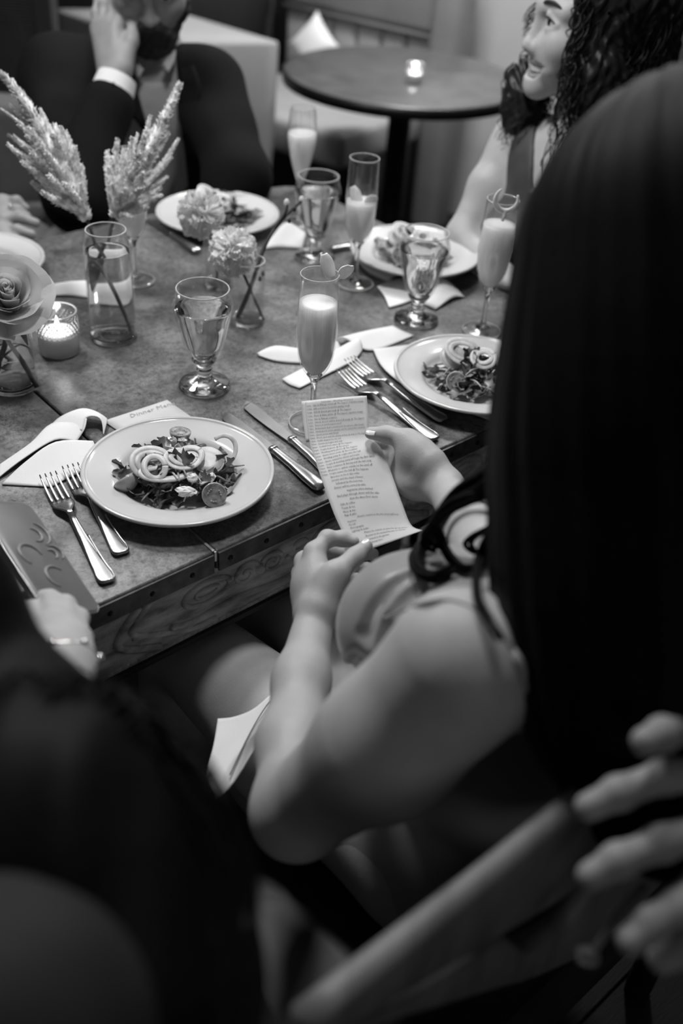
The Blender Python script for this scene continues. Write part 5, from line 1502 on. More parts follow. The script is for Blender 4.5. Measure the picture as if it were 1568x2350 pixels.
def axes_to(d):
    x, y, z = frame_of(d)
    return np.stack([x, y, z], 1)
def rose(label, c, d, R, stem_pts):
    t = thing('rose', label, 'flower', tuple(stem_pts[-1]))
    A = axes_to(d)
    rr = random.Random(8)
    layers = [(3, 0.10, 1.00, -0.02, 0.0), (3, 0.20, 0.98, 0.00, 0.05), (4, 0.34, 0.95, 0.04, 0.08), (5, 0.50, 0.90, 0.12, 0.10), (5, 0.68, 0.80, 0.24, 0.14), (6, 0.86, 0.60, 0.40, 0.20)]
    k = 0
    for li, (n, rad, hh, flare, ruff) in enumerate(layers):
        for i in range(n):
            a0 = 2 * math.pi * (i + 0.5 * (li % 2)) / n + li * 0.7 + rr.uniform(-0.15, 0.15)
            half = math.pi / n * 1.55 if li else 2.2
            vs, fs = [], []
            NX, NY = 15, 9
            ph = rr.uniform(0, 6)
            for j in range(NY):
                q = j / (NY - 1)
                for ii in range(NX):
                    s = ii / (NX - 1) * 2 - 1
                    a = a0 + s * half * (0.55 + 0.45 * math.sin(math.pi * (0.15 + 0.6 * q)))
                    base = R * rad * (0.35 + 0.65 * q ** 0.6)
                    spiral = R * 0.045 * s
                    roll = R * flare * max(0, q - 0.45) ** 2 * 2.6
                    ed = ruff * R * 0.10 * q ** 3 * math.sin(6 * s + ph)
                    rad_ = base + spiral + roll + ed
                    h = R * (hh * 1.15) * (q - 0.10 * flare * q ** 4 * 4) - R * 0.25 - R * 0.10 * (s * s) * q * (1 + flare)
                    vs.append(A @ V3(rad_ * math.cos(a), rad_ * math.sin(a), h) + np.array(c))
            for j in range(NY - 1):
                for ii in range(NX - 1):
                    fs.append((j * NX + ii, j * NX + ii + 1, (j + 1) * NX + ii + 1, (j + 1) * NX + ii))
            obj('petal', (vs, fs), 'rose', t)
            k += 1
    for i in range(5):
        a = i * 2 * math.pi / 5
        o = V3(math.cos(a), math.sin(a), 0)
        rows = []
        for q in np.linspace(0, 1, 4):
            cpt = V3(0, 0, -0.32) + o * (0.18 + 0.85 * q) + V3(0, 0, -0.35 * q * q - 0.02)
            w = 0.16 * (1 - q) ** 0.7 + 0.01
            sd = V3(-o[1], o[0], 0) * w
            rows.append([A @ ((cpt - sd) * R) + np.array(c), A @ ((cpt + V3(0, 0, 0.03)) * R) + np.array(c), A @ ((cpt + sd) * R) + np.array(c)])
        obj('sepal', sheet(rows, 0.0008, 3), 'stem', t)
    obj('calyx', ball(np.array(c) - A[:, 2] * R * 0.36, R * 0.22, 14, 8), 'stem', t)
    obj('stem', tube(spline(stem_pts, 5), 0.0036, 8), 'stem', t)
    return t
def ruffled(label, c, d, R, n, seed, stem_pts):
    t = thing('ruffled_flower', label, 'flower', tuple(stem_pts[-1]))
    A = axes_to(d)
    r = random.Random(seed)
    for i in range(n):
        q = (i + 0.5) / n
        th = math.acos(1 - 1.55 * q)               # polar angle from the flower's axis
        a = i * 2.39996 + r.uniform(-0.2, 0.2)
        dirv = V3(math.sin(th) * math.cos(a), math.sin(th) * math.sin(a), math.cos(th))
        Bx = A @ axes_to(dirv)
        spin = np.array(Matrix.Rotation(r.uniform(0, 6.28), 3, 'Z'))
        g = petal_geo(R * (0.17 + 0.12 * q), R * r.uniform(0.46, 0.62), 0.6, r.uniform(0.0, 0.55), 0.8, seed * 100 + i, 9, 6)
        M3 = Bx @ spin
        obj('petal', ([M3 @ np.array(v) + np.array(c) + A @ dirv * R * 0.36 for v in g[0]], g[1]), 'rufflefl', t)
    obj('core', ball(np.array(c), R * 0.50, 14, 10), 'rufflefl', t)
    obj('calyx', ball(np.array(c) - A[:, 2] * R * 0.55, R * 0.22, 12, 8), 'stem', t)
    obj('stem', tube(spline(stem_pts, 5), 0.0022, 8), 'stem', t)
    return t
rose('pale open rose at the left edge beside the lit votive', (-0.4719, 1.2285, 0.8872), -FWD * 0.80 + V3(0.20, 0, 0.35), 0.052, [(-0.4411, 1.2031, 0.7704), (-0.4722, 1.2286, 0.8042), (-0.4892, 1.2345, 0.8370), (-0.4839, 1.2356, 0.8601)])
t = thing('cut_twig', 'dark forked twig standing in the vase of the rose', 'twig', (-0.4903, 1.1986, 0.7600))
obj('stem', tube(spline([(-0.5039, 1.1993, 0.7654), (-0.4982, 1.2307, 0.7904), (-0.4895, 1.2425, 0.8228)], 4), 0.0042, 8), 'twig', t)
obj('side_shoot', tube(spline([(-0.4981, 1.2299, 0.7894), (-0.4791, 1.2338, 0.8112), (-0.4670, 1.2291, 0.8215)], 4), 0.0018, 6), 'stem', t)
ruffled('white ruffled flower facing the camera over the small straight vase', (-0.2024, 1.4824, 0.8754), -FWD * 0.85 + V3(-0.12, 0, 0.25), 0.043, 95, 3, [(-0.1510, 1.4751, 0.7660), (-0.1758, 1.4946, 0.8084), (-0.1892, 1.4933, 0.8399), (-0.1975, 1.4974, 0.8537)])
ruffled('greyer ruffled flower leaning back in front of the plate of the bearded person', (-0.2700, 1.5929, 0.8891), V3(-0.75, -0.25, 0.55), 0.045, 80, 4, [(-0.2506, 1.6122, 0.7568), (-0.2495, 1.6327, 0.7924), (-0.2574, 1.6285, 0.8366), (-0.2652, 1.6070, 0.8746)])
t = thing('budded_twig', 'thin dark twig with small buds reaching right from the straight vase', 'twig', (-0.1635, 1.4851, 0.7600))
obj('stem', tube(spline([(-0.1920, 1.4570, 0.7751), (-0.1750, 1.4874, 0.8155), (-0.1572, 1.5401, 0.8689), (-0.1332, 1.5757, 0.8995), (-0.1065, 1.6040, 0.9205)], 5), [0.0040 - 0.0020 * i / 20 for i in range(21)], 7), 'twig', t)
obj('side_shoot', tube(spline([(-0.1442, 1.5605, 0.8876), (-0.1288, 1.5615, 0.9139), (-0.1267, 1.5721, 0.9280)], 5), 0.0022, 7), 'twig', t)
for (x, y, s) in ((660, 462, 6), (690, 458, 5), (676, 478, 4), (665, 505, 4), (640, 530, 4), (650, 490, 4)):
    p = np.array((-0.3835, 1.0906, 1.2860)) * 0 + V3(*{(660, 462): (-0.1280, 1.5716, 0.9274), (690, 458): (-0.1067, 1.6057, 0.9228), (676, 478): (-0.1163, 1.5879, 0.9124), (665, 505): (-0.1223, 1.5648, 0.9016), (640, 530): (-0.1620, 1.5012, 0.8255), (650, 490): (-0.1566, 1.5018, 0.8346)}[(x, y)])
    obj('bud', ball(p, (0.0008 * s, 0.0008 * s, 0.0012 * s), 8, 6), 'rufflefl' if s != 4 else 'stem', t)

# ------------------------------------------------------------------ phone with an embossed case, held over the table corner at the left
ph_c = [np.array((-0.3568, 0.7853, 0.8754)), np.array((-0.3344, 0.8348, 0.8464)), np.array((-0.2256, 0.7201, 0.7938))]
pl = ph_c[2] - ph_c[1]; pl /= np.linalg.norm(pl)
pu = ph_c[1] - ph_c[0]; pu -= pl * pu.dot(pl); pu /= np.linalg.norm(pu)
pn = np.cross(pu, pl); pn = pn if pn.dot(-FWD) > 0 else -pn
pc_ = ph_c[1] - pu * 0.037 + pl * 0.0765
t = thing('phone', 'phone in a grey case with embossed scrolls, held above the left forks', 'phone', tuple(pc_))
PHR = np.stack([pu, pl, pn], 1)
def rrect(w, h, r, n=6):
    pts = []
    for cx_, cy_, a0 in ((w - r, h - r, 0), (-w + r, h - r, 90), (-w + r, -h + r, 180), (w - r, -h + r, 270)):
        for k in range(n + 1):
            a = math.radians(a0 + 90 * k / n); pts.append((cx_ + r * math.cos(a), cy_ + r * math.sin(a)))
    return pts
def slab(w, h, r, th, b):
    vs, fs = [], []
    lev = [(-th / 2, b), (-th / 2 + b, 0), (th / 2 - b, 0), (th / 2 - b * 0.3, b * 0.3), (th / 2, b)]
    n = None
    for z, ins in lev:
        p = rrect(w - ins, h - ins, r - ins * 0.7)
        n = len(p)
        vs += [(x, y, z) for x, y in p]
    for l in range(len(lev) - 1):
        for i in range(n):
            j = (i + 1) % n
            fs.append((l * n + i, l * n + j, (l + 1) * n + j, (l + 1) * n + i))
    fs.append(tuple(reversed(range(n)))); fs.append(tuple(range((len(lev) - 1) * n, len(lev) * n)))
    return vs, fs
def onphone(g): return [PHR @ np.array(v) + pc_ for v in g[0]], g[1]
obj('case', onphone(slab(0.037, 0.0765, 0.011, 0.0095, 0.002)), 'phone', t)
obj('screen', onphone(([(x, y, z - 0.0052) for x, y, z in slab(0.033, 0.072, 0.008, 0.001, 0.0003)[0]], slab(0.033, 0.072, 0.008, 0.001, 0.0003)[1])), 'black', t)
sw = []
for (x, y, r_, a0, a1) in ((0.016, -0.030, 0.016, 70, -80), (0.012, -0.028, 0.009, 90, -110), (0.024, -0.003, 0.010, 110, -60), (0.019, -0.001, 0.006, 120, -80), (-0.010, 0.0, 0.014, 0, 240), (0.006, 0.03, 0.014, 40, 250)):
    pts = [(x + r_ * math.cos(math.radians(a)), y - r_ * math.sin(math.radians(a)), 0.0050) for a in np.linspace(a0, a1, 16)]
    obj('embossed_scroll', onphone(tube(pts, [0.0015 * math.sin(math.pi * (i + 1) / 17) + 0.0004 for i in range(16)], 6)), 'phone_rel', t)
obj('edge_trim', onphone(tube([(x, y, 0.0030) for x, y in rrect(0.0372, 0.0767, 0.011)] + [(0.0372, 0.0655, 0.0030)], 0.0007, 6)), 'steel', t)

# ------------------------------------------------------------------ people
A_ = np.array
def axes_head(fwd, up=(0, 0, 1)):
    f = A_(fwd, float); f /= np.linalg.norm(f)
    l = np.cross(A_(up, float), f); l /= np.linalg.norm(l)
    return np.stack([f, l, np.cross(f, l)], 1)
def head_sdf(S, c, R, s=1.0, smile=False):
    c = A_(c, float)
    P = lambda x, y, z: c + R @ (V3(x, y, z) * s)
    S.el(P(-.014, 0, .045), A_([.096, .075, .086]) * s, R, .02)
    S.el(P(.024, 0, -.026), A_([.060, .062, .084]) * s, R, .03)
    for y in (-1, 1):
        S.rc(P(.0, .050 * y, -.052), P(.068, .014 * y, -.097), .019 * s, .015 * s, .03)
        S.el(P(.050, .038 * y, -.034), A_([.030, .027, .028]) * s, R, .03)
        S.rc(P(.082, .004 * y, .020), P(.064, .047 * y, .018), .011 * s, .011 * s, .025)
    S.el(P(.077, 0, -.102), A_([.015, .020, .015]) * s, R, .022)
    S.el(P(.066, 0, -.066), A_([.024, .034, .028]) * s, R, .025)
    S.rc(P(.083, 0, .014), P(.0965, 0, -.034), .0072 * s, .0090 * s, .018)
    S.el(P(.0990, 0, -.0415), A_([.0110, .0110, .0095]) * s, R, .010)
    for y in (-1, 1):
        S.el(P(.0880, .0120 * y, -.0440), A_([.0110, .0068, .0078]) * s, R, .009)
        S.el(P(.098, .031 * y, .000), A_([.0245, .0180, .0118]) * s, R, .008, -1)
        S.rc(P(.0800, .0150 * y, .000), P(.0865, .030 * y, .0108), .0024 * s, .0032 * s, .005)
        S.rc(P(.0865, .030 * y, .0108), P(.0755, .0475 * y, .001), .0032 * s, .0026 * s, .005)
        S.rc(P(.0800, .0150 * y, -.001), P(.0835, .030 * y, -.0098), .0022 * s, .0024 * s, .005)
        S.rc(P(.0835, .030 * y, -.0098), P(.0755, .0465 * y, -.001), .0024 * s, .0022 * s, .005)
        S.el(P(-.004, .073 * y, -.006), A_([.017, .007, .030]) * s, R, .006)
        if smile:
            S.rc(P(.082, .022 * y, -.038), P(.068, .040 * y, -.066), .0085 * s, .0100 * s, .020)
            S.el(P(.060, .040 * y, -.030), A_([.022, .020, .020]) * s, R, .025)
    if smile:
        S.el(P(.094, 0, -.0745), A_([.028, .026, .0130]) * s, R, .004, -1)
        for y in (-1, 1): S.rc(P(.088, .014 * y, -.0745), P(.074, .0385 * y, -.0595), .0125 * s, .0070 * s, .004, -1)
def face_parts(parent, c, R, s, smile, brow='brow', lip='lip'):
    c = A_(c, float)
    P = lambda x, y, z: c + R @ (V3(x, y, z) * s)
    for y in (-1, 1):
        e = obj('eye', ball(P(.0730, .031 * y, .0), .0132 * s, 16, 10), 'eye', parent)
        sub('iris', ball(P(.0846, .0318 * y, .0008), A_([.0024, .0060, .0060]) * s, 12, 8, R), 'iris', e)
        pts = [P(.0925, .012 * y, .0215), P(.0925, .024 * y, .0280), P(.0840, .041 * y, .0290), P(.0700, .0545 * y, .0190)]
        obj('eyebrow', tube(spline(pts, 4), [(.0003 + .0026 * math.sin(math.pi * (i / 12) ** .8) ** .7) * s for i in range(13)], 6), brow, parent)
        ll = [P(.0815, .0160 * y, .0010), P(.0888, .030 * y, .0082), P(.0785, .0485 * y, .0005)]
        obj('eyelashes', tube(spline(ll, 5), [.0004 * s + .0012 * s * math.sin(math.pi * i / 10) for i in range(11)], 5), brow, parent)
    if smile:
        up_ = [P(.066, -.041, -.0560), P(.080, -.026, -.0610), P(.0890, 0, -.0630), P(.080, .026, -.0610), P(.066, .041, -.0560)]
        lo_ = [P(.066, -.041, -.0565), P(.077, -.026, -.0775), P(.0855, 0, -.0865), P(.077, .026, -.0775), P(.066, .041, -.0565)]
        obj('teeth', tube(spline([P(.060, -.034, -.0620), P(.0755, -.020, -.0690), P(.0850, 0, -.0715), P(.0755, .020, -.0690), P(.060, .034, -.0620)], 5), .0078 * s, 10, flat=(0.42, 1.0), up=tuple(R[:, 0])), 'teeth', parent)
    else:
        up_ = [P(.076, -.024, -.0680), P(.087, -.010, -.0655), P(.0895, 0, -.0668), P(.087, .010, -.0655), P(.076, .024, -.0680)]
        lo_ = [P(.076, -.023, -.0690), P(.084, -.011, -.0745), P(.0875, 0, -.0760), P(.084, .011, -.0745), P(.076, .023, -.0690)]
    ra = [(.0012 + .0032 * math.sin(math.pi * i / 20)) * s for i in range(21)]
    obj('upper_lip', tube(spline(up_, 5), ra, 8), lip, parent)
    obj('lower_lip', tube(spline(lo_, 5), [r_ * 1.1 for r_ in ra], 8), lip, parent)
def finger(S, pts, r0, r1, k0=.007):
    n = len(pts)
    S.chain([A_(p) for p in pts], [r0 + (r1 - r0) * i / (n - 1) for i in range(n)], .0035, k0)
    for i in range(1, n - 1):
        S.el(pts[i], r0 * 1.015 + (r1 - r0) * i / (n - 1), None, .006)
def nail(parent, p, d, n, w, l):
    """finger nail at p, along d, facing n"""
    d = A_(d, float); d /= np.linalg.norm(d); n = A_(n, float); n = n - d * n.dot(d); n /= np.linalg.norm(n)
    s = np.cross(d, n)
    rows = []
    for i in range(4):
        q = i / 3
        ww = w * (0.85 + 0.15 * math.sin(math.pi * q)) * (1 if q < 0.9 else 0.8)
        rows.append([A_(p) + d * (q - 0.5) * l + s * ww * t_ - n * (0.55 * w * t_ * t_) for t_ in (-1, -0.4, 0.4, 1)])
    return obj('finger_nail', sheet(rows, 0.0008, 3), 'nailpolish', parent)
def hair_tubes(lines, r, seg=4, ns=4):
    return join(*[tube(spline(l, ns), [r * (1 - 0.6 * (i / (len(l) * ns)) ** 3) for i in range((len(l) - 1) * ns + 1)], seg, caps=False) for l in lines])

# ---------------------------------------------------------------- the woman reading the paper
WB = tuple(W(0.60, 0.33, 0.0))
wm = thing('person', 'seated person with long dark hair and satin dress reading a paper in both hands', 'person', WB)
S = SDF()
torso = SDF()
torso.el(W(.63, .36, .56), (.150, .120, .13), RT, .03)
torso.tc(W(.625, .36, .60), W(.600, .37, .78), (.130, .105), (.124, .092), TU, .05)
torso.tc(W(.595, .37, .78), W(.605, .37, .865), (.130, .095), (.142, .092), TU, .05)
torso.rc(W(.475, .335, .935), W(.745, .335, .935), .040, .040, .05)
torso.el(W(.522, .440, .862), .066, None, .04)
torso.el(W(.672, .430, .835), .056, None, .04)
S.p += torso.p
HC = A_((0.2387, 0.7247, 1.2157))
HR = axes_head(TV * 0.93 + V3(0, 0, -0.42))
S.rc(W(.655, .330, .95), HC + V3(0, 0, -0.07), .052, .046, .04)
head_sdf(S, HC, HR, 0.97)
# left arm and hand
LW = A_((-0.0189, 0.7796, 0.7731))
arm = [(0.0998, 0.5298, 0.9651), (0.0495, 0.5182, 0.8832), (-0.0168, 0.5352, 0.7677)]
S.chain([A_(p) for p in arm], [.060, .052, .039], .03, .014)
S.chain([A_(p) for p in ((-0.0168, 0.5352, 0.7677), (-0.0271, 0.6131, 0.7598), (-0.0265, 0.6959, 0.7618), (-0.0195, 0.7773, 0.7701))], [.038, .0325, .0262, .0208], .02)
mcp = [A_(p) for p in ((-0.0263, 0.8544, 0.7977), (-0.0367, 0.8634, 0.7764), (-0.0400, 0.8658, 0.7546), (-0.0349, 0.8601, 0.7388))]
for p, q, r1 in zip(mcp, ((-0.0142, 0.7832, 0.7779), (-0.0190, 0.7898, 0.7700), (-0.0222, 0.7953, 0.7607), (-0.0240, 0.7972, 0.7549)), (.0118, .0118, .0112, .0100)):
    S.rc(q, p, .0165, r1, .014)
S.el(A_((-0.0231, 0.8283, 0.7713)), .022, None, .02)
finger(S, [mcp[0], A_((-0.0132, 0.8745, 0.8028)), A_((0.0034, 0.8785, 0.8014)), A_((0.0159, 0.8754, 0.8007))], .0098, .0072)
finger(S, [mcp[1], A_((-0.0124, 0.8872, 0.7748)), A_((0.0181, 0.8911, 0.7683)), A_((0.0400, 0.8915, 0.7722))], .0098, .0070)
finger(S, [mcp[2], A_((-0.0109, 0.8864, 0.7487)), A_((0.0195, 0.8793, 0.7559)), A_((0.0339, 0.8701, 0.7686))], .0094, .0070)
finger(S, [mcp[3], A_((-0.0095, 0.8694, 0.7428)), A_((0.0141, 0.8610, 0.7566)), A_((0.0227, 0.8550, 0.7653))], .0084, .0062)
S.chain([A_(p) for p in ((-0.0132, 0.7829, 0.7858), (-0.0003, 0.8094, 0.8095), (0.0185, 0.8344, 0.8126), (0.0298, 0.8519, 0.8143))], [.0165, .0122, .0097, .0076], .006, .016)
S.el(A_((-0.0051, 0.8056, 0.7994)), .0155, None, .014)
# right arm and hand
S.chain([A_(p) for p in (W(.735, .335, .940), (0.1567, 0.6732, 0.8978))], [.044, .036], .03, .05)
S.chain([A_(p) for p in ((0.1567, 0.6732, 0.8978), (0.1472, 0.7285, 0.8964), (0.1338, 0.8146, 0.8778), (0.1202, 0.9246, 0.8411))], [.035, .032, .0265, .0212], .012)
rm = [A_(p) for p in ((0.0680, 1.0206, 0.8405), (0.0666, 1.0147, 0.8277), (0.0659, 1.0019, 0.8190), (0.0669, 0.9864, 0.8150))]
for p, q in zip(rm, ((0.1161, 0.9498, 0.8412), (0.1177, 0.9501, 0.8367), (0.1188, 0.9461, 0.8347), (0.1178, 0.9398, 0.8330))):
    S.rc(q, p, .0165, .0110, .014)
S.el(A_((0.0864, 0.9854, 0.8386)), .024, None, .02)
S.el(A_((0.0827, 0.9648, 0.8229)), .0170, None, .016)
finger(S, [rm[0], A_((0.0517, 1.0385, 0.8311)), A_((0.0383, 1.0436, 0.8278)), A_((0.0259, 1.0413, 0.8281))], .0096, .0072)
finger(S, [rm[1], A_((0.0500, 1.0314, 0.8149)), A_((0.0388, 1.0341, 0.8120)), A_((0.0278, 1.0309, 0.8144))], .0098, .0072)
finger(S, [rm[2], A_((0.0521, 1.0167, 0.8055)), A_((0.0434, 1.0199, 0.7998)), A_((0.0346, 1.0169, 0.8023))], .0094, .0070)
finger(S, [rm[3], A_((0.0575, 0.9964, 0.8018)), A_((0.0516, 0.9975, 0.7965)), A_((0.0450, 0.9946, 0.7993))], .0084, .0062)
S.chain([A_(p) for p in ((0.0970, 0.9667, 0.8554), (0.0711, 0.9942, 0.8654), (0.0464, 1.0055, 0.8638), (0.0272, 1.0106, 0.8605))], [.0180, .0128, .0098, .0074], .006, .018)
S.el(A_((0.0793, 0.9820, 0.8558)), .0170, None, .016)
# legs
for side, hu, ku in ((-1, .525, .512), (1, .690, .672)):
    S.chain([W(hu + .02, .40, .545), W((hu + ku) / 2, .60, .555), W(ku, .84, .545)], [.088, .077, .058], .04, .06)
    S.chain([W(ku, .84, .540), W(ku, .86, .33), W(ku, .87, .08)], [.055, .050, .036], .03)
    S.chain([W(ku, .85, .055), W(ku, 1.02, .030)], [.038, .022], .03)
body_part('body', S, 'skin', wm, 0.0028)
# dress: follows the torso, open at the neck and armholes, short skirt over the hips
Dr = torso.copy()
Dr.tc(W(.63, .36, .56), W(.61, .52, .555), (.150, .115), (.160, .088), TU, .05)
Dr.grow(.0065)
Dr.half(W(.60, .345, .975), V3(0, 0, 1) + 0.35 * TV, .01)
DS = Dr.copy()
def fold(pts, r0, op, k, sink=0.0):
    H_ = [hit(DS, p) for p in pts]
    H_ = spline(H_, 3)
    d_ = [(q - CAMP) / np.linalg.norm(q - CAMP) for q in H_]
    H_ = [q + v_ * sink for q, v_ in zip(H_, d_)]
    for i in range(len(H_) - 1):
        t_ = i / (len(H_) - 1)
        Dr.rc(H_[i], H_[i + 1], r0 * (0.5 + 0.5 * math.sin(math.pi * min(t_ * 1.15, 1))), r0 * (0.5 + 0.5 * math.sin(math.pi * min((t_ + 1 / len(H_)) * 1.15, 1))), k, op)
for pts in ([(0.0764, 0.7665, 0.8554), (0.0525, 0.7547, 0.8399), (0.0385, 0.7414, 0.8221), (0.0333, 0.7274, 0.8035), (0.0352, 0.7069, 0.7763), (0.0333, 0.6883, 0.7516)], [(0.0557, 0.7375, 0.8169), (0.0517, 0.7283, 0.8047), (0.0499, 0.7155, 0.7878)], [(0.0282, 0.7263, 0.8022), (0.0244, 0.7090, 0.7791), (0.0243, 0.6905, 0.7545)],
            [(0.0932, 0.7625, 0.8502), (0.0707, 0.7503, 0.8340), (0.0609, 0.7411, 0.8218)]):
    fold(pts, .0050, -1, .009, -.0022)
# sleeveless shoulder: the dress wraps the root of the arm up to the armhole
Cap = SDF()
Cap.rc(W(.475, .335, .935), W(.745, .335, .935), .040, .040, .05)
Cap.rc(W(.655, .330, .95), HC + V3(0, 0, -0.10), .050, .044, .04)
Cap.chain([A_(p) for p in arm[:2]], [.060, .052], .03, .05)
Cap.grow(.0065)
ah = [hit(S, q) for q in ((0.0612, 0.7393, 0.8194), (0.1278, 0.7499, 0.8335), (0.1980, 0.7016, 0.7693))]
an = np.cross(ah[1] - ah[0], ah[2] - ah[0]); an /= np.linalg.norm(an)
if an @ (A_(arm[2]) - A_(arm[0])) < 0: an = -an
Cap.half(ah[1], an, .004)
Cap.half(W(.60, .345, .990), V3(0, 0, 1) + 0.35 * TV, .01)
body_part('dress', Union(Dr, Cap), 'satin', wm, 0.0030)
UN = lambda P: np.minimum(S(P), DS(P))
seam = [hit(UN, q) for q in ((0.0526, 0.7373, 0.8167), (0.0822, 0.7461, 0.8285), (0.1167, 0.7510, 0.8349), (0.1552, 0.7423, 0.8234), (0.1842, 0.7221, 0.7965), (0.2017, 0.6965, 0.7625), (0.2063, 0.6756, 0.7347), (0.1981, 0.6514, 0.7026))]
obj('armhole_seam', tube(spline(seam, 6), 0.0018, 8), 'satin', wm)
nail(wm, A_((0.0303, 0.8464, 0.8212)), A_((0.0338, 0.8543, 0.8225)) - A_((0.0242, 0.8410, 0.8164)), -FWD + RIGHT * 0.25 + UP * 0.35, .0062, .0125)
nail(wm, A_((0.0273, 1.0054, 0.8669)), A_((0.0222, 1.0106, 0.8638)) - A_((0.0419, 1.0032, 0.8673)), -FWD * 0.55 + UP * 0.95, .0060, .0120)
# bracelet on the right forearm
bc0 = A_((0.1301, 0.8018, 0.8924)); bd = A_((0.1202, 0.9246, 0.8411)) - A_((0.1472, 0.7285, 0.8964)); bd /= np.linalg.norm(bd)
bx, by, _ = frame_of(bd)
gb = []
for k in range(3):
    gb.append(tube([bc0 + bd * 0.0028 * (k - 1) + (bx * math.cos(a) + by * math.sin(a)) * 0.0282 for a in np.linspace(0, 2 * math.pi, 49)], 0.0017, 6))
for i in range(60):
    a = i * 2 * math.pi / 60
    gb.append(ball(bc0 + (bx * math.cos(a) + by * math.sin(a)) * 0.0293 + bd * 0.002 * (-1) ** i, 0.0019, 6, 4))
obj('bracelet', join(*gb), 'jewel', wm, smooth=False)
face_parts(wm, HC, HR, 0.97, False)
# long straight hair
HX = [A_(p) for p in ((0.2408, 0.7067, 1.2166), (0.2380, 0.6561, 1.1494), (0.2329, 0.6133, 1.0843), (0.2349, 0.5589, 1.0203), (0.2468, 0.5099, 0.9718), (0.2633, 0.4755, 0.9179))]
HRad = [.119, .118, .112, .104, .090, .070]
H = SDF()
H.el(HC + V3(0.02, -0.01, 0.02), (.125, .120, .122), None, .03)
H.chain(HX, HRad, .05)
hr = np.random.default_rng(4)
rid = [(hr.uniform(0, 6.28), hr.uniform(14, 60), hr.uniform(-.6, .6)) for _ in range(8)]
def hair_disp(P, c=HX[0]):
    q = P - c
    a = np.arctan2(q @ FWD, q @ RIGHT)
    return 0.0008 * np.sin(a * 21 + 9 * P[:, 2]) + 0.0007 * np.sin(a * 37 + 14 * P[:, 2] + 1.3)
body_part('hair', H, 'hair', wm, 0.0045, hair_disp)
lines = []
ax = A_(spline(HX, 4)); axr = np.interp(np.linspace(0, 1, len(ax)), np.linspace(0, 1, len(HRad)), HRad)
for i in range(420):
    a = hr.uniform(-2.6, 2.6) - math.pi / 2
    ph, w_ = hr.uniform(0, 6.28), hr.uniform(.001, .006)
    off = hr.uniform(-.004, .004)
    ln = []
    for k in range(0, len(ax), 2):
        o = RIGHT * math.cos(a) + (-UP * 0.25 - FWD) * -math.sin(a) * -1
        o = RIGHT * math.cos(a) + FWD * math.sin(a)
        ln.append(ax[k] + o * (axr[k] + off) + RIGHT * w_ * math.sin(k * 0.5 + ph))
    top_ = HC + V3(0.02, -0.01, 0.02) + (UP * 0.9 + o * 0.45) * 0.118
    mid_ = HC + V3(0.02, -0.01, 0.02) + (UP * 0.45 + o * 0.9) * 0.122
    lines.append([top_, mid_] + ln[hr.integers(0, 2):])
o = obj('hair_strands', hair_tubes(lines, 0.0011, 4, 2), 'hair', wm); o['kind'] = 'stuff'
curl = []
UN2 = lambda P: np.minimum(S(P), DS(P))
def in_front(p):
    q = hit(UN2, p); a, b = np.linalg.norm(q - CAMP), np.linalg.norm(A_(p) - CAMP)
    return CAMP + (q - CAMP) / a * (a - .014) if a - .014 < b and UN2(q[None] + 1e-4 * (q - CAMP))[0] < .002 else A_(p)
def lock(pts, r, n=3):
    P_ = spline([in_front(p) for p in pts], 6)
    for j in range(n):
        a = j * 2 * math.pi / n
        off = (RIGHT * math.cos(a) + UP * math.sin(a)) * r * 0.55
        curl.append(tube([p + off * (1 + 0.3 * math.sin(i * 0.4 + j)) for i, p in enumerate(P_)], [r * 0.75 * (1 - 0.45 * i / len(P_)) for i in range(len(P_))], 7))
lock([(0.1364, 0.6877, 1.0502), (0.1188, 0.6957, 1.0275), (0.1020, 0.7034, 1.0045), (0.0872, 0.7038, 0.9717), (0.0808, 0.7087, 0.9450), (0.0715, 0.6987, 0.9318), (0.0734, 0.6829, 0.9273), (0.0867, 0.6731, 0.9310), (0.0994, 0.6689, 0.9420)], .0062, 4)
lock([(0.1334, 0.6689, 1.0584), (0.1150, 0.6726, 1.0301), (0.0979, 0.6895, 1.0026), (0.0826, 0.6945, 0.9760), (0.0896, 0.6923, 0.9565), (0.1017, 0.6824, 0.9434), (0.1126, 0.6704, 0.9440), (0.1241, 0.6659, 0.9546), (0.1288, 0.6729, 0.9639)], .0048, 3)
lock([(0.1350, 0.6700, 1.0599), (0.1189, 0.6707, 1.0275), (0.1063, 0.6749, 1.0164), (0.0911, 0.6846, 0.9962), (0.0793, 0.6909, 0.9712), (0.0753, 0.6916, 0.9555), (0.0875, 0.6876, 0.9502)], .0055, 3)
lock([(0.1390, 0.6660, 1.0545), (0.1314, 0.6583, 1.0110), (0.1165, 0.6803, 0.9737), (0.1128, 0.6833, 0.9612), (0.1195, 0.6718, 0.9624), (0.1306, 0.6686, 0.9749), (0.1390, 0.6690, 0.9920)], .0040, 2)
lock([(0.1187, 0.6079, 1.0439), (0.1104, 0.6069, 1.0093), (0.1081, 0.5753, 1.0006), (0.1149, 0.5489, 0.9988), (0.1225, 0.5251, 1.0004)], .0036, 2)
o = obj('curled_lock', join(*curl), 'hair', wm); o['kind'] = 'stuff'

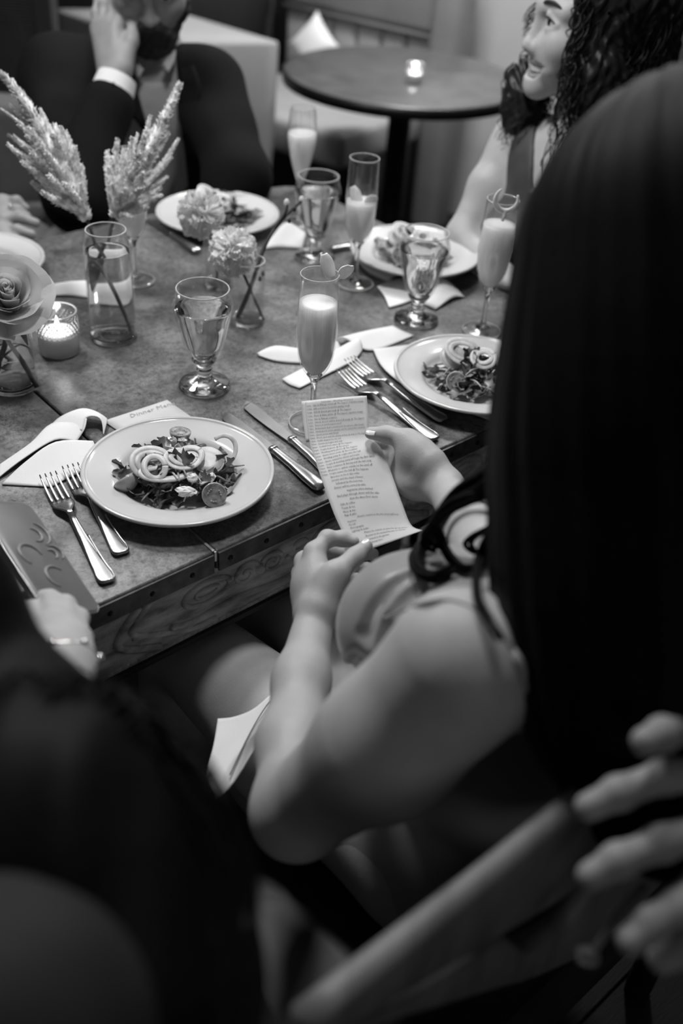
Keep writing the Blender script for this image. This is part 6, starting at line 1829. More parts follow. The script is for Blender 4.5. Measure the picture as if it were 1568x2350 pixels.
# ---------------------------------------------------------------- the paper
prow = [((700, 921, 1.222), (842, 908, 1.215)), ((704, 968, 1.214), (846, 956, 1.208)), ((711, 1015, 1.205), (851, 1003, 1.203)),
        ((727, 1063, 1.188), (872, 1033, 1.196)), ((741, 1109, 1.168), (903, 1098, 1.184)), ((765, 1172, 1.148), (922, 1160, 1.172)), ((786, 1222, 1.138), (945, 1216, 1.160)), ((806, 1268, 1.130), (962, 1232, 1.150))]
PROWS = [
 [(-0.0557, 1.0555, 0.8703), (-0.0182, 1.0570, 0.8773), (0.0193, 1.0590, 0.8833)],
 [(-0.0512, 1.0338, 0.8547), (-0.0139, 1.0361, 0.8611), (0.0233, 1.0390, 0.8666)],
 [(-0.0452, 1.0106, 0.8405), (-0.0087, 1.0149, 0.8463), (0.0272, 1.0197, 0.8510)],
 [(-0.0347, 0.9809, 0.8310), (0.0039, 0.9909, 0.8394), (0.0424, 1.0011, 0.8445)],
 [(-0.0241, 0.9536, 0.8214), (0.0173, 0.9626, 0.8267), (0.0592, 0.9661, 0.8247)],
 [(-0.0102, 0.9224, 0.8065), (0.0306, 0.9318, 0.8124), (0.0703, 0.9370, 0.8126)],
 [(0.0029, 0.8983, 0.7945), (0.0433, 0.9091, 0.8005), (0.0815, 0.9136, 0.8015)],
 [(0.0158, 0.8725, 0.7834), (0.0528, 0.8851, 0.7936), (0.0935, 0.8964, 0.8085)]]
pt_ = thing('itinerary_sheet', 'long folded printed sheet held open in the hands of the reading person', 'paper', PROWS[4][1])
obj('sheet', sheet([[A_(p) for p in r] for r in PROWS], 0.0004, 6), 'paper', pt_)
obj('folded_back', sheet([[A_(p) - V3(0.0045, 0, 0) + FWD * 0.003 for p in PROWS[i]] for i in (0, 1, 2)], 0.0006, 4), 'paper', pt_)
GR = [spline([A_(p) for p in r], 10) for r in PROWS]
GC = A_([spline(list(c), 10) for c in zip(*GR)])            # across x down x 3
def on_paper(x, y):
    """x, y in 0..1 across and down the sheet"""
    fx, fy = np.clip(x, 0, 1) * (GC.shape[0] - 1), np.clip(y, 0, 1) * (GC.shape[1] - 1)
    i = np.minimum(fx.astype(int), GC.shape[0] - 2); j = np.minimum(fy.astype(int), GC.shape[1] - 2)
    a, b = (fx - i)[:, None], (fy - j)[:, None]
    p = GC[i, j] * (1 - a) * (1 - b) + GC[i + 1, j] * a * (1 - b) + GC[i, j + 1] * (1 - a) * b + GC[i + 1, j + 1] * a * b
    return p - FWD * 0.0009
tv, tf = [], []
y_ = 0.018
for i, (s_, x0_, tm, k) in enumerate(LN):
    for body_, xx, wmax in ((s_, x0_, 0.78), (tm, 0.035, 0.10)):
        if not body_: continue
        v, f = TEXT[body_]
        if not len(v): continue
        sx = 0.0310 * k * (1.05 if i else 1.1)
        w_ = v[:, 0].max() * sx
        if w_ > wmax: sx *= wmax / w_
        n0 = sum(len(q) for q in tv)
        tv.append(on_paper(xx + v[:, 0] * sx, y_ + 0.0105 - v[:, 1] * 0.0165))
        tf += [tuple(q + n0 for q in p) for p in f]
    y_ += 0.0215
obj('printed_text', (np.concatenate(tv), tf), 'ink', pt_, smooth=False)

# lap napkin with a stitched hem
t = thing('lap_napkin', 'white napkin with a stitched hem on the lap of the reading person', 'napkin', (-0.0821, 0.7204, 0.6400), 0, None)
lz = .636
obj('cloth', sheet([[(-0.1194, 0.7450, 0.6360), (-0.1001, 0.7467, 0.6400), (-0.0773, 0.7604, 0.6440), (-0.0498, 0.8106, 0.6380)],
                    [(-0.1182, 0.7050, 0.6380), (-0.1019, 0.7076, 0.6420), (-0.0816, 0.7154, 0.6460), (-0.0542, 0.7776, 0.6400)],
                    [(-0.1213, 0.6640, 0.6320), (-0.1116, 0.6616, 0.6400), (-0.0985, 0.6666, 0.6460), (-0.0648, 0.7455, 0.6420)],
                    [(-0.1200, 0.6272, 0.6300), (-0.1076, 0.6347, 0.6360), (-0.0884, 0.6599, 0.6400), (-0.0565, 0.7634, 0.6300)]], 0.0014, 5), 'linen', t)
obj('hem_stitch', tube(spline([(-0.0502, 0.7980, 0.6425), (-0.0671, 0.7570, 0.6490), (-0.0813, 0.7129, 0.6490), (-0.0940, 0.6606, 0.6485)], 6), 0.0007, 6), 'benchfab', t)

# ---------------------------------------------------------------- the woman at the left, leaning in, seen from behind
LBx = tuple(W(-.03, .20, 0))
wl_ = thing('person', 'person with dark hair leaning in at lower left, holding a phone, thin bracelet', 'person', LBx)
S = SDF()
hc = A_((-0.1539, 0.3086, 0.9622))
hRl = axes_head(TV * 0.8 - V3(0, 0, 0.6))
head_sdf(S, hc, hRl, 0.92)
S.chain([hc - hRl[:, 2] * 0.07 - hRl[:, 0] * .02, W(-.02, .13, .93)], [.05, .055], .03)
S.rc(W(-.20, .13, .90), W(.10, .14, .88), .055, .055, .05)
S.tc(W(-.05, .14, .88), W(-.03, .20, .58), (.16, .10), (.15, .11), TU, .05)
S.el(W(-.03, .24, .55), (.17, .14, .12), RT, .05)
S.chain([W(.11, .15, .87), A_((-0.1250, 0.3980, 0.8981)), A_((-0.1896, 0.4696, 0.8934)), A_((-0.2025, 0.5196, 0.8933))], [.050, .042, .029, .0225], .03)
S.chain([W(-.21, .15, .88), W(-.27, .34, .76), W(-.20, .60, .79)], [.050, .042, .026], .03)
S.el(W(-.20, .66, .79), (.03, .045, .018), RT, .02)
lm = [A_(p) for p in ((-0.2180, 0.6094, 0.8797), (-0.2308, 0.6218, 0.8794), (-0.2439, 0.6271, 0.8781), (-0.2531, 0.6243, 0.8745))]
for p, q in zip(lm, ((-0.2035, 0.5326, 0.8939), (-0.2074, 0.5289, 0.8974), (-0.2125, 0.5287, 0.8971), (-0.2190, 0.5318, 0.8929))):
    S.rc(q, p, .0165, .0120, .016)
S.el(A_((-0.2239, 0.5730, 0.8895)), .0250, None, .02)
finger(S, [lm[0], A_((-0.2349, 0.6640, 0.8524)), A_((-0.2591, 0.6936, 0.8335)), A_((-0.2786, 0.7000, 0.8254))], .0100, .0075)
finger(S, [lm[1], A_((-0.2506, 0.6780, 0.8543)), A_((-0.2752, 0.7066, 0.8341)), A_((-0.2949, 0.7118, 0.8244))], .0100, .0075)
finger(S, [lm[2], A_((-0.2679, 0.6870, 0.8497)), A_((-0.2932, 0.7150, 0.8286)), A_((-0.3110, 0.7198, 0.8183))], .0096, .0072)
finger(S, [lm[3], A_((-0.2807, 0.6741, 0.8491)), A_((-0.3026, 0.6977, 0.8306)), A_((-0.3144, 0.6983, 0.8231))], .0086, .0065)
S.chain([A_(p) for p in ((-0.2285, 0.5488, 0.8988), (-0.2531, 0.5806, 0.8912), (-0.2749, 0.6001, 0.8756), (-0.2862, 0.6105, 0.8561))], [.0175, .0140, .0125, .0105], .008, .018)
S.el(A_((-0.1362, 0.1881, 1.0350)), .068, None, .05)
for s_ in (-.06, .09):
    S.chain([W(s_ - .03, .24, .54), W(s_, .68, .55), W(s_, .72, .08)], [.085, .06, .036], .04, .06)
    S.chain([W(s_, .70, .05), W(s_, .86, .03)], [.036, .022], .03)
body_part('body', S, 'skin', wl_, 0.0032)
Dd = SDF()
Dd.rc(W(-.20, .13, .90), W(.10, .14, .88), .055, .055, .05)
Dd.tc(W(-.05, .14, .88), W(-.03, .20, .58), (.16, .10), (.15, .11), TU, .05)
Dd.el(W(-.03, .24, .55), (.17, .14, .12), RT, .05)
Dd.chain([W(.11, .15, .87), A_((-0.1250, 0.3980, 0.8981)), A_((-0.1841, 0.4589, 0.8874))], [.054, .046, .036], .03)
Dd.chain([W(-.21, .15, .88), W(-.27, .34, .76), W(-.21, .58, .79)], [.054, .046, .030], .03)
for s_ in (-.06, .09): Dd.chain([W(s_ - .03, .24, .54), W(s_, .68, .55), W(s_, .71, .25)], [.092, .074, .080], .05)
Dd.el(A_((-0.1354, 0.1933, 1.0418)), .072, None, .05)
Dd.grow(.006)
body_part('dress', Dd, 'blackdress', wl_, 0.006)
H = SDF()
VR = np.stack([RIGHT, UP, FWD], 1)
H.el(A_((-0.1322, 0.3050, 0.9824)), (.080, .118, .118), VR, .03)
H.el(A_((-0.1586, 0.3029, 0.9712)), (.095, .115, .120), VR, .03)
H.chain([A_(p) for p in ((-0.1288, 0.3003, 0.9928), (-0.1050, 0.2575, 0.9941), (-0.0855, 0.2215, 0.9961), (-0.0742, 0.2000, 0.9842))], [.077, .060, .045, .02], .05)
H.el(A_((-0.2192, 0.4267, 1.0692)), (.034, .058, .045), VR, .05)
H.chain([A_((-0.1750, 0.3328, 1.0276)), A_((-0.2092, 0.4012, 1.0519))], [.06, .034], .05)
body_part('hair', H, 'hair', wl_, 0.006, lambda P: 0.002 * np.sin(70 * (P @ RIGHT) + 30 * (P @ UP)) + .0015 * np.sin(150 * (P @ RIGHT) + 20 * P[:, 2]))
lines = []
for i in range(160):
    a = hr.uniform(-.35, 1.0); b = hr.uniform(.85, 1.12)
    base_ = A_((-0.1420, 0.3053, 0.9827))
    o1 = base_ + (UP * math.cos(a) * .122 + RIGHT * math.sin(a) * .090) * b - FWD * .02
    q = hr.uniform(-.03, .05)
    lines.append([base_ + (UP * math.cos(a * .3) + RIGHT * math.sin(a * .3)) * .06 - FWD * .10, o1, o1 * .4 + A_((-0.0845, 0.2864, 1.0491)) * .6 + RIGHT * q, A_((-0.0689, 0.2501, 1.0424)) + RIGHT * q, A_((-0.0674, 0.2083, 1.0284)) + RIGHT * q])
o = obj('hair_strands', hair_tubes(lines, 0.0010, 4, 4), 'hair', wl_); o['kind'] = 'stuff'
wc = A_((-0.2130, 0.5580, 0.9061)); wd = A_((-0.2025, 0.5196, 0.8933)) - A_((-0.2230, 0.5829, 0.9026)); wd /= np.linalg.norm(wd)
bx, by, _ = frame_of(wd)
gb = [tube([wc + (bx * math.cos(a) + by * math.sin(a)) * 0.0262 for a in np.linspace(0, 2 * math.pi, 41)], 0.0009, 6)]
for i in range(7):
    a = i * 2 * math.pi / 7
    gb.append(ball(wc + (bx * math.cos(a) + by * math.sin(a)) * 0.0280, 0.0032, 8, 6))
obj('bracelet', join(*gb), 'jewel', wl_)
face_parts(wl_, hc, hRl, 0.92, False)

# ---------------------------------------------------------------- the laughing person
f2 = V3(-.985, -.170, .04)
R2 = axes_head(f2)
s2 = 1.07
E2 = A_((0.2846, 1.8324, 1.1740))
c2h = E2 - R2 @ (V3(.0790, .031, 0) * s2)
w2 = thing('person', 'laughing person with long dark curls and dark dress at the table end', 'person', (c2h[0] + .12, c2h[1] + .12, 0))
S = SDF()
head_sdf(S, c2h, R2, s2, True)
n2 = A_((0.3742, 1.8501, 0.9814))
S.rc(c2h + R2 @ V3(-.03, 0, -.07), n2, .050, .054, .03)
sr, sl = A_((0.2737, 1.9491, 0.9466)), A_((0.4902, 1.7501, 0.9649))
T2u = (sl - sr) / np.linalg.norm(sl - sr)
S.rc(sr + T2u * .03, sl - T2u * .03, .046, .046, .05)
mid2 = (sr + sl) / 2
hip2 = mid2 + V3(.06, .06, -.43); hip2[2] = .54
tor2 = SDF()
tor2.tc(mid2 + V3(0, 0, -.06), mid2 * .45 + hip2 * .55, (.150, .095), (.125, .095), T2u, .05)
tor2.tc(mid2 * .45 + hip2 * .55, hip2, (.125, .095), (.165, .12), T2u, .05)
fr2 = np.cross(T2u, V3(0, 0, 1)); fr2 = fr2 if fr2 @ (-TU) > 0 else -fr2
for q in (-.07, .07): tor2.el(mid2 + V3(0, 0, -.15) + fr2 * .075 + T2u * q, .060, None, .04)
S.p += tor2.p
S.chain([sr, A_((0.2273, 1.8929, 0.8720)), A_((0.1881, 1.8432, 0.7894)), A_((0.2255, 1.7699, 0.7751)), A_((0.2609, 1.7075, 0.7753))], [.042, .036, .031, .028, .022], .02, .05)
S.el(A_((0.2788, 1.6895, 0.7764)), (.03, .04, .016), RT, .02)
S.chain([sl, sl + V3(.05, .02, -.26), sl + fr2 * .22 + V3(0, 0, -.25)], [.042, .034, .024], .02, .05)
S.el(sl + fr2 * .28 + V3(0, 0, -.245), (.03, .04, .016), RT, .02)
for q in (-.09, .09):
    S.chain([hip2 + T2u * q, hip2 + T2u * q + fr2 * .42 + V3(0, 0, .0), hip2 + T2u * q + fr2 * .42 + V3(0, 0, -.47)], [.085, .06, .035], .04, .06)
    S.chain([hip2 + T2u * q + fr2 * .40 + V3(0, 0, -.49), hip2 + T2u * q + fr2 * .56 + V3(0, 0, -.51)], [.035, .02], .03)
body_part('body', S, 'skin', w2, 0.0032)
D2 = tor2.copy()
D2.rc(sr + T2u * .055, sl - T2u * .055, .047, .047, .05)
D2.rc(c2h + R2 @ V3(-.03, 0, -.07), n2, .040, .044, .03)
D2.rc(sr + T2u * .045, n2 - T2u * .055 + V3(0, 0, -.05) + fr2 * .02, .030, .030, .03)
D2.rc(sl - T2u * .05, n2 + T2u * .055 + V3(0, 0, -.05) + fr2 * .02, .030, .030, .03)
for q in (-.08, .08): D2.rc(hip2 + T2u * q, hip2 + T2u * q + fr2 * .30, .09, .08, .04)
D2.grow(.008)
D2.half(n2 + V3(0, 0, .045), V3(0, 0, 1) + .25 * fr2, .01)
D2.half(sr + T2u * .030, -T2u, .006)
D2.half(sl - T2u * .030, T2u, .006)
D2S = D2.copy()
vv_ = [hit(D2S, q, .8, 2.4) for q in ((0.1948, 1.0514, 1.2339), (0.1792, 1.0269, 1.2013), (0.1661, 1.0038, 1.1707))]
for q0, q1, r0, r1 in ((vv_[0], vv_[1], .058, .034), (vv_[1], vv_[2], .034, .008)): D2.rc(q0, q1, r0, r1, .006, -1)
body_part('dress', D2, 'darkdress', w2, 0.005)
face_parts(w2, c2h, R2, s2, True)
HP = lambda x, y, z: c2h + R2 @ (V3(x, y, z) * s2)
H = SDF()
H.el(HP(-.030, 0, .055), A_([.104, .096, .096]) * s2, R2, .03)
H.chain([HP(-.002, .052, .03), HP(-.002, .064, -.06), HP(-.035, .074, -.15), HP(-.07, .07, -.22)], [.045, .044, .044, .024], .03)
H.chain([HP(-.08, 0, .02), HP(-.095, 0, -.10), HP(-.11, .01, -.20)], [.07, .065, .04], .04)
H.chain([HP(.020, -.070, .05), HP(.034, -.080, -.02), HP(.030, -.083, -.09), HP(.030, -.092, -.15)], [.020, .022, .024, .014], .03)
H.chain([HP(.030, -.086, -.05), A_((0.2680, 1.9194, 1.0568)), A_((0.2679, 1.9145, 1.0087)), A_((0.2653, 1.9057, 0.9721))], [.020, .030, .030, .014], .03)
H.el(HP(.094, .006, -.020), A_([.062, .066, .100]) * s2, R2, .010, -1)
body_part('hair', H, 'curls', w2, 0.005, lambda P: .003 * np.sin(130 * P[:, 2] + 5 * np.sin(90 * (P @ RIGHT))) + .002 * np.sin(210 * (P @ RIGHT) + 4 * np.sin(60 * P[:, 2])))
cl = []
cr = np.random.default_rng(9)
def curl_lock(p0, p1, amp, turns, r, lead=0.25):
    p0, p1 = A_(p0), A_(p1)
    x, y, z = frame_of(p1 - p0)
    n = int(turns * 10)
    ph = cr.uniform(0, 6.28)
    pts = []
    for i in range(n + 1):
        q = i / n
        am = amp * min(1, q / lead) * (1 + .2 * math.sin(7 * q))
        a = ph + q * turns * 2 * math.pi
        pts.append(p0 * (1 - q) + p1 * q + (x * math.cos(a) + y * math.sin(a)) * am)
    cl.append(tube(pts, [r * (1.0 - .55 * i / n) for i in range(n + 1)], 4, caps=False))
for i in range(260):                                  # near side: falls beside the cheek over the ear
    a = cr.uniform(-.05, .10)
    curl_lock(HP(.012 - a, .064 + cr.uniform(-.01, .02), .08 + cr.uniform(-.09, .05)), HP(.006 - a * 1.1, .086 + cr.uniform(-.03, .024), -.10 - cr.uniform(0, .15)), cr.uniform(.004, .009), cr.uniform(2.5, 5), .0015)
for i in range(130):                                   # far side: below the jaw, down on the arm
    curl_lock(HP(.03 + cr.uniform(-.03, .018), -.075, .06 - cr.uniform(0, .12)), A_((0.2580, 1.8975, 0.9778)) + RIGHT * cr.uniform(-.030, .055) + UP * cr.uniform(-.035, .08) + FWD * cr.uniform(-.03, .02), cr.uniform(.005, .012), cr.uniform(2.5, 4.5), .0015)
for i in range(110):
    curl_lock(HP(.030 + cr.uniform(-.02, .012), -.085, -.05 - cr.uniform(0, .06)), A_((0.2830, 1.9100, 1.0111)) + RIGHT * cr.uniform(-.040, .03) + UP * cr.uniform(-.05, .05), cr.uniform(.005, .011), cr.uniform(2, 3.5), .0015)
for i in range(40):                                   # far side beside the brow
    curl_lock(HP(.040 + cr.uniform(-.02, .012), -.080, .10 - cr.uniform(0, .04)), HP(.076 + cr.uniform(-.018, .012), -.094, -.02 - cr.uniform(0, .03)), .004, cr.uniform(1.5, 3), .0015)
o = obj('curls', join(*cl), 'curls', w2); o['kind'] = 'stuff'

# ---------------------------------------------------------------- the bearded person
mb = A_((-0.4809, 2.1396, 0.8505))
mn = thing('person', 'bearded person in a dark suit and open pale shirt, head resting on a raised hand', 'person', (mb[0], mb[1] + .12, 0))
fm = V3(.16, -.90, -.50)
Rm = axes_head(fm)
chin = A_((-0.4624, 2.1691, 1.0227))
cm = chin - Rm @ V3(.080, 0, -.105)
S = SDF()
head_sdf(S, cm, Rm, 1.04)
nk = A_((-0.4905, 2.2762, 0.9322))
S.rc(cm + Rm @ V3(-.03, 0, -.06), nk, .058, .062, .03)
s_r, s_l = A_((-0.7057, 2.3060, 0.9053)), A_((-0.3590, 2.2404, 0.9179))
Mu = (s_l - s_r) / np.linalg.norm(s_l - s_r)
md = (s_r + s_l) / 2
mf = np.cross(Mu, V3(0, 0, 1)); mf = mf if mf[1] < 0 else -mf
hp = md - mf * .16; hp[2] = .55
elb, wrs = A_((-0.5682, 1.9125, 0.7816)), A_((-0.5138, 2.0613, 0.9627))
elb2, wrs2 = A_((-0.2738, 2.0742, 0.7968)), A_((-0.3087, 2.0230, 0.6624))
jk = SDF()
jk.rc(s_r + Mu * .02, s_l - Mu * .02, .062, .062, .05)
jk.tc(md + V3(0, 0, -.05), md * .5 + hp * .5, (.205, .115), (.185, .12), Mu, .06)
jk.tc(md * .5 + hp * .5, hp, (.185, .12), (.185, .13), Mu, .05)
S.p += jk.p
S.chain([s_r, elb, wrs], [.056, .040, .026], .03, .05)
S.chain([s_l, elb2, wrs2], [.056, .042, .026], .03, .05)
# hand at the temple
km = [A_(p) for p in ((-0.5209, 2.1276, 1.0507), (-0.5379, 2.1413, 1.0523), (-0.5543, 2.1499, 1.0471), (-0.5686, 2.1549, 1.0371))]
for p, q in zip(km, ((-0.5103, 2.0745, 0.9802), (-0.5185, 2.0794, 0.9784), (-0.5266, 2.0833, 0.9753), (-0.5329, 2.0868, 0.9715))):
    S.rc(q, p, .020, .0135, .018)
finger(S, [km[0], A_((-0.5144, 2.1608, 1.0782)), A_((-0.5122, 2.1877, 1.0973)), A_((-0.5109, 2.2094, 1.1095))], .0110, .0085)
finger(S, [km[1], A_((-0.5345, 2.1677, 1.0873)), A_((-0.5292, 2.1974, 1.1102)), A_((-0.5249, 2.2220, 1.1262))], .0110, .0085)
finger(S, [km[2], A_((-0.5561, 2.1761, 1.0819)), A_((-0.5527, 2.2064, 1.1054)), A_((-0.5451, 2.2322, 1.1232))], .0108, .0082)
finger(S, [km[3], A_((-0.5730, 2.1747, 1.0634)), A_((-0.5728, 2.2017, 1.0826)), A_((-0.5668, 2.2264, 1.0988))], .0096, .0075)
S.chain([A_(p) for p in ((-0.4989, 2.0775, 0.9925), (-0.4882, 2.1066, 1.0311), (-0.4886, 2.1409, 1.0600), (-0.4949, 2.1673, 1.0784))], [.018, .0135, .0118, .0095], .008, .018)
# other hand in the lap
hv = (wrs2 - elb2) / np.linalg.norm(wrs2 - elb2)
for q in (-1.5, -.5, .5, 1.5):
    p0 = wrs2 + hv * .085 + RIGHT * .019 * q
    S.rc(wrs2, p0, .020, .013, .018)
    finger(S, [p0, p0 + hv * .035 + FWD * .004, p0 + hv * .058 + FWD * .014, p0 + hv * .070 + FWD * .026], .0105, .0080)
S.chain([wrs2 + RIGHT * .012, wrs2 + hv * .05 - RIGHT * .045, wrs2 + hv * .085 - RIGHT * .055], [.018, .013, .0095], .008)
for q in (-.11, .11):
    S.chain([hp + Mu * q, hp + Mu * q + mf * .44, hp + Mu * q + mf * .44 + V3(0, 0, -.48)], [.095, .068, .042], .04, .06)
    S.chain([hp + Mu * q + mf * .42 + V3(0, 0, -.49), hp + Mu * q + mf * .60 + V3(0, 0, -.51)], [.04, .028], .03)
body_part('body', S, 'skin_dark', mn, 0.0035)
J = jk.copy()
J.chain([s_r, elb, elb * .20 + wrs * .80], [.066, .054, .038], .03, .05)
J.chain([s_l, elb2, elb2 * .08 + wrs2 * .92], [.066, .054, .042], .03, .05)
J.grow(.012)
JS = J.copy()
op_ = [hit(JS, q, 1.2, 2.8) for q in ((-0.2264, 1.0652, 1.2523), (-0.2203, 1.0457, 1.2264), (-0.2093, 1.0225, 1.1955), (-0.1917, 0.9863, 1.1475))]
for q0, q1, r0, r1 in zip(op_[:-1], op_[1:], (.050, .044, .036), (.044, .036, .028)): J.rc(q0, q1, r0, r1, .006, -1)
J.rc(nk + V3(0, 0, .06), nk + V3(0, 0, -.02), .070, .068, .01, -1)
body_part('jacket', J, 'suit', mn, 0.005, lambda P: .0025 * np.sin(45 * (P @ UP) + 20 * (P @ RIGHT)) * np.sin(23 * (P @ RIGHT)))
Sh = jk.copy(); Sh.el(md + mf * .085 + V3(0, 0, -.14), (.11, .05, .17), None, .04); Sh.grow(.004)
Sh.half(nk + V3(0, 0, .03), V3(0, 0, 1) + .2 * mf, .01)
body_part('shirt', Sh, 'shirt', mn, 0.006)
obj('collar', join(sheet([[A_((-0.5168, 2.2055, 1.0045)), A_((-0.5033, 2.1801, 0.9875)), A_((-0.4760, 2.1481, 0.9699))], [A_((-0.5145, 2.1828, 0.9911)), A_((-0.5046, 2.1575, 0.9740)), A_((-0.4830, 2.1275, 0.9591))]], .003, 4),
                   sheet([[A_((-0.4290, 2.2032, 1.0182)), A_((-0.4294, 2.1816, 0.9977)), A_((-0.4395, 2.1553, 0.9794))], [A_((-0.4154, 2.1844, 1.0015)), A_((-0.4164, 2.1671, 0.9869)), A_((-0.4248, 2.1421, 0.9702))]], .003, 4)), 'shirt', mn)
wd2 = (wrs - elb) / np.linalg.norm(wrs - elb)
x_, y_v, _ = frame_of(wd2)
cpos = elb * .08 + wrs * .92
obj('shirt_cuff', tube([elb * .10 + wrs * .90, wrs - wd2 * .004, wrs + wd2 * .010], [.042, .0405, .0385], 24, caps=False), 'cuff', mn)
lap = []
for sgn, px_ in ((-1, ((-0.2502, 1.0659, 1.2532), (-0.2404, 1.0447, 1.2251), (-0.2246, 1.0191, 1.1910))), (1, ((-0.2033, 1.0698, 1.2583), (-0.1964, 1.0442, 1.2244), (-0.1890, 1.0155, 1.1863)))):
    hp_ = [hit(JS, q, 1.2, 2.8) - FWD * .004 for q in px_]
    ho_ = [hit(JS, q + RIGHT * sgn * w_, 1.2, 2.8) - FWD * .004 for q, w_ in zip([A_(x) for x in px_], (.010, .022, .004))]
    lap.append(sheet([[a, b] for a, b in zip(hp_, ho_)], .004, 4))
obj('lapels', join(*lap), 'suit', mn)
B = SDF()
Pm = lambda x, y, z: cm + Rm @ (V3(x, y, z) * 1.04)
for y in (-1, 1): B.chain([Pm(-.002, .058 * y, -.030), Pm(.016, .054 * y, -.072), Pm(.060, .026 * y, -.108)], [.013, .021, .024], .02)
B.el(Pm(.068, 0, -.112), A_([.034, .044, .036]), Rm, .02)
B.el(Pm(.070, 0, -.085), A_([.028, .040, .022]), Rm, .02)
B.el(Pm(.082, 0, -.070), A_([.0125, .018, .010]), Rm, .01)
B.chain([Pm(.086, -.030, -.075), Pm(.096, -.012, -.054), Pm(.0985, 0, -.053), Pm(.096, .012, -.054), Pm(.086, .030, -.075)], [.011, .011, .010, .011, .011], .008)
body_part('beard', B, 'beard', mn, 0.004, lambda P: .0015 * np.sin(300 * P[:, 0]) * np.sin(280 * P[:, 2]))
H = SDF()
H.el(Pm(-.026, 0, .062), A_([.098, .086, .080]), Rm, .02)
H.el(Pm(.085, 0, -.01), A_([.050, .075, .078]), Rm, .012, -1)
body_part('hair', H, 'beard', mn, 0.005)
face_parts(mn, cm, Rm, 1.04, False, 'brow', 'beard')

# ---------------------------------------------------------------- the person beyond the left edge: a hand on the table
pe = thing('person', 'person beyond the left frame edge, ringed hand resting over the table', 'person', tuple(A_((-1.0487, 1.8457, 0.7927)) * V3(1, 1, 0)))
S = SDF()
pw_ = A_((-0.7411, 1.7790, 0.7706))
hm = [A_(p) for p in ((-0.6790, 1.8032, 0.8026), (-0.6698, 1.7791, 0.7956), (-0.6632, 1.7594, 0.7861), (-0.6638, 1.7429, 0.7724))]
for p in hm: S.rc(pw_, p, .022, .0135, .018)
for p, tip, md_ in zip(hm, ((-0.6349, 1.7975, 0.7951), (-0.6253, 1.7739, 0.7887), (-0.6033, 1.7531, 0.7860), (-0.6063, 1.7307, 0.7729)), ((-0.6504, 1.7996, 0.8062), (-0.6422, 1.7750, 0.7985), (-0.6312, 1.7575, 0.7919), (-0.6323, 1.7342, 0.7776))):
    finger(S, [p, A_(md_), A_(tip)], .0108, .0085)
S.chain([pw_ + UP * .01, A_((-0.6551, 1.7249, 0.7653)), A_((-0.6271, 1.7114, 0.7639))], [.018, .013, .010], .01)
shd = A_((-0.9859, 1.9862, 0.8962))
S.chain([shd, A_((-0.8878, 1.8285, 0.7697)), pw_], [.055, .042, .024], .03)
tp_ = shd + V3(-.18, .03, .0); hq = tp_ + V3(-.02, .05, 0); hq[2] = .55
S.rc(shd, shd + V3(-.34, .02, .02), .055, .055, .05)
S.tc(tp_ + V3(0, 0, -.05), hq, (.17, .105), (.17, .12), (1, 0, 0), .05)
hd = tp_ + V3(.03, -.03, .25)
Re = axes_head(V3(.9, .1, -.2))
S.rc(tp_, hd + V3(-.02, 0, -.06), .055, .05, .03)
head_sdf(S, hd, Re, 1.0)
for q in (-.1, .1):
    S.chain([hq + V3(0, q, 0), hq + V3(.42, q, 0), hq + V3(.42, q, -.48)], [.085, .06, .036], .04)
    S.chain([hq + V3(.40, q, -.50), hq + V3(.56, q, -.52)], [.036, .022], .03)
body_part('body', S, 'skin_dark', pe, 0.0035)
S3 = SDF()
S3.chain([shd, A_((-0.8878, 1.8285, 0.7697))], [.063, .052], .03)
S3.rc(shd, shd + V3(-.34, .02, .02), .063, .063, .05)
S3.tc(tp_ + V3(0, 0, -.05), hq, (.178, .113), (.178, .128), (1, 0, 0), .05)
body_part('top', S3, 'darkdress', pe, 0.008)
H = SDF(); H.el(hd + V3(-.02, 0, .05), (.105, .095, .095), None, .02); H.el(hd + Re @ V3(.085, 0, -.02), (.05, .07, .08), Re, .01, -1)
body_part('hair', H, 'beard', pe, 0.008)
face_parts(pe, hd, Re, 1.0, False)
rg = A_((-0.6526, 1.7770, 0.7978)); rd = A_((-0.6422, 1.7750, 0.7985)) - A_((-0.6698, 1.7791, 0.7956)); rx_, ry_, _ = frame_of(rd)
obj('ring', join(tube([rg + (rx_ * math.cos(a) + ry_ * math.sin(a)) * .0112 for a in np.linspace(0, 6.283, 25)], .0012, 6), ball(rg - FWD * .0115 + UP * .003, .0035, 8, 6)), 'jewel', pe)

# ---------------------------------------------------------------- the person beyond the right edge: a hand on the bench back
pr = thing('person', 'person beyond the right frame edge, fingers draped over the bench back', 'person', tuple(A_((0.5807, 0.4839, 0.8957)) * V3(1, 1, 0)))
S = SDF()
wr_ = A_((0.3193, 0.4287, 0.9721))
hm = [A_(p) for p in ((0.2605, 0.4419, 1.0062), (0.2535, 0.4126, 1.0089), (0.2485, 0.3843, 0.9962), (0.2436, 0.3634, 0.9768))]
for p in hm: S.rc(wr_, p, .024, .0145, .018)
for p, m1, m2, tip in zip(hm, ((0.2307, 0.4385, 1.0184), (0.2157, 0.4081, 1.0078), (0.2105, 0.3722, 0.9884), (0.2205, 0.3439, 0.9675)), ((0.2074, 0.4154, 1.0376), (0.1856, 0.3975, 1.0005), (0.1828, 0.3603, 0.9843), (0.2014, 0.3339, 0.9626)), ((0.1939, 0.4053, 1.0408), (0.1679, 0.3914, 0.9924), (0.1674, 0.3540, 0.9760), (0.1898, 0.3247, 0.9587))):
    finger(S, [p, A_(m1), A_(m2), A_(tip)], .0108, .0090)
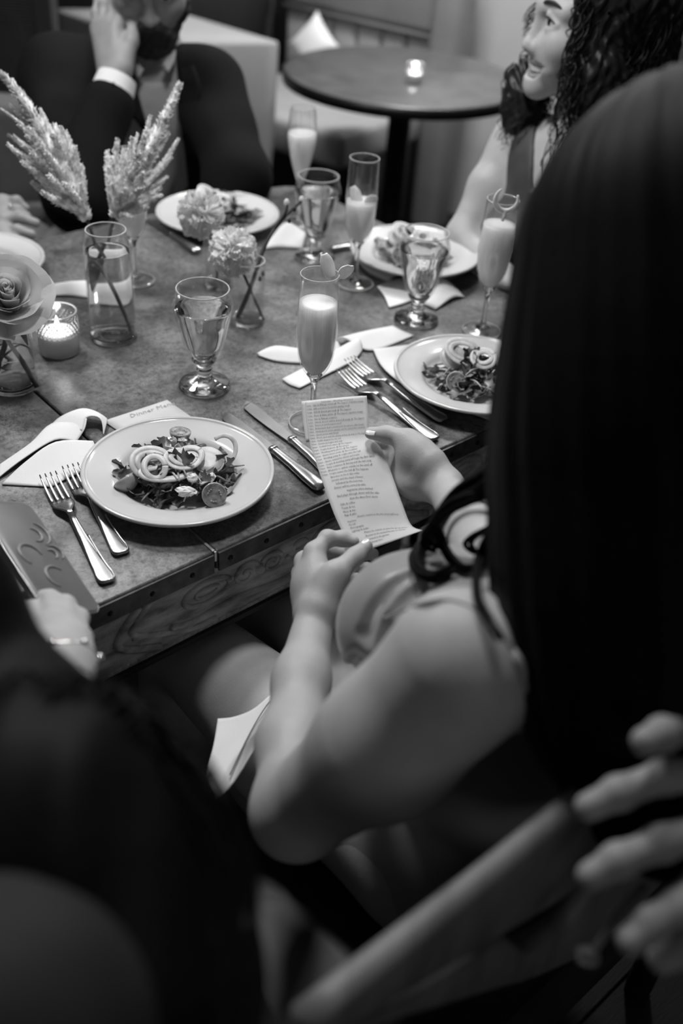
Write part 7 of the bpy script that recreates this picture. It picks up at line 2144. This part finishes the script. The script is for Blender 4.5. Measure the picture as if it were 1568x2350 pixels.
S.chain([wr_ + UP * -.01, A_((0.2622, 0.3599, 0.9472)), A_((0.2357, 0.3401, 0.9376)), A_((0.2180, 0.3328, 0.9279))], [.020, .0145, .0120, .0095], .01)
el_ = A_((0.5004, 0.5085, 0.8786)); sh_ = el_ + V3(.16, -.12, .26)
S.chain([sh_, el_, wr_], [.058, .042, .026], .03)
tp2 = sh_ + V3(.16, -.06, 0); hq2 = tp2 + V3(.02, 0, -.50)
S.rc(sh_, sh_ + V3(.32, -.12, 0), .058, .058, .05)
S.tc(tp2 + V3(0, 0, -.05), hq2, (.18, .11), (.17, .12), (1, 0, 0), .05)
hd2 = tp2 + V3(-.02, .02, .25); Rr = axes_head(V3(-.8, .6, -.2))
S.rc(tp2, hd2 + V3(0, 0, -.06), .058, .052, .03)
head_sdf(S, hd2, Rr, 1.0)
for q in (-.1, .1):
    S.chain([hq2 + V3(q, 0, 0), V3(hq2[0] + q, hq2[1] + .02, .48), V3(hq2[0] + q, hq2[1], .08)], [.09, .062, .042], .04)
    S.chain([V3(hq2[0] + q, hq2[1], .06), V3(hq2[0] + q - .06, hq2[1] + .15, .03)], [.04, .024], .03)
body_part('body', S, 'skin_dark', pr, 0.0038)
S3 = SDF()
S3.chain([sh_, el_ * .6 + sh_ * .4], [.066, .056], .03)
S3.rc(sh_, sh_ + V3(.32, -.12, 0), .066, .066, .05)
S3.tc(tp2 + V3(0, 0, -.05), hq2, (.188, .118), (.178, .128), (1, 0, 0), .05)
for q in (-.1, .1): S3.chain([hq2 + V3(q, 0, 0), V3(hq2[0] + q, hq2[1] + .02, .48), V3(hq2[0] + q, hq2[1], .12)], [.10, .072, .052], .04)
body_part('clothes', S3, 'suit', pr, 0.008)
H = SDF(); H.el(hd2 + V3(.01, -.02, .05), (.10, .10, .095), None, .02); H.el(hd2 + Rr @ V3(.085, 0, -.02), (.05, .07, .08), Rr, .01, -1)
body_part('hair', H, 'beard', pr, 0.008)
face_parts(pr, hd2, Rr, 1.0, False)

# ---------------------------------------------------------------- bench on which the two near women sit
bn = thing('bench', 'dark wooden bench with a slotted back rail behind the reading person', 'bench', tuple(W(.45, .35, 0)))
obj('seat', bevel(box(W(.50, .40, .445), (1.30, .40, .035), RT), .006), 'darkwood', bn)
def rail(name, prof, v0=.205, th=.022):
    """prof: (u, z low, z high); slightly bowed backwards"""
    vs, fs = [], []
    n = 0
    us = np.linspace(prof[0][0], prof[-1][0], 40)
    lo = np.interp(us, [p[0] for p in prof], [p[1] for p in prof]); hi = np.interp(us, [p[0] for p in prof], [p[2] for p in prof])
    for u_, a, b in zip(us, lo, hi):
        vv = v0 - .010 * (1 - ((u_ - .5) / .55) ** 2)
        mid_, hh = (a + b) / 2, (b - a) / 2
        for k in range(12):
            t_ = 2 * math.pi * k / 12
            cs, sn = math.cos(t_), math.sin(t_)
            vs.append(W(u_, vv + th / 2 * math.copysign(abs(cs) ** .55, cs), mid_ + hh * math.copysign(abs(sn) ** .35, sn)))
    m_ = len(us)
    for i in range(m_ - 1):
        for k in range(12):
            j = (k + 1) % 12
            fs.append((i * 12 + k, (i + 1) * 12 + k, (i + 1) * 12 + j, i * 12 + j))
    fs.append(tuple(range(12))); fs.append(tuple(reversed(range((m_ - 1) * 12, m_ * 12))))
    return obj(name, (vs, fs), 'chairwood', bn)
rail('top_rail', [(.19, .912, .940), (.242, .893, .943), (.333, .857, .944), (.446, .809, .947), (.56, .790, .951), (.68, .790, .951), (.80, .809, .947), (.91, .857, .944), (1.05, .912, .940)])
rail('lower_rail', [(.205, .898, .904), (.242, .880, .885), (.30, .826, .860), (.376, .756, .832), (.395, .740, .800), (.415, .722, .768), (.475, .672, .742), (.495, .655, .780), (.56, .612, .784), (.68, .612, .784), (.80, .68, .80), (.91, .826, .848), (1.03, .898, .904)])
obj('shade_panel', box(W(.62, .236, .58), (.62, .014, .25), RT), 'black', bn, smooth=False)  # added black panel, stands in for the shade below the rails
for u_ in (.30, .94):
    obj('back_post', tube([W(u_, .235, 0), W(u_, .240, .45), W(u_, .222, .86)], [.02, .022, .014], 8), 'darkwood', bn)
for u_ in (.06, 1.02):
    obj('leg', tube([W(u_, .57, 0), W(u_, .57, .43)], [.017, .022], 8), 'darkwood', bn)
# strap of a bag hung on the bench
t = thing('bag_strap', 'double cord strap with a knotted end hanging below the hand at lower right', 'strap', (0.1865, 0.3586, 0.8789))
obj('cord', tube(spline([A_((0.1872, 0.3598, 0.8806)), A_((0.1970, 0.3714, 0.8877)), A_((0.2118, 0.3883, 0.8934)), A_((0.2255, 0.4007, 0.9016))], 5), .0016, 6), 'benchfab', t)
obj('cord', tube(spline([A_((0.1901, 0.3593, 0.8799)), A_((0.2001, 0.3707, 0.8867)), A_((0.2149, 0.3875, 0.8924)), A_((0.2286, 0.3998, 0.9004))], 5), .0016, 6), 'benchfab', t)
obj('knot', join(ball((0.1865, 0.3586, 0.8789), (.006, .006, .007), 12, 8), tube([A_((0.1865, 0.3586, 0.8789)) + V3(.0065 * math.cos(a), .0065 * math.sin(a), .001 * math.sin(3 * a)) for a in np.linspace(0, 6.283, 25)], .0018, 6)), 'benchfab', t)

# chairs of the people on the far side
chair('dining_chair', 'dark dining chair under the bearded person', (hp[0] - .13, hp[1] + .02, 0), math.atan2(-mf[0], mf[1]) + .1, 'black', 'benchfab', None, 0.89)
chair('dining_chair', 'dark dining chair under the laughing person', (hip2[0], hip2[1], 0), math.atan2(-fr2[0], fr2[1]), 'black', 'black', None, 0.85)
t = thing('banquette', 'grey upholstered bench at the left edge behind the plumes', 'bench', tuple(A_((-1.0748, 2.7073, 0.6070)) * V3(1, 1, 0)))
bq = A_((-1.0748, 2.7073, 0.6070))
obj('back', bevel(box((bq[0] - .1, bq[1] + .05, .36), (.62, .14, .72)), .03, 4), 'benchfab', t)
obj('cushion', bevel(box((bq[0] - .1, bq[1] - .25, .42), (.60, .50, .10)), .025, 4), 'benchfab', t)
obj('base', box((bq[0] - .1, bq[1] - .22, .18), (.56, .44, .36)), 'black', t, smooth=False)
